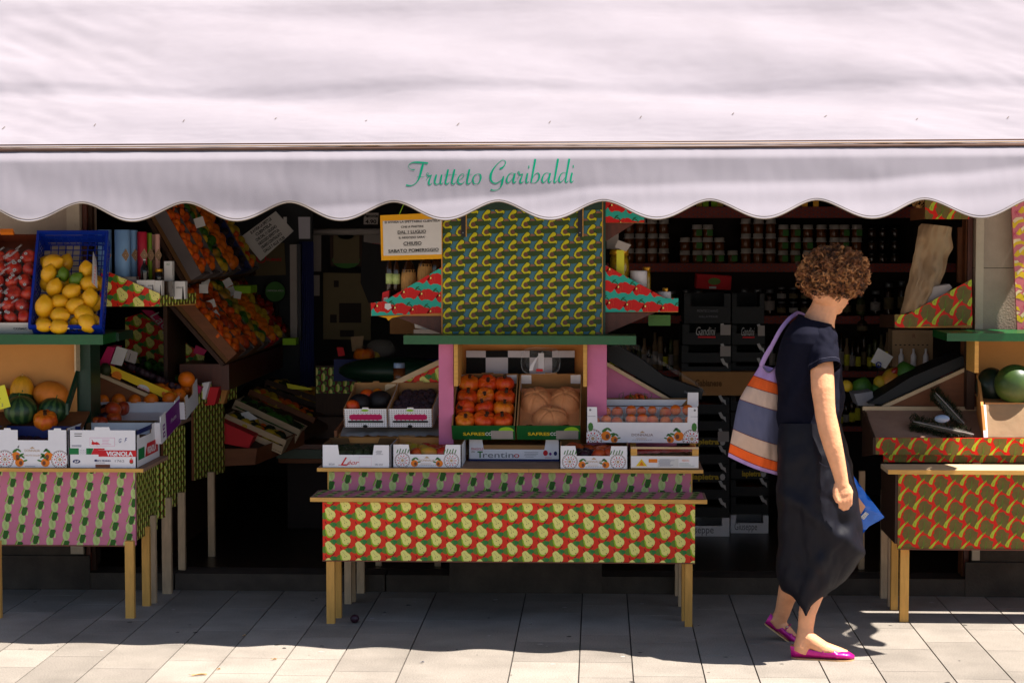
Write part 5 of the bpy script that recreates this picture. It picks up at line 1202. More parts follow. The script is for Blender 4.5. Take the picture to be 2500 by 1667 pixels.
m = MB(); P = [at(-30, 950, 8.74), at(11, 939, 8.74), at(26, 992, 8.74), at(-20, 1006, 8.74)]; m.prism(P, (0, .001, 0), 'note_yellow'); m.text('a', at(-1, 974, 8.738), (1, 0, .1), (-.1, 0, 1), .009, 'print_black'); m.text('2', at(4, 992, 8.738), (1, 0, .1), (-.1, 0, 1), .014, 'print_grey'); tag(m.build('price_card'), 'yellow price card at the left edge of the melon tray', 'card')
# small dark cartons between
for (xa, xb, yt_, lab) in ((-10, 48, 1033, 'dark blue edged carton behind the cut-out carton, at the photo edge'), (62, 110, 1036, 'small grey carton standing behind the cut-out carton'), (112, 146, 1034, 'small pale grey carton next to the melon tray end')):
    f = level(xa, xb, yt_, 1085, 8.96 - .01 * (xa > 0), .1); carton('small_carton', lab, 'carton', f, 'small cartons behind the cut-out carton', mo='paper_grey', mi='cardboard_dark')
# apple carton, tilted
A = at(-40, 788, 8.76); B = at(73, 788, 8.76); C = at(-18, 572, 9.06); f = Fr(A, B, C, .10)
def cos_(m, f): ft(m, f, 'COSMIC', f.W - .085, .048, .016, 'print_grey', w=.062, bold=.03)
carton('apple_carton', 'tilted white carton of red apples beside the blue crate', 'carton', f, prt=cos_, mi='mahogany', lip=.06)
k = 0
for j in range(7):
    for i in range(3):
        a = .036 + i * .068 + (.0 if j % 2 else .012) - .006; b = .045 + j * .068
        if a > f.W - .02 or b > f.D - .09: continue
        p = f.p(a + rnd.uniform(-.006, .006), b, .072)
        inst(ME['apple'], 'apple', p, (rnd.uniform(.5, 1.6), rnd.uniform(-.7, .7), rnd.uniform(-3, 3)), rnd.uniform(.86, .98), 'glossy red apple under printed film in the tilted white carton', 'apple', 'apples in the tilted carton')
m = MB()
def wrapf(i, j):
    a = .012 + (f.W - .024) * i / 30; b = .012 + (f.D - .10) * j / 50; h = .104 + .008 * math.cos((a - .045) * 74) * math.cos((b - .05) * 60) + .004 * noise.noise(Vector((a * 40, b * 40, 0))); return f.p(a, b, h)
mat('film_thin', (222, 206, 212), .15, .1, 12, .5, 25, .6, alpha=.025)
m.grid(wrapf, 31, 51, 'film_thin'); q_ = random.Random(3)
for i in range(20):
    a = q_.uniform(.02, f.W - .07); b = q_.uniform(.06, f.D - .10); an = q_.choice((.7, .6, .8)); u = f.u * math.cos(an) + f.v * math.sin(an); v = -f.u * math.sin(an) + f.v * math.cos(an)
    m.text('COSMIC', f.p(a, b, .1155), u, v, .009, 'white_print', w=.036, bold=.02)
    m.flat(f.p(a + .045, b - .02, .1150), f.u, f.v, ellpts(0, 0, .008, .008, 8), 'white_print'); m.flat(f.p(a + .045, b - .02, .1155), f.u, f.v, ellpts(0, 0, .003, .003, 6), 'print_brown')
tag(m.build('printed_film'), 'clear printed film over the red apples in the tilted carton', 'film')
m = MB(); m.obb(f.p(f.W - .17, f.D - .004, .09), f.u * .06, f.v * .02, f.w * .03, 'print_orange'); tag(m.build('orange_clip'), 'orange clip on the top edge of the apple carton', 'clip')
# blue crate
A = at(75, 793, 8.745); B = at(242, 793, 8.745); C = at(96, 568, 9.04); f = Fr(A, B, C, .10)
bc = thing('plastic_crate', f.p(f.W / 2, 0, 0), 'tilted blue plastic crate of lemons on the left green shelf', 'crate')
m = MB(); W, D, H = f.W, f.D, f.H
def lattice(o, u, v, lu, lv, nu, nv, t, n, w_=.004):
    u = u.normalized(); v = v.normalized()
    for i in range(nu + 1): m.obb(o + u * (lu * i / nu - w_ / 2), u * w_, v * lv, n * t, 'plastic_blue')
    for j in range(nv + 1): m.obb(o + v * (lv * j / nv - w_ / 2) + n * .0005, u * lu, v * w_, n * (t * .8), 'plastic_blue')
lattice(f.p(0, 0, 0), f.u, f.v, W, D, 9, 17, .003, f.w)
for s_, o in ((1, f.p(0, 0, .0)), (-1, f.p(W, 0, 0))): lattice(o, f.v, f.w, D, H * .75, 20, 4, .003, f.u * s_)
lattice(f.p(0, D, 0), f.u, f.w, W, H * .75, 10, 5, .003, -f.v); lattice(f.p(0, 0, 0), f.u, f.w, W, H * .3, 10, 1, .003, f.v)
m.build('grid_walls', bc)
m = MB()
T = .012
m.obb(f.p(-T, -T, H - .02), f.u * (W + 2 * T), f.v * T, f.w * .02, 'plastic_blue'); m.obb(f.p(-T, D, H - .02), f.u * (W + 2 * T), f.v * T, f.w * .02, 'plastic_blue')
for a_ in (-T, W): m.obb(f.p(a_, 0, H - .02), f.u * T, f.v * D, f.w * .02, 'plastic_blue')
m.obb(f.p(.0, -.006, .0), f.u * W, f.v * .005, f.w * .05, 'plastic_blue'); m.obb(f.p(0, D + .001, .02), f.u * W, f.v * .004, f.w * .05, 'plastic_blue')
for i in range(7): m.obb(f.p(.02 + i * (W - .05) / 6, -.0055, .05), f.u * .012, f.v * .005, f.w * (H - .07), 'plastic_blue')
for a_ in (-.002, W - .03):
    for b_ in (-.002, D - .03): m.obb(f.p(a_, b_, 0), f.u * .032, f.v * .032, f.w * .004, 'plastic_blue')
for (a_, b_) in ((-.003, -.003), (W - .022, -.003), (-.003, D - .022), (W - .022, D - .022)):
    m.obb(f.p(a_, b_ if b_ < .1 else D - .003, .005), f.u * .025, f.v * .006, f.w * (H - .026), 'plastic_blue'); m.obb(f.p(a_ if a_ < 0 else W - .003, b_, .005), f.u * .006, f.v * .025, f.w * (H - .026), 'plastic_blue')
m.build('rim_frame', bc)
m = MB(); m.obb(f.p(W * .32, -T - .001, .004 + H - .02), f.u * .075, f.v * .001, f.w * .012, 'paper'); m.text('PLASTO', f.p(W * .62, -T - .0015, H - .014), f.u, f.w, .006, 'white_print', w=.03); m.build('sticker', bc)
LM = [(560, 690, 'lemon', 1.25, 1.2), (518, 812, 'lemon', 1.1, .3), (678, 815, 'lime', .95, 0), (820, 872, 'lime', 1.1, .7), (930, 768, 'lemon', 1.05, 0), (958, 915, 'lemon', 1.1, 1.4), (580, 960, 'lemon', 1.1, .4), (765, 1005, 'lemon', 1.15, 1.0), (968, 1078, 'lemon', 1.15, .1), (470, 1170, 'lemon', 1.3, .1),
      (632, 1112, 'lemon', 1.0, 1.5), (800, 1160, 'lemon', 1.12, 1.0), (640, 1262, 'lemon', 1.1, 1.5), (905, 1250, 'lemon', 1.2, 2.1), (465, 1370, 'lemon', .95, 1.5), (628, 1385, 'lemon', 1.05, 1.5), (935, 1340, 'lemon', 1.15, 2.6)]
for i, (x, y, k, s_, r_) in enumerate(LM):
    px, py = x / 4.4808, 480 + y / 4.4808; t = (793 - py) / 225; Yd = 8.745 + .295 * t - .018
    p = at(px, py, Yd) ; p = p - f.w * .028
    inst(ME[k], 'lime' if k == 'lime' else 'lemon', p, (.25, r_, 0), s_ * .98, 'green lime among the lemons in the blue crate' if k == 'lime' else 'yellow lemon in the blue plastic crate', 'lime' if k == 'lime' else 'lemon', 'limes in the blue crate' if k == 'lime' else 'lemons in the blue crate')
for i in range(14):
    inst(ME['lemon'], 'lemon', f.p(.04 + (W - .08) * (i % 4) / 3, .05 + .11 * (i // 4), .036), rot_(), 1.0, 'yellow lemon in the blue plastic crate', 'lemon', 'lemons in the blue crate')
m = MB(); p = at(138, 686, 8.9); m.prism([p, p + Vector((.012, 0, .016)), p + Vector((.006, 0, .03)), p + Vector((-.003, 0, .018))], (0, .001, 0), 'leaf'); m.prism([p, p + Vector((.014, -.004, -.006)), p + Vector((.016, -.004, -.024)), p + Vector((.004, 0, -.012))], (0, .001, 0), 'leaf'); m.tube([p + Vector((-.01, 0, -.02)), p, p + Vector((.001, 0, .03))], .0015, 'leaf', 5)
tag(m.build('lemon_leaf'), 'small green leaf on a lemon in the middle of the blue crate', 'leaf')
m = MB(); P = [at(227, 613, 9.0), at(236, 636, 8.98), at(238, 704, 8.82), at(224, 690, 8.84)]; m.prism(P, (0, .001, 0), 'paper'); m.text('LIMONI 2,50', at(232, 698, 8.815), (.0, .25, 1), (-1, 0, 0), .007, 'print_red', w=.09); tag(m.build('price_card'), 'white price card stuck in the right side of the blue crate', 'card')
# ---- tray with tubes and boxes
Yt = 9.1
tw = thing('display_tray', at(320, 750, Yt), 'pear papered tray with gift tubes and small boxes behind the blue crate', 'tray')
m, tl = wing([(390, 717), (390, 748), (244, 748), (244, 655), (258, 661)], pat='pear', Y=Yt, ph=(.03, .01), sc_=1.15, d=.02); m.build('front_panel', tw)
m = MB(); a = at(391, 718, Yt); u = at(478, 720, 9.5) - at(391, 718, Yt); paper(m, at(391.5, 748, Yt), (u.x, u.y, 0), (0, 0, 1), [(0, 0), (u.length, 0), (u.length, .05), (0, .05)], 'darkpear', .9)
m.obb(at(244, 748, Yt + .021), (tl[1] - tl[0], 0, 0), (0, .35, 0), (0, 0, .01), 'tan_board'); m.prism([at(391, 748, Yt) + Vector((-.01, .022, .0)), at(391, 748, Yt) + Vector((-.01, .022, .01)), at(478, 745, 9.5) + Vector((-.01, 0, .01)), at(478, 745, 9.5) + Vector((-.01, 0, 0))], (.009, 0, 0), 'tan_board'); m.build('side_panel', tw)
for (x, w_, yt_, mt, lb, Yy) in ((257, 34, 560, 'tube_blue', 'leftmost pale blue gift tube beside the blue crate', 9.22), (300, 38, 560, 'tube_blue', 'wide pale blue gift tube, second from the left', 9.2), (327, 20, 561, 'tube_blue', 'slim pale blue gift tube beside the red one', 9.26), (348, 24, 565, 'tube_red', 'crimson gift tube between the blue and the green ones', 9.24), (366, 12, 568, 'tube_green', 'green gift tube between the crimson and the pink ones', 9.28), (374, 13, 571, 'tube_pink', 'left pink gift tube of the pair at the row end', 9.34), (385, 13, 571, 'tube_pink', 'right pink gift tube at the end of the row', 9.30)):
    p = at(x, 695, Yy); r = w_ / 2 * PXM(Yy); h = (695 - yt_) * PXM(Yy); p.z -= .02; h += .02
    t = thing('gift_tube', p, lb, 'tube', 'gift tubes on the papered tray')
    m = MB(); m.lathe([(r, 0), (r, h - .001), (r * .96, h)], p, mt, 22); m.build('tube', t)
    m = MB(); c = at(x + w_ * .2, 623, Yy - r * 1.02); R_ = 11 * PXM(Yy)
    for i in range(7):
        k = R_ * 1.6 * (1 - i * .13); mm = 'print_gold' if i % 2 == 0 else 'pat_dark'
        m.poly([c + Vector((-k * .6, -.0004 * i - .001, 0)), c + Vector((0, -.0004 * i - .0005, -k * .9)), c + Vector((k * .45, -.0004 * i - .0005, 0)), c + Vector((0, -.0004 * i - .0005, k * .9))], mm)
    m.build('emblem', t)
def sbox(xa, xb, yt_, yb, Y, mt, lab, cat, nm, txt=None, d=.05, g=None, deco=None):
    a = at(xa, yb, Y); b = at(xb, yt_, Y); m = MB(); m.box(a.x, b.x, Y, Y + d, a.z, b.z, mt)
    if txt: m.text(txt[0], ((a.x + b.x) / 2, Y, a.z + (b.z - a.z) * txt[1]), (1, 0, 0), (0, 0, 1), (b.z - a.z) * txt[2], txt[3], w=(b.x - a.x) * txt[4], center=True)
    if deco: deco(m, a, b, Y)
    return tag(m.build(nm), lab, cat, g)
def bdeco(m, a, b, Y):
    m.flat((a.x, Y, a.z), (1, 0, 0), (0, 0, 1), [(.72 * (b.x - a.x), .0), (.78 * (b.x - a.x), .7 * (b.z - a.z)), (.84 * (b.x - a.x), .7 * (b.z - a.z)), (.92 * (b.x - a.x), 0)], 'print_black')
sbox(334, 356, 684, 722, 9.12, 'paper', 'left white bottle box on the papered tray', 'box', 'gift_box', ('AMARA', .6, .1, 'print_black', .7), g='white boxes on the tray'); sbox(357, 377, 684, 722, 9.122, 'paper', 'middle white bottle box with a black bottle picture', 'box', 'gift_box', ('AMARA', .6, .1, 'print_black', .6), g='white boxes on the tray', deco=bdeco)
sbox(378, 395, 685, 722, 9.13, 'paper', 'narrow white box with a black bottle picture', 'box', 'gift_box', g='white boxes on the tray', deco=bdeco); sbox(423, 452, 687, 730, 9.25, 'paper', 'rightmost white bottle box on the papered tray', 'box', 'gift_box', ('AMARA', .6, .1, 'print_black', .5), g='white boxes on the tray', deco=bdeco)
sbox(401, 420, 638, 687, 9.25, 'paper', 'tall slim white carton standing above the bottle boxes', 'box', 'gift_box', ('AO', .8, .12, 'print_green', .4), g='white boxes on the tray'); sbox(300, 333, 676, 720, 9.16, 'paper_grey', 'plain pale box behind the slanted pear panel', 'box', 'gift_box')
sbox(396, 421, 686, 725, 9.2, 'glass_brown', 'dark translucent box between the white bottle boxes', 'box', 'gift_box')
bottle(353, 684, 52, 10, 'glass_dark', 'small black bottle with a pale cap on the white boxes', 9.14, neckm='white_lid', labm=None); jar(388, 656, 684, 20, 9.16, 'glass_dark', 'gold_lid', 'small black jar with a gold lid on the white boxes', lidh=.28)
# ---- rack with slanted boxes at mid left
rk = thing('slanted_rack', at(300, 1000, 9.6), 'slanted wooden rack descending to the right behind the orange carton', 'rack')
m = MB(); p = at(223, 902, 9.45); q = at(366, 964, 9.45); m.obb(p, q - p, (0, .02, 0), (0, 0, -.018), 'pale_wood'); m.build('slanted_rail', rk)
m = MB(); m.prism([at(223, 912, 9.46), at(223, 985, 9.46), at(400, 985, 9.46), at(366, 972, 9.46)], (0, .01, 0), 'brown_wood'); m.build('side_panel', rk)
m = MB(); m.prism([at(223, 900, 9.48), at(426, 985, 9.48), at(426, 990, 9.48), at(223, 906, 9.48)], (0, .6, 0), 'dark_wood'); m.build('deck', rk)
def slbox(P, Y, d, mo, lab, cat, nm, g=None, extra=None):
    m = MB(); m.prism([at(a, b, Y) for a, b in P], (0, d, 0), mo)
    if extra: extra(m)
    return tag(m.build(nm), lab, cat, g)
slbox([(270, 892), (430, 962), (424, 982), (262, 908)], 9.5, .01, 'print_yellow', 'yellow side of a slanted fruit box with a round red badge', 'box', 'yellow_box', extra=lambda m: (m.flat(at(350, 949, 9.4985), (1, 0, -.4), (.4, 0, 1), ellpts(0, 0, .032, .019, 16), 'paper'), m.text('Nadalini', at(335, 945, 9.497), (1, 0, -.42), (.42, 0, 1), .012, 'print_red', w=.06), m.flat(at(285, 918, 9.4985), (1, 0, -.4), (.4, 0, 1), ellpts(0, 0, .026, .024, 12), 'print_orange')))
slbox([(262, 846), (280, 848), (260, 905), (235, 900)], 9.55, .15, 'print_magenta', 'magenta end of a fruit box standing on the slanted rack', 'box', 'magenta_box')
m = MB(); m.prism([at(285, 845, 9.56), at(312, 853, 9.56), at(297, 893, 9.56), at(270, 888, 9.56)], (0, .004, 0), 'paper'); tag(m.build('white_flap'), 'large white carton flap beside the magenta box end', 'flap')
m = MB(); m.prism([at(313, 852, 9.57), at(337, 861, 9.57), at(330, 888, 9.57), at(305, 880, 9.57)], (0, .002, 0), 'paper_grey'); m.flat(at(317, 874, 9.569), (1, 0, 0), (0, 0, 1), line((-.006, -.01), (.004, .022), .003), 'print_black'); tag(m.build('price_card'), 'grey price card with a handwritten one on the slanted rack', 'card')
slbox([(302, 886), (440, 942), (450, 958), (318, 905)], 9.7, .01, 'print_red', 'dark red side of a slanted box behind the yellow one', 'box', 'red_box')
for i in range(46):
    t = rnd.random(); p = at(300 + 135 * t, 893 + 60 * t - 6, 9.56 + .3 * rnd.random()); inst(ME['fig'], 'kiwi', p, rot_(), .8, 'small dull fruit heaped in the slanted boxes behind the yellow box', 'fruit', 'small fruit on the slanted rack')
for i in range(60):
    t = rnd.random(); p = at(345 + 95 * t, 900 + 30 * t - rnd.uniform(0, 26), 9.95 + .3 * rnd.random()); inst(ME['greenf'] if rnd.random() < .5 else ME['fig'], 'grape_cluster', p, rot_(), .6, 'small green fruit below the dark pear papered panel', 'fruit', 'green fruit below the pear panel')
inst(ME['artich'], 'pale_fruit', at(257, 903, 9.47), (0, 0, 0), .9, 'pale round fruit perched on the upper end of the slanted rack', 'fruit')
sbox(428, 470, 940, 978, 9.75, 'card_white', 'white carton end above the third patterned stall', 'carton', 'carton_end'); slbox([(474, 938), (492, 945), (486, 960), (472, 968)], 9.74, .05, 'print_magenta', 'small pink carton corner above the third patterned stall', 'carton', 'carton_corner')
slbox([(494, 935), (512, 932), (500, 975), (486, 972)], 9.8, .05, 'card_white', 'white carton corner above the third patterned stall', 'carton', 'carton_corner'); slbox([(512, 945), (535, 945), (524, 988), (498, 990)], 9.85, .1, 'print_red', 'dark red crate end above the third patterned stall', 'crate', 'crate_end')
slbox([(530, 936), (545, 928), (561, 932), (546, 986), (528, 984)], 10.0, .08, 'tan_board', 'wooden crate end at the right of the third patterned stall', 'crate', 'crate_end')
# pear papered side panel deeper in
Yp = 10.2
m = MB(); P = [(306, 776), (345, 764), (500, 868), (492, 905), (470, 915), (306, 880)]; Q = [at(a, b, Yp) for a, b in P]; m.prism(Q, (0, .02, 0), 'pat_olive'); ox = min(p.x for p in Q); oz = min(p.z for p in Q)
paper(m, (ox, Yp - .001, oz), (1, 0, 0), (0, 0, 1), [(p.x - ox, p.z - oz) for p in Q], 'pear', 1.0, (.0, .02)); tag(m.build('papered_panel'), 'dark pear papered panel closing the fruit rack inside the shop', 'panel')
slbox([(345, 757), (372, 757), (432, 812), (420, 825)], 10.1, .02, 'print_magenta', 'pink printed carton side with white script above the pear panel', 'carton', 'pink_carton', extra=lambda m: m.text('Lady', at(366, 772, 10.098), (.72, 0, -.7), (.7, 0, .72), .05, 'white_print', w=.15, shear=.3))
slbox([(478, 842), (505, 855), (497, 868), (472, 862)], 10.05, .01, 'print_magenta', 'pink price tag at the low end of the pear panel', 'tag', 'price_tag')
# fruit racks in steps to the right
mat('cheek', (104, 94, 94), .8)
def rack(x0, y0, x1, y1, Y0, wY, fr, lab, wallm='cheek', g='slanted fruit boxes', r=.036, na=4, nb=7, nm='fruit_box', mark=None, nl=None):
    A = at(x0, y0, Y0); B = at(x1, y1, Y0); u = (B - A); f = Fr(A, B, A + Vector((0, wY, 0)), .075)
    # u runs down the slope; w must point up-right
    if f.w.z < 0: f.w = -f.w; f.o = A - f.w * .075
    th = thing(nm, f.p(f.W / 2, f.D / 2, 0), lab, 'box', g); m = MB()
    m.obb(f.p(0, 0, 0), f.u * f.W, f.v * f.D, f.w * .03, 'cardboard_dark'); m.build('base', th)
    m = MB(); m.obb(f.p(0, 0, .0305), f.u * f.W, f.v * .006, f.w * .06, wallm); m.obb(f.p(0, f.D - .006, .0305), f.u * f.W, f.v * .006, f.w * .06, wallm)
    m.obb(f.p(0, .0061, .0305), f.u * .006, f.v * (f.D - .0122), f.w * .055, wallm); m.obb(f.p(f.W - .006, .0061, .0305), f.u * .006, f.v * (f.D - .0122), f.w * .055, wallm); m.build('wall', th)
    if fr: fill(f, fr[0], fr[1], fr[2], fr[3], fr[2] + ' group', r, nb, na, .075, jit=.25, m0=.008)
    return f
xs0, ys0, xs1, ys1 = 352, 500, 452, 672
FR = [(['mand'], 'mandarin', 'orange fruit in the front box of the upper rack', 'fruit'), (['mand', 'apricot'], 'mandarin', 'orange fruit in the second box of the upper rack', 'fruit'), (['greenf', 'yel', 'pearf'], 'pear', 'greenish fruit in the third box of the upper rack', 'fruit'),
      (['orange', 'omelon'][:1], 'orange', 'large orange fruit in the fourth box of the upper rack', 'fruit'), (['fig'], 'fig', 'dark fruit in the fifth box of the upper rack', 'fruit'), (['yel', 'mand'], 'yellow_fruit', 'yellow fruit in the far box of the upper rack', 'fruit')]
ur = thing('fruit_rack', at(420, 900, 10.3), 'tall fruit rack descending to the right inside the shop', 'rack')
m = MB(); A = at(350, 505, 9.68); B = at(455, 690, 9.68); dd = (B - A).normalized(); nn = Vector((dd.z, 0, -dd.x)); m.obb(A + nn * .0, B - A, (0, 2.0, 0), nn * .02 , 'dark_wood'); m.build('upper_deck', ur)
A2 = at(400, 720, 9.78); B2 = at(548, 888, 9.78); dd = (B2 - A2).normalized(); nn2 = Vector((dd.z, 0, -dd.x)); m = MB(); m.obb(A2, B2 - A2, (0, 1.9, 0), nn2 * .02, 'dark_wood'); m.build('lower_deck', ur)
m = MB(); m.box(A2.x, A2.x + .02, 9.76, 11.6, STEP, A.z, 'dark_wood'); m.box(B2.x - .25, B2.x, 9.9, 11.6, B2.z - .14, B2.z - .01, 'mahogany'); m.build('side_board', ur)
Yq = 9.7
for i, fr in enumerate(FR):
    q = A + (B - A) * .02 ; A_1 = Vector((A.x, Yq, A.z)); B_1 = Vector((B.x, Yq, B.z))
    wY = (.26, .26, .24, .30, .30, .26)[i]
    f = Fr(A_1 - nn * .0, B_1, A_1 + Vector((0, wY - .01, 0)), .01)
    if f.w.z < 0: f.w = -f.w
    f.o = A_1 + f.w * .002; f.H = .09
    th = thing('fruit_box', f.p(f.W / 2, f.D / 2, 0), 'slanted box %s of the upper fruit rack' % ('nearest the street', 'second from the street', 'of greenish fruit', 'of large orange fruit', 'with blue and white walls', 'farthest from the street')[i], 'box', 'slanted boxes of the upper rack')
    wm = 'print_navy' if i == 4 else 'cheek'
    m = MB(); m.obb(f.p(0, 0, 0), f.u * f.W, f.v * f.D, f.w * .02, 'cardboard_dark')
    for b_ in (0, f.D - .008): m.obb(f.p(0, b_, .0205), f.u * f.W, f.v * .008, f.w * .06, wm)
    for a_ in (0, f.W - .008): m.obb(f.p(a_, .0082, .0205), f.u * .008, f.v * (f.D - .0164), f.w * .055, wm)
    m.build('box_body', th); fill(f, fr[0], fr[1], fr[2], fr[3], fr[2] + 's', .033, 6, 3, .062, layers=1, m0=.004, jit=.4, s=(1.0, 1.25) if i == 3 else (.95, 1.1))
    Yq += wY + .015
FR2 = [(['mand', 'apricot'], 'apricot', 'orange fruit in the front box of the lower rack', 'fruit'), (['apricot', 'mand', 'nectarine'], 'peach', 'mixed orange fruit in the second box of the lower rack', 'fruit'), (['mand'], 'mandarin', 'small orange fruit in the third box of the lower rack', 'fruit'), (['yel', 'pearf', 'greenf'], 'pear', 'pale yellow fruit in the fourth box of the lower rack', 'fruit'), (['orange'], 'orange', 'orange in the fifth box of the lower rack', 'fruit'), (['vegpep', 'yel'], 'fruit', 'red and yellow produce in the far box of the lower rack', 'fruit'), (['tomato', 'vegpep'], 'tomato', 'red produce at the far end of the lower rack', 'fruit')]
Yq = 9.8
for i, fr in enumerate(FR2):
    wY = .255; A_1 = Vector((A2.x, Yq, A2.z)); B_1 = Vector((B2.x, Yq, B2.z)); f = Fr(A_1, B_1, A_1 + Vector((0, wY - .01, 0)), .01)
    if f.w.z < 0: f.w = -f.w
    f.o = A_1 + f.w * .002; f.H = .09
    th = thing('fruit_box', f.p(f.W / 2, f.D / 2, 0), 'slanted box %s of the lower fruit rack' % ('nearest the street', 'second from the street', 'third from the street', 'of pale yellow fruit', 'of plain oranges', 'of red and yellow produce', 'farthest from the street')[i], 'box', 'slanted boxes of the lower rack')
    m = MB(); m.obb(f.p(0, 0, 0), f.u * f.W, f.v * f.D, f.w * .02, 'cardboard_dark'); wm = ('brown_wood', 'cheek', 'cardboard_dark', 'cheek', 'print_red', 'cheek', 'cardboard_dark')[i]
    for b_ in (0, f.D - .008): m.obb(f.p(0, b_, .0205), f.u * f.W, f.v * .008, f.w * .055, wm)
    for a_ in (0, f.W - .008): m.obb(f.p(a_, .0082, .0205), f.u * .008, f.v * (f.D - .0164), f.w * .05, wm)
    m.build('box_body', th); fill(f, fr[0], fr[1], fr[2], fr[3], fr[2] + 's', .033, 7, 3, .062, m0=.004, jit=.4, s=(1.0, 1.2) if i == 4 else (.9, 1.1))
    Yq += wY + .012
# price cards and clutter on the ledge between the racks
for i, (x, y, w_, a_, Y) in enumerate(((487, 543, 24, .3, 10.05), (502, 688, 18, -.3, 10.2), (556, 690, 20, .5, 10.6), (563, 712, 22, .4, 10.8), (516, 742, 20, .3, 10.1), (525, 768, 18, .6, 10.15), (497, 705, 22, 0, 10.0), (580, 720, 18, -.2, 10.7), (400, 530, 18, .3, 9.72))):
    k = w_ * PXM(Y) / 2; c = at(x, y, Y); m = MB(); ca, sa = math.cos(a_), math.sin(a_)
    m.prism([c + Vector((p * ca - q * sa, 0, p * sa + q * ca)) for p, q in ((-k, -k), (k, -k), (k, k), (-k, k))], (0, .003, 0), 'paper'); tag(m.build('price_card'), 'white price card on the fruit rack %s' % ('high beside the greenish pears', 'on the left of the ledge', 'near the blue walled box end', 'right of the ledge over the oranges', 'over the second lower box', 'low on the second lower box', 'at the near end of the ledge', 'at the far end of the ledge', 'at the top of the front box')[i], 'card', 'price cards on the fruit rack')
sbox(568, 612, 698, 716, 10.9, 'lime', 'bright green tray end beside the round green sign', 'tray', 'green_tray', d=.2); sbox(690, 722, 826, 842, 11.3, 'lime', 'bright green tray end at the foot of the blue curtain', 'tray', 'green_tray', d=.1)
# ---- inner wall with notices
Yw = 11.75
m = MB(); a = at(540, 450, Yw); b = at(764, 1000, Yw); m.box(a.x, b.x, Yw, Yw + .05, .7, 3.3, 'inner_grey'); tag(m.build('partition_wall'), 'grey partition wall with notices inside the shop', 'wall')
def sheet(P, Y, mt, nm, lab, txt=None, ang=0, tm='print_black', hs=.028, g=None, cat='notice', deco=None):
    Q = [at(a, b, Y) for a, b in P]; m = MB(); m.prism(Q, (0, .004, 0), mt)
    if txt:
        c = sum(Q, Vector()) / len(Q); u = Vector((math.cos(ang), 0, math.sin(ang))); v = Vector((-math.sin(ang), 0, math.cos(ang))); n = len(txt)
        for i, t in enumerate(txt): m.text(t, c + v * ((n / 2 - i - .8) * hs * 1.55) - Vector((0, .001, 0)), u, v, hs, tm, center=True, w=min(.95 * (Q[1] - Q[0]).length, len(t) * hs * .72), bold=.03)
    if deco: deco(m, Q, Y)
    return tag(m.build(nm), lab, cat, g)
sheet([(673, 516), (717, 564), (636, 637), (587, 579)], 11.45, 'paper', 'paper_notice', 'tilted white notice with bold lines hanging inside the shop', ['SI AVVISA LA SPETT.LE', 'CLIENTELA', 'CHE DAL 11 GIUGNO', 'NEGOZIO EFFETTUA', 'ORARIO CONTINUATO', 'DALLE 7 ALLE 19,30'], ang=.62, hs=.017)
sheet([(583, 597), (694, 593), (698, 671), (587, 675)], 11.70, 'sign_tan', 'no_smoking_sign', 'tan no smoking sign below the tilted white notice', ['VIETATO       FUMARE'], hs=.016, tm='print_red', deco=lambda m, Q, Y: (m.flat(at(638, 630, Y - .001), (1, 0, 0), (0, 0, 1), ellpts(0, 0, .03, .03, 16), 'print_red'), m.flat(at(638, 630, Y - .002), (1, 0, 0), (0, 0, 1), ellpts(0, 0, .023, .023, 16), 'sign_tan')))
m = MB(); c = at(672, 712, 11.6); m.flat(c, (1, 0, 0), (0, 0, 1), ellpts(0, 0, .066, .066, 28), 'print_black', .001); m.flat(c, (1, 0, 0), (0, 0, 1), ellpts(0, 0, .058, .058, 28), 'print_leaf', .003); m.text('CAMPAGNA AMICA', c - Vector((0, .003, 0)), (1, 0, 0), (0, 0, 1), .012, 'white_print', w=.1, center=True); m.tube([c + Vector((.004, .01, -.06)), c + Vector((.012, .01, -.2))], .012, 'print_black', 6); m.box(c.x - .02, c.x + .02, c.y + .012, c.y + .14, c.z - .02, c.z + .02, 'metal_dark')
tag(m.build('round_sign'), 'round green sign on the grey partition', 'sign')
m = MB(); a = at(709, 830, 11.5); b = at(724, 597, 11.5); m.box(a.x, b.x, 11.5, 11.56, a.z, b.z, 'paper_grey'); m.box(b.x, b.x + .02, 11.52, 11.56, a.z, b.z, 'metal_dark'); tag(m.build('door_frame'), 'pale upright door frame left of the blue curtain', 'frame')
m = MB(); m.grid(lambda i, j: (at(727 + 36 * i / 30, 0, 11.6).x, 11.6 + .012 * math.sin(i * 1.6), .5 + j * 1.13), 31, 2, 'print_navy'); tag(m.build('blue_curtain'), 'dark blue strip curtain inside the shop', 'curtain')
sheet([(728, 530), (757, 530), (757, 583), (730, 583)], 11.4, 'cloth_white', 'pale_sheet', 'pale lilac sheet hanging above the blue curtain', cat='sheet'); sheet([(1002 - 310, 530), (700, 530), (700, 545), (692, 545)], 11.3, 'paper', 'small_note', 'small white note beside the tilted notice')
m = MB(); a = at(760, 566, 11.9); b = at(930, 558, 11.9); m.tube([(a.x, 11.9, a.z), (b.x, 11.9, a.z)], .02, 'paper_grey', 8); tag(m.build('shelf_tube'), 'pale horizontal tube near the ceiling of the shop', 'tube')
def portrait(m, Q, Y):
    c = sum(Q, Vector()) / 4
    for dz, r1, r2, mt, o in ((.03, .045, .055, 'fen_pale', .003), (-.075, .085, .05, 'print_leaf', .002), (.075, .05, .025, 'print_leaf', .004)): m.flat(c + Vector((0, 0, dz)), (1, 0, 0), (0, 0, 1), ellpts(0, 0, r1, r2, 14), mt, o)
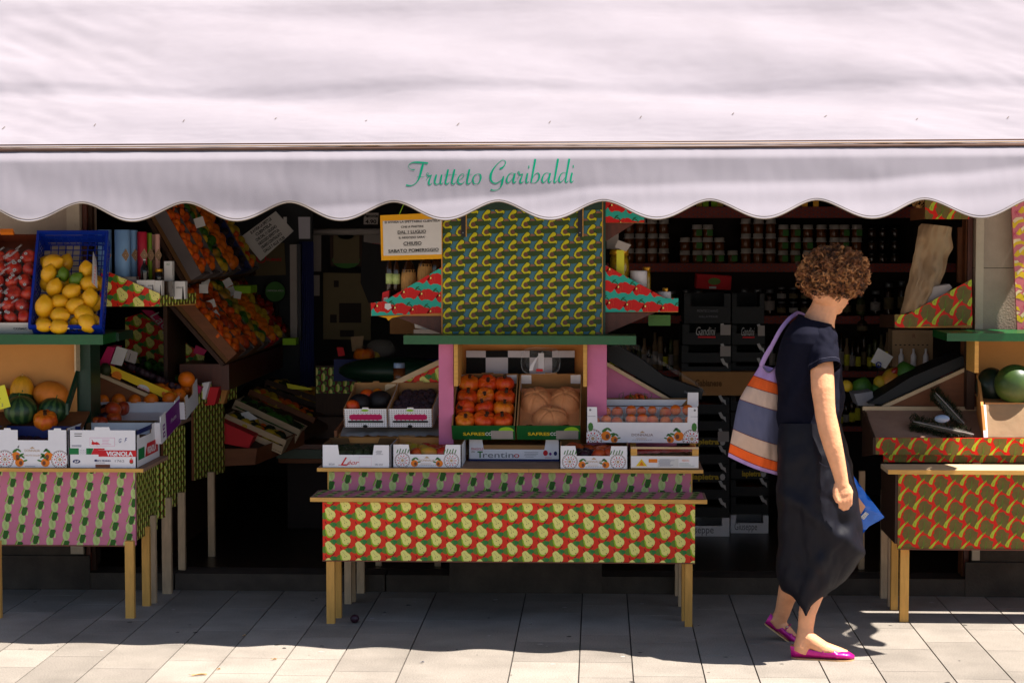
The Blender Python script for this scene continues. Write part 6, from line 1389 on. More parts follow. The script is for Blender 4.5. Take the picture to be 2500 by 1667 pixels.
sheet([(806, 560), (884, 560), (884, 650), (806, 650)], 12.0, 'dark_wood', 'picture_frame', 'dark picture frame holding a pale green portrait', cat='picture', deco=lambda m, Q, Y: (m.prism([at(x, y, Y - .004) for x, y in ((814, 568), (877, 568), (877, 643), (814, 643))], (0, .002, 0), 'sign_tan'), portrait(m, Q, Y - .005)))
sheet([(888, 565), (930, 565), (930, 630), (888, 630)], 12.0, 'paper_grey', 'certificate', 'framed pale certificate right of the green portrait', ['DIPLOMA'], hs=.02, tm='print_red'); sheet([(888, 520), (924, 520), (922, 548), (888, 548)], 11.3, 'paper_grey', 'shelf_label', 'small shelf label lettered Piemonte above the certificate', ['Piemonte', '4.90'], hs=.022)
sheet([(763, 570), (784, 570), (784, 663), (763, 663)], 12.0, 'paper_grey', 'narrow_poster', 'narrow pale poster left of the green portrait'); sheet([(764, 672), (780, 672), (780, 722), (764, 722)], 11.9, 'paper_grey', 'small_poster', 'small pale sheet below the narrow poster')
sheet([(789, 666), (905, 668), (905, 830), (789, 828)], 11.9, 'sign_tan', 'large_poster', 'large tan poster with dark picture panels in the shop', cat='poster', deco=lambda m, Q, Y: [m.prism([at(x0, y0, Y - .002), at(x1, y0, Y - .002), at(x1, y1, Y - .002), at(x0, y1, Y - .002)], (0, .001, 0), 'inner_brown') for x0, y0, x1, y1 in ((828, 740, 882, 788), (815, 685, 827, 701), (806, 768, 822, 788), (830, 806, 864, 822))])
sheet([(885, 590), (945, 600), (948, 735), (900, 740), (880, 690)], 11.2, 'print_black', 'black_coat', 'black coat or bag hanging right of the large poster', cat='coat')
# counter with till clutter
ct = thing('shop_counter', at(830, 1000, 11.0), 'dark shop counter with green tile patterned front', 'counter')
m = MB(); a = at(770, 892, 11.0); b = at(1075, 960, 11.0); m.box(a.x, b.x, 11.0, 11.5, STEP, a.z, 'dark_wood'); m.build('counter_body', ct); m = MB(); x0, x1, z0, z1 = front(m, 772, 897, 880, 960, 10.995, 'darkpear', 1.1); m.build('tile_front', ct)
inst(ME['squash_pale'], 'pumpkin', at(889, 868, 10.9), (0, 0, 0), 1.25, 'small pale pumpkin on the shop counter', 'pumpkin'); inst(ME['yel'], 'yellow_squash', at(912, 872, 10.95), rot_(), 1.2, 'lumpy yellow gourd right of the pumpkin on the counter', 'gourd')
sheet([(822, 848), (838, 848), (842, 868), (826, 870)], 10.9, 'print_red', 'red_card', 'small red card on the shop counter', cat='card'); sheet([(856, 822), (888, 820), (884, 856), (860, 858)], 11.0, 'paper_brown', 'paper_bag', 'brown paper bag on the shop counter', cat='bag')
m = MB(); c = at(930, 850, 10.9); m.ell(c, (.08, .06, .05), 'film', 16, 10, fn=lambda d, a, p: 1 + .15 * noise.noise(d * 3)); tag(m.build('film_bag'), 'crumpled clear bag on the counter near the green shelf', 'bag')
m = MB(); m.ell(at(960, 905, 10.7), (.30, .12, .075), 'dark_green_paint', 24, 10); tag(m.build('green_cover'), 'large dark green cover left of the pink post', 'cover')
sbox(815, 1078, 878, 930, 10.82, 'print_navy', 'dark blue cabinet below the green cover', 'cabinet', 'blue_cabinet', d=.1)
for (x, y, w_, lab) in ((975, 905, 26, 'foil topped jar left of the slanted white rail'), ):
    jar(975, 885, 930, 30, 9.3, 'jar_orange', 'film_sheen', lab, lidh=.5)
sheet([(1011, 783), (1075, 783), (1078, 820), (1040, 806), (1013, 800)], 9.4, 'paper', 'white_carton_lid', 'white carton lid in the shade left of the avocado panel', cat='lid'); sheet([(1010, 804), (1078, 806), (1078, 820), (1010, 820)], 9.35, 'paper_grey', 'grey_carton', 'grey carton just above the left end of the central green shelf', cat='carton')
sbox(952, 1078, 775, 815, 9.6, 'cardboard_dark', 'dark cardboard box below the left pepper tray', 'box', 'cardboard_box', d=.2)
# ---- low crates on the floor inside, left opening
Pw = [at(x, y, Y) for x, y, Y in ((540, 1122, 10.1), (625, 1122, 10.1), (745, 1060, 10.5), (865, 1045, 11.0))]
lowr = thing('low_rack', at(650, 1200, 10.3), 'low wooden rack of vegetable crates inside the left opening', 'rack')
m = MB()
P = [at(538, 1096, 10.08), at(628, 1094, 10.08), at(622, 1134, 10.08), at(538, 1138, 10.08)]; m.prism(P, (0, .02, 0), 'brown_wood'); P = [at(629, 1094, 10.09), at(742, 1050, 10.6), at(742, 1085, 10.6), at(624, 1134, 10.09)]; m.prism(P, (0, .02, 0), 'brown_wood'); m.build('front_rail', lowr)
m = MB(); P = [at(540, 1000, 10.4), at(600, 940, 11.2), at(860, 1010, 11.2), at(742, 1066, 10.62), at(628, 1106, 10.12), at(540, 1106, 10.1)]; m.prism(P, (0, 0, -.02), 'dark_wood'); m.build('deck', lowr)
slbox([(535, 1026), (620, 1064), (607, 1094), (556, 1084), (536, 1080)], 10.12, .3, 'print_red', 'dark red box tilted on the low rack', 'box', 'red_box'); 
CR = [((552, 1010), (700, 1075), 10.25, 'pale_wood', 'front long wooden crate on the low rack'), ((575, 975), (735, 1050), 10.5, 'pale_wood', 'second wooden crate on the low rack'), ((610, 950), (770, 1020), 10.8, 'brown_wood', 'third wooden crate on the low rack'), ((650, 925), (820, 985), 11.1, 'dark_wood', 'farthest wooden crate on the low rack')]
for i, ((xa, ya), (xb, yb), Y, mt, lab) in enumerate(CR):
    A_1 = at(xa, ya, Y); B_1 = at(xb, yb, Y); f = Fr(A_1, B_1, A_1 + Vector((0, .24, 0)), .08)
    if f.w.z < 0: f.w = -f.w; f.o = A_1 - f.w * .08
    th = thing('vegetable_crate', f.p(f.W / 2, .12, 0), lab, 'crate', 'vegetable crates on the low rack'); m = MB(); m.obb(f.p(0, 0, 0), f.u * f.W, f.v * f.D, f.w * .01, mt)
    for b_ in (0, f.D - .01):
        for c_ in (.012, .05): m.obb(f.p(0, b_, c_), f.u * f.W, f.v * .008, f.w * .03, mt)
    for a_ in (0, f.W - .01): m.obb(f.p(a_, .0101, .012), f.u * .01, f.v * (f.D - .0202), f.w * .065, mt)
    m.build('crate_body', th); fill(f, (['mand', 'yel', 'artich'], ['artich', 'greenf'], ['mand', 'apricot', 'yel'], ['artich', 'mango'])[i], 'vegetable', ('yellowish vegetable in the front crate of the low rack', 'green vegetable in the second crate of the low rack', 'orange vegetable in the third crate of the low rack', 'dull vegetable in the farthest crate of the low rack')[i], 'vegetable', 'vegetables of crate ' + ('one', 'two', 'three', 'four')[i], .033, 8, 4, .055, s=(.8, 1.2), jit=.5)
sheet([(588, 1008), (606, 1004), (630, 1022), (590, 1030)], 10.35, 'paper', 'crate_label', 'pale rounded crate label with a wheel print on the low rack', cat='label'); sheet([(699, 935), (762, 948), (760, 952), (715, 950), (703, 947)], 10.9, 'note_yellow', 'yellow_label', 'yellow curled label above the low rack', cat='label')
st2 = thing('stool', at(745, 1300, 10.6), 'dark stool with green and red cushions inside the left opening', 'stool')
m = MB(); a = at(680, 1128, 10.6); b = at(800, 1085, 10.6); m.box(a.x, b.x, 10.6, 10.95, b.z - .025, b.z, 'mahogany'); m.build('red_cushion', st2); m = MB(); m.box(a.x - .01, b.x, 10.59, 10.96, b.z - .075, b.z - .027, 'dark_green_paint'); m.build('green_cushion', st2); m = MB(); m.box(a.x, b.x, 10.595, 10.955, b.z - .1, b.z - .077, 'brown_wood'); m.build('seat_board', st2)
m = MB(); c = at(702, 1200, 10.7); m.box(c.x, b.x, 10.7, 10.9, STEP, b.z - .101, 'inner_brown'); m.build('base', st2)
sbox(745, 840, 1018, 1085, 10.9, 'dark_wood', 'dark wooden box behind the stool', 'box', 'wooden_box', d=.2); sbox(452, 490, 1262, 1345, 10.6, 'print_navy', 'dark blue box under the third patterned stall', 'box', 'blue_box', d=.2)
# ---------------------------------------------------------------- jar shelves, right opening
Yj = 11.9
js = thing('jar_shelves', at(1850, 1300, Yj), 'dark shelves with patterned edging across the back of the right opening', 'shelves')
m = MB(); m.box(-.25, 2.9, Yj + .3, Yj + .33, STEP, 2.6, 'inner_brown'); m.build('back_board', js)
xl, xr_ = X(1480, Yj), X(2330, Yj)
SH = [(505, 532), (643, 664), (771, 790), (905, 920), (1040, 1052)]
for (ya, yb) in SH:
    m = MB(); za = Z(ya, Yj, 1850); zb2 = Z(yb, Yj, 1850); m.box(xl, xr_, Yj + .003, Yj + .3, zb2, za, 'dark_wood'); paper(m, (xl, Yj, zb2), (1, 0, 0), (0, 0, 1), [(0, 0), (xr_ - xl, 0), (xr_ - xl, za - zb2), (0, za - zb2)], 'tile', 1.0, ppm=408); m.build('shelf', js)
def clothjar(x, yb, h, w_, Y, mt='jar_orange', lab='', grp='', label=True, z=None, cover='jar_cloth'):
    p = at(x, yb, Y); k = PXM(Y); h *= k; r = w_ / 2 * k
    if z is not None: p.z = z
    t = thing('jam_jar', p, lab, 'jar', grp); m = MB(); m.lathe([(r * .9, 0), (r, h * .06), (r, h * .6), (r * .8, h * .72)], p, mt, 10); m.build('glass', t)
    m = MB(); m.lathe([(r * 1.15, h * .64), (r * .95, h * .74), (r * .98, h * .97), (r * .7, h)], p, cover, 12); m.build('cloth_cover', t)
    if label: m = MB(); m.box(p.x - r * .2, p.x + r * .9, p.y - r * 1.1, p.y - r * 1.0, p.z + h * .12, p.z + h * .6, 'print_leaf'); m.build('paper_label', t)
    return p.z + h
zr = Z(643, Yj, 1850) + .001
for (x, n) in ((1537, 3), (1566, 3), (1595, 4), (1624, 4), (1675, 2), (1705, 3), (1731, 3), (1760, 2), (1792, 1), (1825, 3), (1855, 4), (1886, 4), (1917, 3), (1947, 3), (1977, 3), (2010, 3), (2042, 3), (2066, 3), (2098, 3)):
    z = zr; h = 36 if x < 1650 or 1810 < x < 1900 else 31
    for i in range(n): z = clothjar(x + rnd.uniform(-1, 1), 0, h, 25, Yj + .06, lab='cloth covered jam jar in a stack on the upper jar shelf', grp='cloth covered jars', label=(1690 < x < 1800 or x > 1900) and rnd.random() < .7, z=z)
for (x, n) in ((2135, 3), (2162, 3), (2192, 3)):
    z = zr
    for i in range(n): z = clothjar(x, 0, 31, 25, Yj + .06, mt='glass_brown', lab='dark jar in the stacks at the right end of the upper jar shelf', grp='dark jars', label=False, z=z, cover='glass_dark')
zr = Z(771, Yj, 1850) + .001
for (x, h, w_, n) in ((1607, 60, 24, 1), (1641, 60, 24, 1), (1675, 62, 24, 1), (1704, 60, 24, 1), (1817, 64, 24, 1), (1849, 64, 22, 1), (1878, 64, 24, 1), (1907, 34, 22, 2), (1936, 34, 22, 2), (1965, 34, 22, 2), (2000, 40, 22, 2), (2030, 52, 20, 2), (2066, 44, 22, 2), (2100, 50, 22, 2), (2136, 60, 24, 1), (2168, 80, 24, 1), (2200, 84, 20, 1)):
    z = zr
    for i in range(n):
        p = Vector((X(x, Yj + .06), Yj + .06, z)); k = PXM(Yj); t = thing('preserve_jar', p, 'dark jar of preserves with a pale label on the middle jar shelf', 'jar', 'preserve jars'); r = w_ / 2 * k; H = h * k
        m = MB(); m.lathe([(r * .9, 0), (r, H * .05), (r, H * .7), (r * .7, H * .85)], p, rnd.choice(('glass_dark', 'jar_green', 'glass_brown')), 12); m.build('glass', t)
        m = MB(); m.lathe([(r * .75, H * .852), (r * .75, H)], p, 'metal_grey', 12); m.build('lid', t)
        m = MB(); m.lathe([(r * 1.02, H * .2), (r * 1.02, H * .55)], p, rnd.choice(('sign_tan', 'sign_tan', 'paper_grey')), 12); m.build('paper_label', t); z += H + .001
for sh_, zz in ((3, Z(905, Yj, 1850)), (4, Z(1040, Yj, 1850))):
    for x in list(range(1495, 1660, 13)) + list(range(1885, 2190, 14)):
        h = rnd.uniform(40, 95); w_ = rnd.uniform(12, 17)
        k = PXM(Yj); p = Vector((X(x, Yj + .05), Yj + .05, zz + .001)); r = w_ / 2 * k; H = h * k
        t = thing('shelf_bottle', p, 'small dark bottle or tin crowding the lower jar shelves', 'bottle', 'bottles on the lower jar shelves')
        m = MB(); mt = rnd.choice(('glass_dark', 'jar_green', 'paper_brown', 'glass_brown', 'sign_tan')); m.lathe([(r, 0), (r, H * .6), (r * .45, H * .78), (r * .45, H)], p, mt, 8) if rnd.random() < .6 else m.lathe([(r, 0), (r, H * .8), (r * .9, H)], p, mt, 8); m.build('glass', t)
        m = MB(); m.lathe([(r * 1.02, H * .15), (r * 1.02, H * .5)], p, rnd.choice(('paper_grey', 'sign_tan', 'note_yellow')), 8); m.build('paper_label', t)
for x, mt in ((1700, 'veg_yellow'), (1716, 'lime'), (1737, 'lime'), (1752, 'veg_yellow'), (1958, 'gold_lid'), (1985, 'gold_lid')):
    sbox(x, x + 14, 480, 505, Yj + .05, mt, 'yellow green packet on the topmost shelf', 'packet', 'shelf_packet', g='packets on the topmost shelf')
m = MB(); P = [at(1702, 669, 11.2), at(1786, 674, 11.2), at(1784, 708, 11.2), at(1700, 704, 11.2)]; m.prism(P, (0, .25, 0), 'print_red'); m.flat(at(1744, 687, 11.198), (1, 0, 0), (0, 0, 1), ellpts(0, 0, .035, .02, 12), 'pat_olive'); m.flat(at(1740, 702, 11.198), (1, 0, 0), (0, 0, 1), [(-.02, -.006), (.02, -.006), (.02, .006), (-.02, .006)], 'paper'); tag(m.build('red_box'), 'red box lying on the black crates below the jar shelf', 'box')
# black crates stacks
def bird(m, o, k=1.0):
    m.flat(o, (1, 0, 0), (0, 0, 1), [(-.022 * k, .03 * k), (-.006 * k, .034 * k), (.006 * k, .01 * k), (.02 * k, .004 * k), (.024 * k, -.026 * k), (.008 * k, -.008 * k), (-.006 * k, -.004 * k), (-.014 * k, .012 * k)], 'white_print', .0015)
def bcrate(xa, xb, yt_, yb, Y, lab, kind=0, g='black fruit crates'):
    a = at(xa, yb, Y); b = at(xb, yt_, Y); t = thing('fruit_crate', ((a.x + b.x) / 2, Y, a.z), lab, 'crate', g)
    m = MB(); mt = 'card_white' if kind == 3 else 'crate_black'; W_ = b.x - a.x; H_ = b.z - a.z
    m.box(a.x, b.x, Y, Y + .01, a.z, a.z + H_ * .55, mt); 
    for xx in (a.x, b.x - W_ * .14): m.box(xx, xx + W_ * .14, Y, Y + .01, a.z + H_ * .55 + .0005, b.z - .004, mt)
    m.box(a.x, a.x + .01, Y + .0105, Y + .36, a.z, b.z - .004, mt); m.box(b.x - .01, b.x, Y + .0105, Y + .36, a.z, b.z - .004, mt); m.box(a.x + .0105, b.x - .0105, Y + .0105, Y + .36, a.z, a.z + .01, mt); m.box(a.x + .011, b.x - .011, Y + .35, Y + .36, a.z + .0105, b.z - .01, mt)
    m.build('crate_body', t); m = MB(); o = Vector((a.x, Y, a.z))
    if kind == 1: m.text('lapietra', o + Vector((W_ * .3, 0, H_ * .16)), (1, 0, 0), (0, 0, 1), .028, 'yellow_print', w=W_ * .5, bold=.04); m.flat(o + Vector((W_ * .87, 0, H_ * .28)), (1, 0, 0), (0, 0, 1), ellpts(0, 0, .014, .018, 8), 'white_print')
    if kind in (0, 1, 2): bird(m, o + Vector((W_ * .86, 0, H_ * .65 + .01)), .9)
    if kind == 2: m.text('Gandini', o + Vector((W_ * .28, 0, H_ * .45)), (1, 0, 0), (0, 0, 1), .045, 'white_print', w=W_ * .4, shear=.3); m.box(o.x + W_ * .32, o.x + W_ * .68, Y - .002, Y - .001, o.z + H_ * .32, o.z + H_ * .4, 'print_red')
    if kind == 3: m.text('Giuseppe', o + Vector((W_ * .1, 0, H_ * .18)), (1, 0, 0), (0, 0, 1), .04, 'print_grey', w=W_ * .6)
    if m.v: m.build('print', t)
    if kind < 3: m = MB(); m.box(a.x + .03, b.x - .03, Y + .03, Y + .3, a.z + .0115, a.z + H_ * .5, rnd.choice(('nectarine', 'jar_green', 'cardboard_dark', 'inner_brown'))); m.build('filling', t)
    if rnd.random() < .45 and kind < 3: m = MB(); m.box(o.x + W_ * .78, o.x + W_ * .99, Y - .004, Y - .003, b.z - .006, b.z - .06, 'paper_grey'); m.build('paper_slip', t)
rows = [(1309, 1262, 3), (1262, 1218, 0), (1218, 1176, 0), (1176, 1132, 1), (1132, 1090, 0), (1090, 1050, 1), (1050, 1010, 0), (1010, 968, 0)]
for i, (yb, yt_, k) in enumerate(rows):
    w1 = ('bottom', 'second', 'third', 'fourth', 'fifth', 'sixth', 'seventh', 'eighth')[i]
    bcrate(1652, 1781, yt_, yb, 10.5, 'fruit crate of the left stack behind the stall, %s from the floor' % w1, k); bcrate(1784, 1876, yt_ - 6, yb - 8, 10.62, 'fruit crate of the right stack behind the striped bag, %s from the floor' % w1, k)
cbx = thing('cardboard_box', at(1760, 960, 10.5), 'long tan carton lettered Gabianese on the black crates', 'carton'); m = MB(); a = at(1664, 965, 10.5); b = at(1866, 908, 10.5); m.box(a.x, b.x, 10.5, 10.85, a.z, b.z, 'cardboard'); m.text('Gabianese', at(1697, 942, 10.499), (1, 0, 0), (0, 0, 1), .034, 'cardboard_dark', w=.14, bold=.03); m.build('box_body', cbx)
for i in range(3): scr = None
bcrate(1664, 1785, 886, 906, 10.5, 'low black crate with a paper slip directly on the tan carton', 0); bcrate(1786, 1868, 884, 906, 10.6, 'low black crate on the right part of the tan carton', 0)
bcrate(1664, 1785, 842, 885, 10.5, 'black crate below the script lettered crate', 0); bcrate(1787, 1868, 842, 883, 10.6, 'black crate in the right stack below its script lettered crate', 0)
bcrate(1666, 1785, 790, 841, 10.5, 'black crate with white script lettering, left stack', 2); bcrate(1787, 1868, 792, 841, 10.6, 'black crate with white script lettering, right stack', 2)
bcrate(1670, 1784, 715, 789, 10.5, 'tall black carton on top of the left crate stack', 4); bcrate(1787, 1866, 715, 790, 10.6, 'tall black carton on top of the right crate stack', 4)
m = MB(); m.text('MONTECCHIANO', at(1702, 762, 10.498), (1, 0, 0), (0, 0, 1), .014, 'print_grey', w=.11); m.text('GELATERIE', at(1706, 775, 10.498), (1, 0, 0), (0, 0, 1), .01, 'print_grey', w=.1); tag(m.build('carton_lettering'), 'grey lettering on the tall black carton', 'lettering')
# ---------------------------------------------------------------- right stall
rt = thing('market_stall', (2.0, 8.9, 0), 'right wooden market stall in celery patterned paper', 'stall')
Yr = 8.535; XL_ = X(2171, Yr); zr1 = at(2300, 1147.5, Yr).z; zr0 = at(2300, 1158, Yr).z
m = MB(); m.box(XL_, 3.3, Yr, Yr + .005, zr0, zr1, 'board_edge'); m.box(XL_, 3.3, Yr + .0051, 8.76, zr0, zr1 - .0005, 'pale_wood'); m.build('low_shelf', rt)
XF = X(2196, 8.59)
m = MB(); a = at(2196, 1338, 8.59); paper(m, (XF, 8.59, a.z), (1, 0, 0), (0, 0, 1), [(0, 0), (1.6, 0), (1.6, zr0 - a.z - .0005), (0, zr0 - a.z - .0005)], 'celery', 1.0, (.004, -.015)); m.box(XF, XF + 1.6, 8.5905, 8.61, a.z, zr0 - .0005, 'cel_red'); m.box(XF, XF + 1.6, 8.584, 8.59, a.z - .005, a.z - .0005, 'print_brown'); m.build('front_panel', rt)
m = MB(); m.box(XF - .012, XF - .0005, 8.592, 9.02, a.z + .02, zr0 - .001, 'dark_wood'); m.build('side_panel', rt)
legat(rt, 2197, 2218, 1518, 0, a.z, 'leg_wood'); legat(rt, 2175, 2192, 1489, 0, .4, 'leg_wood'); legat(rt, 2168, 2174, 1480, 0, .4); legat(rt, 2150, 2166, 1460, 0, .5, 'leg_wood_old'); legat(rt, 2096, 2110, 1389, STEP, .55)
# upper tray
Yu = 8.80; XU = X(2140, Yu)
m = MB(); zt4 = at(2300, 1069, Yu).z; zb4 = at(2300, 1110, Yu).z; paper(m, (XU, Yu, zb4), (1, 0, 0), (0, 0, 1), [(0, 0), (1.5, 0), (1.5, zt4 - zb4), (0, zt4 - zb4)], 'celery', 1.05, (.01, .03)); m.box(XU, XU + 1.5, Yu + .0005, Yu + .014, zb4, zt4, 'cel_red'); m.build('tray_front', rt)
m = MB(); z5 = zb4; paper(m, (XU + .04, Yu + .03, zr1), (1, 0, 0), (0, 0, 1), [(0, 0), (1.45, 0), (1.45, z5 - zr1 - .001), (0, z5 - zr1 - .001)], 'celery', 1.0, (.03, .01)); m.box(XU + .04, XU + 1.49, Yu + .0305, Yu + .05, zr1, z5 - .001, 'cel_red'); m.build('lower_band', rt)
m = MB(); p = Vector((XU + .004, Yu + .0145, zt4 - .045)); q = at(2115, 992, 9.16); dv = Vector((0, q.y - p.y, at(2115, 1000, 9.16).z - (zt4 - .03)))
m.obb(p, (1.4, 0, 0), dv, (0, 0, .012), 'dirty_ply'); m.build('tray_deck', rt)
m = MB(); m.prism([Vector((XU - .012, Yu, zb4)), Vector((XU - .012, Yu, zt4)), Vector((XU - .012, 9.17, zt4 + .09)), Vector((XU - .012, 9.17, zb4 - .05))], (.0115, 0, 0), 'dark_wood'); m.build('tray_side', rt)
m = MB(); a = at(2115, 992, 9.165); m.box(XU - .01, XU + 1.3, 9.165, 9.18, a.z - .06, a.z, 'pale_wood'); m.build('back_rail', rt)
# sloping wooden triangle behind
m = MB(); p = at(2154, 990, 9.19); q = at(2362, 895, 9.19); m.obb(p, q - p, (0, .02, 0), (0, 0, -.018), 'pale_wood'); m.build('slanted_rail', rt)
m = MB(); m.prism([at(2160, 996, 9.195), at(2420, 996, 9.195), at(2420, 880, 9.195), at(2362, 902, 9.195)], (0, .01, 0), 'brown_wood'); m.build('side_board', rt)
m = MB(); m.prism([at(2150, 988, 9.215), at(2360, 890, 9.215), at(2350, 868, 9.215), at(2225, 920, 9.215), at(2120, 985, 9.215)], (0, .3, 0), 'crate_black'); tag(m.build('vegetable_crate'), 'black toothed crate lying on the right slope', 'crate')
for i, (x, y, k, s_, nm, lb) in enumerate(((2068, 942, 'yel', .9, 'squash', 'small yellow squash at the left end of the right rack'), (2105, 945, 'greenf', 1.5, 'green_pepper', 'large green pepper in the right rack'), (2140, 952, 'greenf', 1.0, 'green_pepper', 'small green pepper between the yellow ones'), (2150, 935, 'yel', 1.1, 'yellow_pepper', 'left yellow pepper in the right rack'), (2175, 928, 'mango', 1.3, 'yellow_pepper', 'right yellow green pepper in the right rack'), (2160, 955, 'vegpep', 1.0, 'red_pepper', 'red pepper nearest the crate teeth'), (2195, 940, 'vegpep', 1.1, 'red_pepper', 'orange red pepper right of the yellow ones'), (2212, 908, 'greenf', 1.6, 'green_pepper', 'tall dark green pepper behind the yellow ones'), (2132, 970, 'vegpep', .8, 'red_pepper', 'small red pepper low in the right rack'), (2182, 912, 'vegpep', .8, 'red_pepper', 'dark red pepper above the yellow ones'))):
    put(k, nm, x, y, 9.5, s_, rot_(1), lb, 'vegetable')
m = MB(); m.prism([at(2085, 962, 9.3), at(2130, 955, 9.3), at(2135, 990, 9.3), at(2095, 990, 9.3)], (0, .2, 0), 'print_grey'); tag(m.build('grey_punnet'), 'dark grey punnet of peppers at the left of the right rack', 'punnet')
sheet([(2144, 849), (2181, 871), (2162, 900), (2126, 883)], 9.9, 'paper', 'price_card', 'blank white price card tilted above the peppers', cat='card')
m = MB(); c = at(2145, 890, 9.89); m.tube([c + Vector((.012 * math.cos(t), 0, .012 * math.sin(t))) for t in [i * .5 for i in range(13)]], .003, 'plastic_blue', 5); m.tube([c, c + Vector((-.02, 0, -.12))], .002, 'metal_dark', 5); tag(m.build('card_clip'), 'blue ring clip below the blank white price card', 'clip')
# melon box at the far right
mb_ = thing('melon_stand', at(2450, 1060, 8.8), 'wooden melon stand with green shelf at the right edge', 'stand')
m = MB(); a = at(2312, 813, 8.86); zz0 = at(2400, 833, 8.86).z; zz1 = at(2400, 813.5, 8.86).z; m.box(a.x, 3.2, 8.86, 9.24, zz0, zz1, 'green_paint'); m.build('green_shelf', mb_)
m = MB(); a = at(2380, 834, 8.9); b = at(2389, 910, 8.9); m.box(a.x, b.x, 8.9, 9.1, b.z, zz0 - .001, 'board_edge'); m.build('edge_strip', mb_)
m = MB(); m.box(X(2389, 9.15), 3.2, 9.16, 9.18, Z(1000, 9.15, 2400), zz0 - .001, 'tan_board'); m.build('back_board', mb_)
m = MB(); a = at(2362, 834, 9.12); b = at(2379, 1000, 9.12); m.box(a.x, b.x, 9.12, 9.2, b.z, zz0 - .001, 'dark_wood'); m.build('post', mb_)
m = MB(); P = [at(2391, 910, 9.05), at(2398, 986, 8.88), at(2412, 1068, 8.78), at(2396, 1068, 8.80), at(2370, 985, 8.98), at(2362, 930, 9.1)]
zf = at(2450, 1068, 8.79).z
m.prism([at(2384, 905, 9.1), at(2395, 990, 8.86), at(2402, 1067, 8.825), at(2384, 1067, 9.16)], (.012, 0, 0), 'tan_board'); m.build('side_board', mb_)
m = MB(); pA = at(2402, 1067, 8.82); pB = at(2397, 988, 8.88); m.obb(pA, pB - pA, (.018, 0, 0), (0, .006, 0), 'card_white'); m.build('white_edge', mb_)
m = MB(); pA = at(2410, 1067, 8.83); pB = at(2405, 986, 8.89); m.grid(lambda i, j: pA.lerp(pB, j / 10) + Vector((.6 * i / 20, .004 * noise.noise(Vector((i * .7, j * .7, 0))), 0)), 21, 11, 'paper_brown'); m.obb(pB, (.6, 0, 0), (0, .25, .02), (0, 0, .006), 'cardboard'); tag(m.build('paper_lined_box'), 'brown paper lined box under the large watermelon', 'box')
m = MB(); m.ell((0, 0, 0), (.087, .083, .085), 'watermelon_plain', 32, 20); big = m.mesh('watermelon'); inst(big, 'watermelon', at(2478, 938, 8.93), (.4, .3, 0), 1.05, 'large plain green watermelon at the right edge, partly in the sun', 'watermelon')
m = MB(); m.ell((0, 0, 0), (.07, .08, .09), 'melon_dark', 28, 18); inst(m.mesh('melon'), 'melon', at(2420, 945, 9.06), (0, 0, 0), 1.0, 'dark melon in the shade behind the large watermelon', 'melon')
# herb bundles in the tray
def bundle(P, r, lab, col='herb'):
    t = thing('herb_bundle', P[0], lab, 'herbs', 'wrapped herb bundles'); m = MB()
    pts = [P[0].lerp(P[-1], i / 14) for i in range(15)]; m.tube(pts, [r * .62 * (.55 + .6 * math.sin(math.pi * min(1, i / 14 * .8 + .12))) * (1 if i < 11 else 1 - (i - 11) * .2) for i in range(15)], col, 14, flat=.5)
    for i in range(900):
        s_ = rnd.random() ** 1.4 * .9; p = P[0].lerp(P[-1], s_); a = rnd.uniform(0, 6.28); d_ = Vector((math.cos(a) * .5, .7 * math.sin(a), .8 * math.sin(a + .5))) * r * rnd.uniform(.7, 1.7); q = p + d_; e = Vector((rnd.uniform(-1, 1), rnd.uniform(-1, 1), rnd.uniform(-1, 1))).normalized() * rnd.uniform(.012, .024)
        m.poly([q - e, q + e.cross(Vector((0, 0, 1))) * .35, q + e], 'herb')
    m.build('leaves', t)
    m = MB(); m.tube(pts[1:], [r * (.62 + .6 * math.sin(math.pi * min(1, i / 13 * .85 + .1))) for i in range(14)], 'film', 14, flat=.55); m.build('film_sleeve', t)
    m = MB(); m.tube([p + Vector((0, -r * .9, r * .2)) for p in pts], .0022, 'paper_grey', 6); m.build('seam', t)
bundle([at(2228, 1030, 8.97), at(2375, 1062, 8.86)], .026, 'film wrapped herb bundle lying at the front of the right tray'); bundle([at(2282, 960, 9.1), at(2352, 1035, 8.95)], .025, 'film wrapped herb bundle leaning behind the front one')
m = MB(); c = at(2300, 1022, 8.87); m.ell(c, (.035, .01, .018), 'film_sheen', 14, 8); tag(m.build('blue_label'), 'pale blue glossy label on the front herb bundle', 'label')
# right side tray with paper sack
Ya = 9.16
dt = thing('display_tray', at(2290, 790, Ya), 'celery papered tray holding the tall brown paper sack', 'tray')
m, t_ = wing([(2372, 682), (2374, 793), (2185, 800), (2184, 768), (2216, 767)], pat='celery', Y=Ya, ph=(.02, .02), sc_=1.2, d=.09); m.build('front_panel', dt)
m = MB(); p = at(2184, 768, Ya); q = at(2147, 768, 9.5); m.obb(at(2184, 800, Ya), q - p, (.01, 0, 0), (0, 0, .06), 'dark_wood'); m.obb(at(2184, 800, Ya + .09), (.34, 0, 0), (0, .25, 0), (0, 0, .01), 'dark_wood'); m.build('side_panel', dt)
dt2 = thing('display_tray', at(2300, 530, Ya), 'celery papered tray at the top just under the awning', 'tray')
m, t_ = wing([(2258.5, 470), (2366, 470), (2366, 535), (2258.5, 535)], pat='celery', Y=Ya, ph=(.03, .04), sc_=1.2, d=.09); m.build('front_panel', dt2)
m = MB(); p = at(2258, 505, Ya); q = at(2222, 510, 9.5); m.obb(at(2258, 535, Ya), q - p, (.008, 0, 0), (0, 0, .056), 'brown_wood'); m.build('side_panel', dt2)
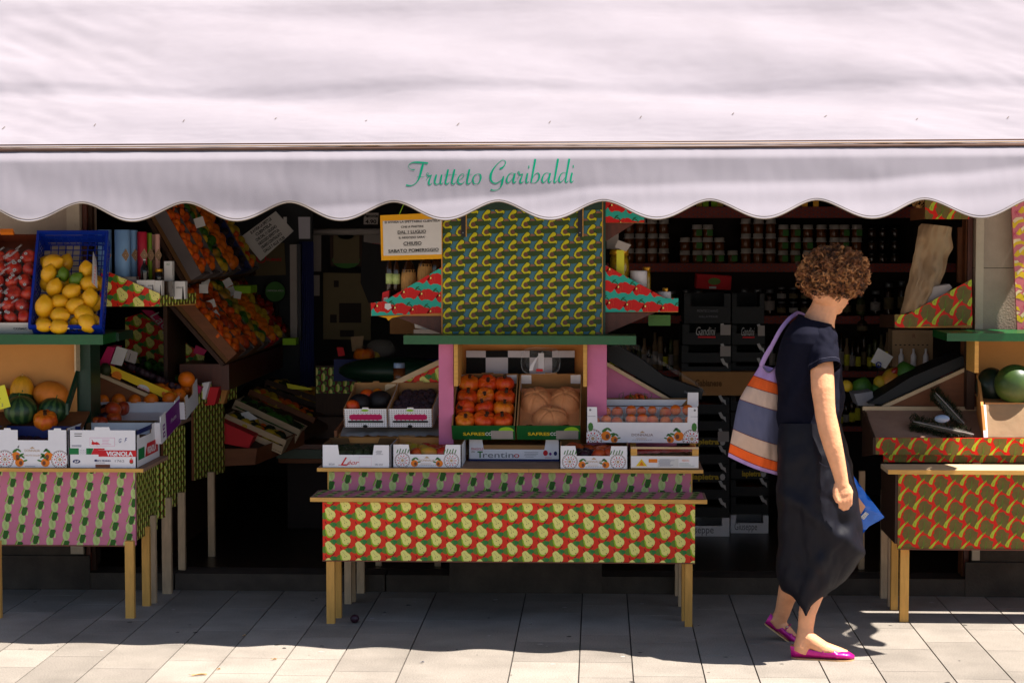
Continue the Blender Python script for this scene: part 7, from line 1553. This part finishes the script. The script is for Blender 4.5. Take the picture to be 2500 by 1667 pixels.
def sack(i, j):
    s_ = i / 24; t = j / 30; L_ = at(2198 + 48 * t ** .9 + (0 if t < .97 else 6), 768 - 222 * t, 9.2); R_ = at(2282 + 42 * min(1, t * 1.4), 740 - 185 * t, 9.24)
    p = L_.lerp(R_, s_); p.y -= .05 * math.sin(math.pi * s_) * (1 - .4 * t); p.y += .05 * noise.noise(Vector((s_ * 4, t * 2.4, 1))) + .022 * abs(noise.noise(Vector((s_ * 9 + t * 3, t * 7, 5)))); p.x += .012 * noise.noise(Vector((t * 6, s_ * 2, 8))); return p
m = MB(); m.grid(sack, 25, 31, 'paper_brown'); m.grid(lambda i, j: Vector(sack(i, j)) + Vector((0, .07 * math.sin(math.pi * i / 24) + .004, 0)), 25, 31, 'paper_brown', flip=True); tag(m.build('paper_sack'), 'tall crumpled brown paper sack standing in the celery papered tray', 'sack')
m = MB(); m.prism([at(2280, 700, 9.2), at(2318, 694, 9.2), at(2325, 702, 9.2), at(2290, 735, 9.2), at(2235, 755, 9.2)], (0, .1, 0), 'paper_grey'); tag(m.build('folded_paper'), 'folded grey paper lying beside the brown sack', 'paper')
m = MB(); a = at(2338, 690, 9.42); b = at(2354, 555, 9.42); m.box(a.x, b.x, 9.42, 9.45, a.z, b.z, 'brown_wood'); tag(m.build('wood_board'), 'narrow brown board behind the paper sack', 'board')
m = MB(); c = at(2262, 492, 9.22)
for i in range(70): p = c + Vector((rnd.uniform(-.06, .09), rnd.uniform(0, .05), rnd.uniform(-.03, .03))); e = Vector((rnd.uniform(-1, 1), rnd.uniform(-1, 1), rnd.uniform(-1, 1))).normalized() * .02; m.tube([p, p + e], [.004, .001], 'straw', 4)
tag(m.build('dried_bunch'), 'dry straw coloured bunch on the top right tray', 'bunch', kind=None)
# banana panel
m = MB(); P = [at(2467, 440, 9.2), at(2560, 440, 9.2), at(2560, 813, 9.2), at(2484, 813, 9.2)]; ox = P[0].x; oz = P[2].z; m.prism(P, (0, .02, 0), 'ban_pink'); paper(m, (ox, 9.199, oz), (1, 0, 0), (0, 0, 1), [(p.x - ox, p.z - oz) for p in P], 'banana', 1.0); tag(m.build('papered_panel'), 'banana patterned panel at the right edge', 'panel')
# small boxes and bottles below the right tray (inside)
t = thing('bottle_case', at(2220, 900, 9.9), 'pale printed case of small bottles below the celery papered tray', 'case'); m = MB(); a = at(2178, 895, 9.95); b = at(2278, 806, 9.95); m.box(a.x, b.x, 9.95, 10.1, a.z, b.z, 'paper_brown')
for i in range(8): m.flat(at(2187 + i * 11, 842, 9.949), (1, 0, 0), (0, 0, 1), ellpts(0, 0, .006, .003, 6), 'print_black')
m.text('R', at(2228, 825, 9.949), (1, 0, 0), (0, 0, 1), .02, 'print_brown'); m.build('case_body', t)
for i in range(3): m = MB(); c = at(2200 + i * 30, 893, 9.93); m.lathe([(.014, 0), (.014, .05), (.006, .065), (.006, .085)], c, 'white_lid', 10); m.build('small_bottle', t)
bottle(2105, 815, 44, 13, 'glass_brown', 'round flask outlined on the shelf right of the head', 11.5, straw=False, labm='sign_tan')
# leaf litter and shards on the ground
q_ = random.Random(11)
def litter(x, y, sx, sy, mt, lab, nm='fallen_leaf', ang=0):
    c = onz(x, y, .003); m = MB(); pts = [(sx * math.cos(t) * (1 + .2 * math.sin(3 * t)), sy * math.sin(t)) for t in [i * .6 for i in range(10)]]
    m.grid(lambda i, j: c + Vector((pts[i][0] * math.cos(ang) * j, pts[i][1] * j + pts[i][0] * math.sin(ang) * j, .006 * j * abs(math.sin(i * .9)))), 10, 2, mt, cu=True); m.build(nm) if False else tag(m.build(nm), lab, 'leaf' if 'leaf' in nm else 'litter')
litter(482, 1647, .035, .006, 'straw', 'long dry leaf on the sunny pavement at the left', ang=.2); litter(668, 1609, .012, .003, 'straw', 'tiny dry leaf near the shadow edge'); litter(533, 1633, .008, .003, 'straw', 'tiny shard on the pale slab at the left', 'litter')
litter(1030, 1616, .009, .004, 'print_grey', 'small grey gum spot on the large smooth slab', 'litter'); litter(1295, 1522, .01, .004, 'paper_grey', 'small pale scrap in the shade under the stall', 'litter'); litter(595, 1551, .008, .006, 'print_gold', 'small pale scrap in the shade left of the stall', 'litter')
m = MB(); c = onz(866, 1520, .0); m.ell(c + Vector((0, 0, .019)), (.02, .02, .019), 'plum', 14, 10); tag(m.build('fallen_plum'), 'dark plum fallen on the pavement behind the left stall legs', 'plum')
# ---------------------------------------------------------------- the walking woman
YW = 7.98
_at = at
def at(px, py, Y): return _at(px, py, Y - .075 * min(1, max(0, (1530 - py) / 300)))
W0 = onz(1985, 1612, 0)
wm = None
bm_ = MB()
def chain(pts, mt='skin', n=14):
    m = bm_; P = [at(a, b, c) if len(q) == 4 else None for q in pts for (a, b, c) in [q[:3]]]; m.tube(P, [q[3] for q in pts], mt, n)
# torso core, hidden under the clothes
chain([(1990, 800, 8.0, .05), (1980, 840, 8.0, .10), (1975, 920, 8.0, .105), (1978, 1000, 7.99, .10), (1975, 1080, 7.99, .12), (1975, 1130, 7.99, .10)], n=16)
chain([(1985, 822, 8.12, .045), (1990, 822, 8.0, .06), (1998, 828, 7.90, .045)])
# neck and head
c_neck = [(1996, 800, 8.0, .07), (2003, 775, 7.995, .060), (2012, 755, 7.99, .054), (2022, 730, 7.985, .055), (2030, 700, 7.98, .06)]
chain(c_neck, n=18)
fw = Vector((.76, .62, -.28)).normalized(); upv = Vector((.25, .12, 1)); upv = (upv - fw * upv.dot(fw)).normalized(); sd = fw.cross(upv)
HC = at(2030, 690, 7.98); HM = Matrix((fw, sd, upv)).transposed()
def hp(a, b, c): return HC + fw * a + sd * b + upv * c
bm_.ell(HC, (.096, .076, .108), 'skin', 28, 20, HM); bm_.ell(hp(.03, 0, -.052), (.062, .058, .062), 'skin', 20, 14, HM); bm_.ell(hp(.062, 0, -.092), (.026, .026, .022), 'skin', 14, 10, HM)
bm_.tube([hp(.088, 0, .02), hp(.102, 0, -.008), hp(.112, 0, -.024)], [.010, .012, .014], 'skin', 10); bm_.ell(hp(.105, 0, -.030), (.014, .019, .010), 'skin', 10, 8, HM)
for s_ in (-1, 1): bm_.ell(hp(.078, s_ * .034, .022), (.018, .022, .010), 'skin', 10, 8, HM); bm_.ell(hp(.055, s_ * .042, -.028), (.03, .022, .026), 'skin', 12, 8, HM); bm_.ell(hp(-.002, s_ * .079, -.008), (.019, .009, .031), 'skin', 12, 8, HM)
bm_.ell(hp(.088, 0, -.056), (.013, .024, .009), 'skin', 12, 8, HM)
# right arm
RA = [(2003, 832, 7.89, .038), (2006, 870, 7.84, .043), (2007, 905, 7.81, .0455), (2009, 950, 7.79, .0455), (2013, 990, 7.78, .041), (2016, 1015, 7.775, .0405), (2024, 1050, 7.77, .041), (2034, 1090, 7.765, .0375), (2046, 1135, 7.765, .031), (2054, 1170, 7.765, .0265), (2057, 1188, 7.763, .0255)]
chain(RA, n=18)
bm_.tube([at(2050, 1176, 7.765), at(2058, 1195, 7.76), at(2062, 1208, 7.757)], [.026, .034, .036], 'skin', 14, flat=.62); bm_.ell(at(2062, 1206, 7.76), (.032, .020, .024), 'skin', 16, 12)
FX = [(2051, 1208, 2053, 1235, .0092), (2060, 1209, 2061, 1240, .0096), (2069, 1207, 2069, 1238, .0094), (2077, 1204, 2076, 1230, .0084)]
for (x0, y0, x1, y1, r) in FX:
    bm_.tube([at(x0, y0 - 8, 7.755), at(x0, y0, 7.748), at((x0 + x1) / 2, (y0 + y1) / 2, 7.744), at(x1, y1, 7.750), at(x1 - 1, y1 + 2, 7.766), at(x1 - 2, y1 - 8, 7.784), at(x1 - 3, y1 - 20, 7.79), at(x1 - 3, y1 - 26, 7.782)], [r, r * 1.08, r, r * 1.02, r * .98, r * .92, r * .88, r * .7], 'skin', 10)
bm_.tube([at(2046, 1182, 7.76), at(2041, 1197, 7.752), at(2040, 1210, 7.746), at(2045, 1222, 7.742), at(2052, 1227, 7.742)], [.014, .0135, .0115, .0105, .0085], 'skin', 12)
# left arm, far side, holding the blue bag
chain([(1990, 822, 8.15, .05), (2000, 900, 8.18, .047), (2012, 1010, 8.19, .04), (2035, 1090, 8.17, .036), (2058, 1150, 8.15, .026), (2064, 1165, 8.15, .027), (2070, 1185, 8.15, .03)])
for i in range(4): a = 2060 + i * 7; bm_.tube([at(a, 1180, 8.135), at(a + 2, 1196, 8.125), at(a + 2, 1206, 8.135), at(a, 1204, 8.155), at(a - 1, 1194, 8.16)], [.009, .009, .0088, .008, .007], 'skin', 8)
bm_.tube([at(2058, 1172, 8.14), at(2066, 1186, 8.12), at(2078, 1190, 8.12)], [.012, .011, .009], 'skin', 8)
# legs
chain([(1978, 1100, 7.93, .09), (2010, 1200, 7.92, .078), (2030, 1290, 7.96, .055), (2020, 1330, 7.95, .048), (1998, 1400, 7.925, .046), (1984, 1450, 7.895, .043), (1971, 1495, 7.868, .035), (1967, 1530, 7.862, .0315), (1965, 1555, 7.858, .034), (1958, 1580, 7.856, .035), (1953, 1592, 7.855, .030)], n=18)
bm_.tube([at(1966, 1552, 7.855), at(1985, 1566, 7.852), at(2012, 1583, 7.85), at(2045, 1593, 7.85), at(2068, 1598, 7.85)], [.036, .036, .034, .030, .022], 'skin', 16, flat=.85)
chain([(1978, 1100, 8.06, .09), (1985, 1200, 8.08, .075), (1975, 1300, 8.12, .058), (1955, 1360, 8.15, .052), (1930, 1430, 8.19, .048), (1918, 1465, 8.21, .037), (1910, 1495, 8.225, .032), (1900, 1515, 8.235, .033)], n=16)
bm_.tube([at(1890, 1505, 8.235), at(1905, 1525, 8.232), at(1922, 1545, 8.226), at(1940, 1562, 8.22)], [.030, .033, .032, .024], 'skin', 14, flat=.9)
# one continuous skin
tmp = bpy.data.objects.new('tmp', bm_.mesh('tmp')); COL.objects.link(tmp)
rm = tmp.modifiers.new('r', 'REMESH'); rm.mode = 'VOXEL'; rm.voxel_size = .0036; rm.use_smooth_shade = True
sm = tmp.modifiers.new('s', 'SMOOTH'); sm.iterations = 4; sm.factor = .5
bpy.context.view_layer.update(); dg = bpy.context.evaluated_depsgraph_get()
me = bpy.data.meshes.new_from_object(tmp.evaluated_get(dg)); bpy.data.objects.remove(tmp)
me.name = 'person'; me.transform(Matrix.Translation(-W0)); me.materials.clear(); me.materials.append(MT['skin'])
me.polygons.foreach_set('use_smooth', [True] * len(me.polygons)); me.polygons.foreach_set('material_index', [0] * len(me.polygons))
wm = bpy.data.objects.new('person', me); COL.objects.link(wm); wm.location = W0
tag(wm, 'curly haired person in dark clothes and magenta shoes walking to the right past the stall', 'person')
m = MB()
for s_ in (-1, 1): m.ell(hp(.079, s_ * .034, .012), (.012, .013, .010), 'eye_white', 12, 8, HM); m.ell(hp(.089, s_ * .034, .012), (.004, .006, .006), 'eye_dark', 10, 6, HM)
m.build('eyes', wm); m = MB(); m.ell(hp(.0975, 0, -.056), (.006, .022, .007), 'lips', 12, 8, HM); m.build('lips', wm)
# t-shirt
def interp(T, y):
    if y <= T[0][0]: return T[0][1]
    for (a, b), (c, d) in zip(T, T[1:]):
        if y <= c: return b + (d - b) * (y - a) / (c - a)
    return T[-1][1]
def smooth_interp(T, y): return sum(interp(T, y + k) for k in (-8, -4, 0, 4, 8)) / 5
TL = [(770, 1951), (785, 1935), (800, 1922), (830, 1908), (870, 1899), (920, 1895), (980, 1897), (1030, 1903), (1065, 1905)]
TR = [(770, 2020), (792, 2033), (805, 2040), (830, 2046), (880, 2050), (920, 2060), (950, 2064), (985, 2056), (1020, 2051), (1065, 2056)]
TD = [(770, .085), (785, .12), (800, .155), (815, .182), (840, .190), (880, .175), (950, .155), (1030, .15), (1065, .155)]
m = MB()
def shirt(i, j):
    th = 2 * math.pi * i / 120; t = j / 90; c, s_ = math.cos(th), math.sin(th)
    ytop = 776 + 18 * (c * .5 + .5) ** 1.5 - 8 * max(0, -c) ; y = ytop + (1062 - ytop) * t
    yy = max(y, 770 + 0)
    xl = smooth_interp(TL, yy); xr = smooth_interp(TR, yy); D_ = interp(TD, yy)
    sx = abs(c) ** .88 * (1 if c > 0 else -1); sy_ = abs(s_) ** .95 * (1 if s_ > 0 else -1)
    px = (xl + xr) / 2 + (xr - xl) / 2 * sx; Y = 8.0 + D_ * sy_
    fd = .0075 * math.sin((y * .03 + px * .028) * 1.6 + 2.2 * noise.noise(Vector((px * .012, y * .008, 1)))) * sst(.15, .6, t) + .004 * noise.noise(Vector((px * .05, y * .03, s_ * 2)))
    fd += .007 * abs(noise.noise(Vector((px * .02 + y * .012, y * .03 - px * .01, 4)))) * t
    p = at(px, y, Y); q = Vector((sx, sy_, 0)); return p + q * fd
m.grid(shirt, 120, 91, 'navy_cloth', cu=True)
def sleeve(i, j):
    th = 2 * math.pi * i / 60; t = j / 30; c, s_ = math.cos(th), math.sin(th)
    A_ = at(2004, 804, 7.90); B_ = at(2013, 901, 7.808); p = A_.lerp(B_, t); ax = (B_ - A_).normalized(); u = Vector((1, 0, 0)); u = (u - ax * u.dot(ax)).normalized(); v = ax.cross(u)
    r1 = .056 + .004 * t; r2 = .052 + .010 * t
    if t < .25: k = math.sqrt(1 - (1 - t / .25) ** 2) * .62 + .38 ; r1 *= k; r2 *= k
    w_ = .006 * noise.noise(Vector((c * 2, t * 5, s_ * 2))) + .006 * abs(noise.noise(Vector((c * 3 + t * 3, t * 7, s_ * 3)))) * (1 - t * .5)
    q = p + u * c * (r1 + w_) + v * s_ * (r2 + w_); q.z -= c * -.010 * t; return q
m.grid(sleeve, 60, 31, 'navy_cloth', cu=True, flip=True)
m.tube([sleeve(i, 30) for i in range(61)], .0022, 'navy_cloth', 5, False); m.tube([Vector(sleeve(i, 27)) for i in range(61)], .0008, 'stitching', 3, False)
m.tube([shirt(i, 0) for i in range(121)], .0022, 'navy_cloth', 5, False)
m.build('t_shirt', wm)
# trousers
L2 = [(1030, 1902), (1060, 1899), (1110, 1896), (1180, 1897), (1250, 1901), (1320, 1906), (1370, 1900), (1410, 1898), (1440, 1912), (1465, 1938), (1502, 1960)]
R2 = [(1030, 2052), (1060, 2058), (1110, 2070), (1180, 2083), (1250, 2098), (1320, 2104), (1350, 2101), (1385, 2086), (1430, 2050), (1455, 2010), (1480, 1986), (1502, 1974)]
D2 = [(1030, .15), (1110, .175), (1200, .18), (1330, .175), (1400, .168), (1450, .178), (1502, .20)]
def trou(i, j):
    th = 2 * math.pi * i / 180; t = j / 130; c, s_ = math.cos(th), math.sin(th)
    nr = max(0, -s_) ; hemy = 1446 + 8 * c + 56 * nr ** 2.2 if s_ < 0 else 1446 + 8 * c
    y = 1034 + (hemy - 1034) * t; xl = smooth_interp(L2, y); xr = smooth_interp(R2, y); D_ = interp(D2, y)
    px = (xl + xr) / 2 + (xr - xl) / 2 * c * (1 if s_ < 0 else 1); Y = 7.99 + D_ * abs(s_) ** .8 * (1 if s_ > 0 else -1) + (.02 if t > .7 else 0) * (t - .7)
    if s_ < 0: pass
    k = sst(.0, .25, t)
    # hanging pleats fanning from the waist, a deep diagonal drape and small crumples
    ph = (px - 1975) / (90 + 60 * t)
    fd = .009 * math.sin(ph * 9 + 1.2 * noise.noise(Vector((ph * 2, t * 3, 0)))) * (1 - .4 * t)
    dl = (px - 1965) * .55 - (y - 1240) * .62
    fd += .020 * math.exp(-(dl / 17) ** 2) * sst(1160, 1230, y) * (1 - sst(1330, 1390, y)) * (1 if s_ < 0 else 0)
    dl2 = (px - 2030) * .7 + (y - 1340) * .45
    fd += .016 * math.exp(-(dl2 / 14) ** 2) * sst(1270, 1310, y) * (1 - sst(1380, 1430, y)) * (1 if s_ < 0 else 0)
    dl3 = (px - 1985) * .6 + (y - 1390) * .25
    fd += .013 * math.exp(-(dl3 / 8) ** 2) * sst(1330, 1370, y) * (1 if s_ < 0 else 0)
    fd += .012 * abs(noise.noise(Vector((px * .022, y * .012, 3)))) + .006 * noise.noise(Vector((px * .06, y * .03, 6)))
    p = at(px, y, Y); q = Vector((c, s_ * 1.2, 0)).normalized(); return p + q * fd * (k * .8 + .2)
m = MB(); m.grid(trou, 180, 131, 'trouser_cloth', cu=True); m.tube([trou(i, 130) for i in range(181)], .002, 'trouser_cloth', 5, False)
m.grid(lambda i, j: at((1903 + 2053) / 2 + 75 * math.cos(2 * math.pi * i / 60) * (1.0 - .0 * j), 1034 + 14 * j, 7.99 + .151 * math.sin(2 * math.pi * i / 60)), 60, 2, 'trouser_cloth', cu=True)
m.build('trousers', wm)
m = MB(); m.tube([at(2000, 1128, 7.79), at(2012, 1136, 7.785), at(2030, 1139, 7.78)], .0012, 'stitching', 4)
for (a, b) in () if True else (((2003, 1085), (2022, 1128)), ((2020, 1130), (2036, 1136))): p = at(a[0], a[1], 7.80); q = at(b[0], b[1], 7.80); m.tube([p, q], .0012, 'stitching', 4)
m.build('pocket_seam', wm)
# hair
m = MB(); HH = at(2036, 672, 7.98); hr = Vector((.131, .124, .106))
def hcap(d, a, p): return 1 + .06 * noise.noise(d * 4)
m.ell(HH, hr * .90, 'hair_dark', 36, 24, None, hcap)
q_ = random.Random(21); mts = ['hair', 'hair_light', 'hair_light', 'hair_dark', 'hair']
n = 0
while n < 1700:
    d = Vector((q_.gauss(0, 1), q_.gauss(0, 1), q_.gauss(0, 1))).normalized()
    if d.dot(fw) > .62 and d.z < .35: continue
    if d.z < -.80: continue
    lump = 1 + .07 * noise.noise(d * 3.1)
    c = HH + Vector((d.x * hr.x, d.y * hr.y, d.z * hr.z)) * (q_.uniform(.84, 1.04) if q_.random() < .9 else q_.uniform(1.04, 1.13)) * lump
    if c.z < HH.z - .098 + .03 * max(0, d.x): continue
    ax = (d.cross(Vector((q_.gauss(0, 1), q_.gauss(0, 1), q_.gauss(0, 1)))).normalized() + Vector((0, 0, -.25)) + d * q_.uniform(-.4, .5)).normalized()
    u = ax.cross(d).normalized(); v = ax.cross(u).normalized(); R_ = q_.uniform(.005, .0125); Ln = q_.uniform(.008, .03); tn = q_.uniform(.9, 1.8); ph = q_.uniform(0, 6.28); mt = q_.choice(mts)
    for st_ in range(6):
        k = 12; off = (u * q_.uniform(-1, 1) + v * q_.uniform(-1, 1) + ax * q_.uniform(-1, 1)) * .003; R1 = R_ * q_.uniform(.88, 1.1); tr_ = q_.uniform(.00045, .0008)
        b = len(m.v)
        for i in range(k):
            t = i / (k - 1); an = ph + tn * 6.283 * t; rr = R1 * (1 - .35 * t); cen = c + off + ax * (Ln * (t - .5)); o1 = u * math.cos(an) + v * math.sin(an); P = cen + o1 * rr; w_ = tr_ * (1 - .5 * abs(2 * t - 1) ** 3)
            m.v += [P + o1 * w_, P - o1 * w_ * .5 + ax * w_, P - o1 * w_ * .5 - ax * w_]
        for i in range(k - 1):
            for q in range(3): m.face((b + 3 * i + q, b + 3 * i + (q + 1) % 3, b + 3 * i + 3 + (q + 1) % 3, b + 3 * i + 3 + q), mt, True)
    n += 1
m.build('hair', wm)
# shoes
def shoe(heel, toe, up, roll=0):
    heel, toe = Vector(heel), Vector(toe); ax = (toe - heel); L_ = ax.length; ax = ax / L_; up = (Vector(up) - ax * Vector(up).dot(ax)).normalized(); sdv = ax.cross(up)
    t = bpy.data.objects.new('shoe', None)
    W_ = [(0, .018), (.08, .027), (.25, .031), (.5, .037), (.72, .043), (.88, .036), (.96, .024), (1, .008)]; HT = [(0, .058), (.1, .055), (.3, .046), (.5, .036), (.68, .034), (.8, .034), (.92, .028), (1, .016)]
    AM = [(0, 1.9), (.3, 1.9), (.6, 1.85), (.69, 2.2), (.74, 3.1), (1, 3.14)]
    mm = MB()
    def f_(i, j):
        s_ = j / 40; am = interp(AM, s_); a = -am + 2 * am * i / 28; w_ = interp(W_, s_); h = interp(HT, s_)
        y = w_ * math.sin(a) if abs(a) < math.pi / 2 else w_ * (1 if a > 0 else -1) * (1 - (1 - math.sin(abs(a))) * .75) if am < 2.5 else w_ * math.sin(a)
        z = (h if am > 2.5 else h * 1.25) * .5 * (1 - math.cos(a)) ; s2 = L_ * s_ + .004 * (0 if s_ > .05 else -1) * z / .05
        return heel + ax * (s2) + sdv * y + up * (z + .004)
    mm.grid(f_, 29, 41, 'shoe_pink'); mm.grid(lambda i, j: Vector(f_(i, j)) - up * .0 + (heel + ax * L_ * j / 40 + up * .02 - Vector(f_(i, j))).normalized() * .0018, 29, 41, 'shoe_sole', flip=True)
    s_o = mm.build('shoe', wm)
    mm = MB(); P = []
    for i in range(30):
        a = 2 * math.pi * i / 30; s_ = .5 + .5 * math.cos(a); P.append((s_, interp(W_, s_) * (1 if math.sin(a) > 0 else -1) * min(1, abs(math.sin(a)) * 3)))
    mm.prism([heel + ax * (L_ * a) + sdv * b * 1.02 for a, b in P], up * .0045, 'shoe_sole'); mm.build('sole', s_o)
    mm = MB(); c = heel + ax * L_ * .50; mm.tube([c + sdv * (.036 * math.cos(a)) + up * (.030 + .034 * math.sin(a)) + ax * .006 * math.sin(a) for a in [math.pi * i / 14 for i in range(15)]], [.0042] * 15, 'shoe_pink', 6, flat=.5)
    nz = c - sdv * .03 + up * .05; nz = c + sdv * (.036 * math.cos(.55)) * (1 if sdv.y < 0 else -1) + up * (.030 + .034 * math.sin(.55)); mm.ell(nz, (.007, .004, .006), 'buckle', 8, 6); mm.build('strap', s_o)
    return s_o
hF = onz(1935, 1604, 0.0); tF = onz(2084, 1606, 0.0); hF.y = 7.868; tF.y = 7.84; hF.x = X(1932, 7.865, 1605); tF.x = X(2086, 7.84, 1605)
shoe(hF, tF, (0, 0, 1))
shoe(at(1866, 1522, 8.245), at(1946, 1580, 8.215), (.62, 0, .8))
# striped shoulder bag
BL = [(889, 1857), (917, 1839), (945, 1821), (975, 1804), (1010, 1796), (1045, 1790), (1102, 1779), (1116, 1777)]
BR = [(905, 1897), (943, 1903), (1007, 1903), (1080, 1900), (1147, 1893), (1157, 1884)]
bands = [(0, 'bag_lilac'), (.105, 'bag_orange'), (.215, 'bag_beige'), (.365, 'bag_slate'), (.665, 'bag_beige'), (.835, 'bag_orange'), (.945, 'bag_lilac')]
# left boundary fractions follow the photo: the bands slope down to the right
LY = [889, 917, 941, 974, 1047, 1082, 1104, 1114]; RY = [905, 943, 968, 1008, 1090, 1130, 1152, 1160]; FR_ = [0, .105, .215, .365, .665, .835, .945, 1]
sbag = thing('shoulder_bag', at(1840, 1150, 8.03), 'large striped cloth shoulder bag in lilac orange beige and slate behind the walking person', 'bag')
def bagp(i, j, sgn):
    t = j / 80; s_ = i / 40
    yl_ = interp(list(zip(FR_, LY)), t); yr_ = interp(list(zip(FR_, RY)), t)
    xl = smooth_interp(BL, yl_); xr = smooth_interp(BR, yr_) + 14
    px = xl + (xr - xl) * s_; py = yl_ + (yr_ - yl_) * s_ + 5 * math.sin(math.pi * s_) * t
    th = (.012 + .045 * math.sin(math.pi * min(1, .08 + t * .95))) * math.sin(math.pi * s_) ** .6
    cr = .014 * math.exp(-((s_ - .62 - .25 * (1 - t) * .4) * 9) ** 2) * t - .010 * math.exp(-((s_ - .35) * 8) ** 2) * (1 - t)
    w_ = .010 * noise.noise(Vector((s_ * 3 + t, t * 3, 2))) + .005 * abs(noise.noise(Vector((s_ * 8 - t * 3, t * 6, 7))))
    return at(px, py, 8.03 + sgn * (th + cr + w_))
def bmat(i, j):
    t = (j + .5) / 80; r = 'bag_lilac'
    for a, b in bands:
        if t >= a: r = b
    return r
m = MB(); m.grid(lambda i, j: bagp(i, j, -1), 41, 81, bmat); m.grid(lambda i, j: bagp(i, j, 1), 41, 81, bmat, flip=True); 
for f_i in FR_[1:-1]:
    m.tube([Vector(bagp(i, f_i * 80, -1)) + Vector((0, -.0008, 0)) for i in range(41)], .0011, 'bag_line', 4, False)
m.build('bag_body', sbag)
m = MB(); ST = [(1859, 893, 8.0), (1868, 872, 8.0), (1884, 845, 8.0), (1904, 808, 8.0), (1922, 784, 8.02), (1938, 770, 8.05), (1955, 764, 8.12), (1985, 790, 8.17), (1960, 850, 8.2), (1880, 905, 8.08)]
P = cat3([tuple(at(a, b, c)) for a, b, c in ST], 6); m.tube(P, [.010] * 12 + [.0085] * (len(P) - 12), 'bag_lilac', 8, flat=.22); m.build('strap', sbag)
m = MB(); m.grid(lambda i, j: at(1862 + 30 * i / 10, 893 + 14 * math.sin(i / 10 * 3.1) + 5 * j, 7.985 + .03 * j), 11, 3, 'bag_slate'); m.build('opening', sbag)
# blue packet carried in the far hand
bp = thing('plastic_packet', at(2110, 1290, 8.12), 'bright blue plastic packet held in the far hand in front of the trousers', 'packet')
PK = [(2062, 1135), (2076, 1150), (2115, 1205), (2160, 1262), (2145, 1272), (2122, 1284), (2098, 1312), (2072, 1330), (2040, 1240)]
ce = (2090, 1235)
def pk(sg):
    def f_(i, j):
        t = j / 10; a = PK[i % len(PK)]; px = ce[0] + (a[0] - ce[0]) * t; py = ce[1] + (a[1] - ce[1]) * t
        return at(px, py, 8.12 + sg * (.028 * (1 - t ** 2) + .014 * noise.noise(Vector((px * .045, py * .045, sg))) + .006 * abs(noise.noise(Vector((px * .12, py * .1, 4))))))
    return f_
PK = [(a, b) for a, b in [tuple(q) for q in cat3([(x, y, 0) for x, y in PK + PK[:1]], 1)] for a, b in [(a, b)]] if False else PK
PK2 = []
for k in range(len(PK)):
    a, b = PK[k], PK[(k + 1) % len(PK)]
    for q in range(5): PK2.append((a[0] + (b[0] - a[0]) * q / 5, a[1] + (b[1] - a[1]) * q / 5))
PK = PK2
m = MB(); m.grid(pk(-1), len(PK), 11, 'bag_blue', cu=True); m.grid(pk(1), len(PK), 11, 'bag_blue', cu=True, flip=True); m.build('packet_body', bp)
m = MB(); m.poly([at(2078, 1190, 8.085), at(2113, 1236, 8.083), at(2104, 1252, 8.082), at(2092, 1262, 8.083), at(2080, 1225, 8.08)], 'skin'); m.poly([at(2113, 1249, 8.0815), at(2121, 1254, 8.083), at(2109, 1268, 8.083), at(2100, 1262, 8.082)], 'paper')
for k in range(4): a = at(2104 + k * 3.4, 1262 - k * 3.2, 8.0805); b = at(2109 + k * 3.4, 1265.5 - k * 3.2, 8.0805); m.tube([a, b], .0006, 'print_black', 3)
m.build('print', bp)
at = _at
# ---------------------------------------------------------------- camera, light, world
cd = bpy.data.cameras.new('camera'); cam = bpy.data.objects.new('camera', cd); COL.objects.link(cam)
cam.location = (0, 0, CAMZ); cam.rotation_euler = (math.radians(90) - PITCH, 0, YAW)
cd.lens = F / 2500 * 36; cd.sensor_width = 36; cd.clip_end = 500; cd.clip_start = .1
sc.camera = cam
SD = Vector((.5, -.10, 1.0)).normalized()
sl = bpy.data.lights.new('sun', 'SUN'); so = bpy.data.objects.new('sun', sl); COL.objects.link(so)
sl.energy = 5; sl.angle = math.radians(.5); sl.color = (1, .94, .86)
so.rotation_euler = (-SD).to_track_quat('-Z', 'Y').to_euler(); so.location = SD * 30
w = bpy.data.worlds.new('World'); sc.world = w; w.use_nodes = True
nt = w.node_tree; sk = nt.nodes.new('ShaderNodeTexSky'); sk.sky_type = 'NISHITA'; sk.sun_disc = False
sk.sun_elevation = math.asin(SD.z); sk.sun_rotation = math.atan2(SD.x, SD.y)
nt.links.new(sk.outputs[0], nt.nodes['Background'].inputs[0]); nt.nodes['Background'].inputs[1].default_value = .06
sc.view_settings.view_transform = 'Standard'; sc.view_settings.look = 'None'; sc.view_settings.exposure = 1.3; sc.view_settings.gamma = 1
sc.render.engine = 'CYCLES'
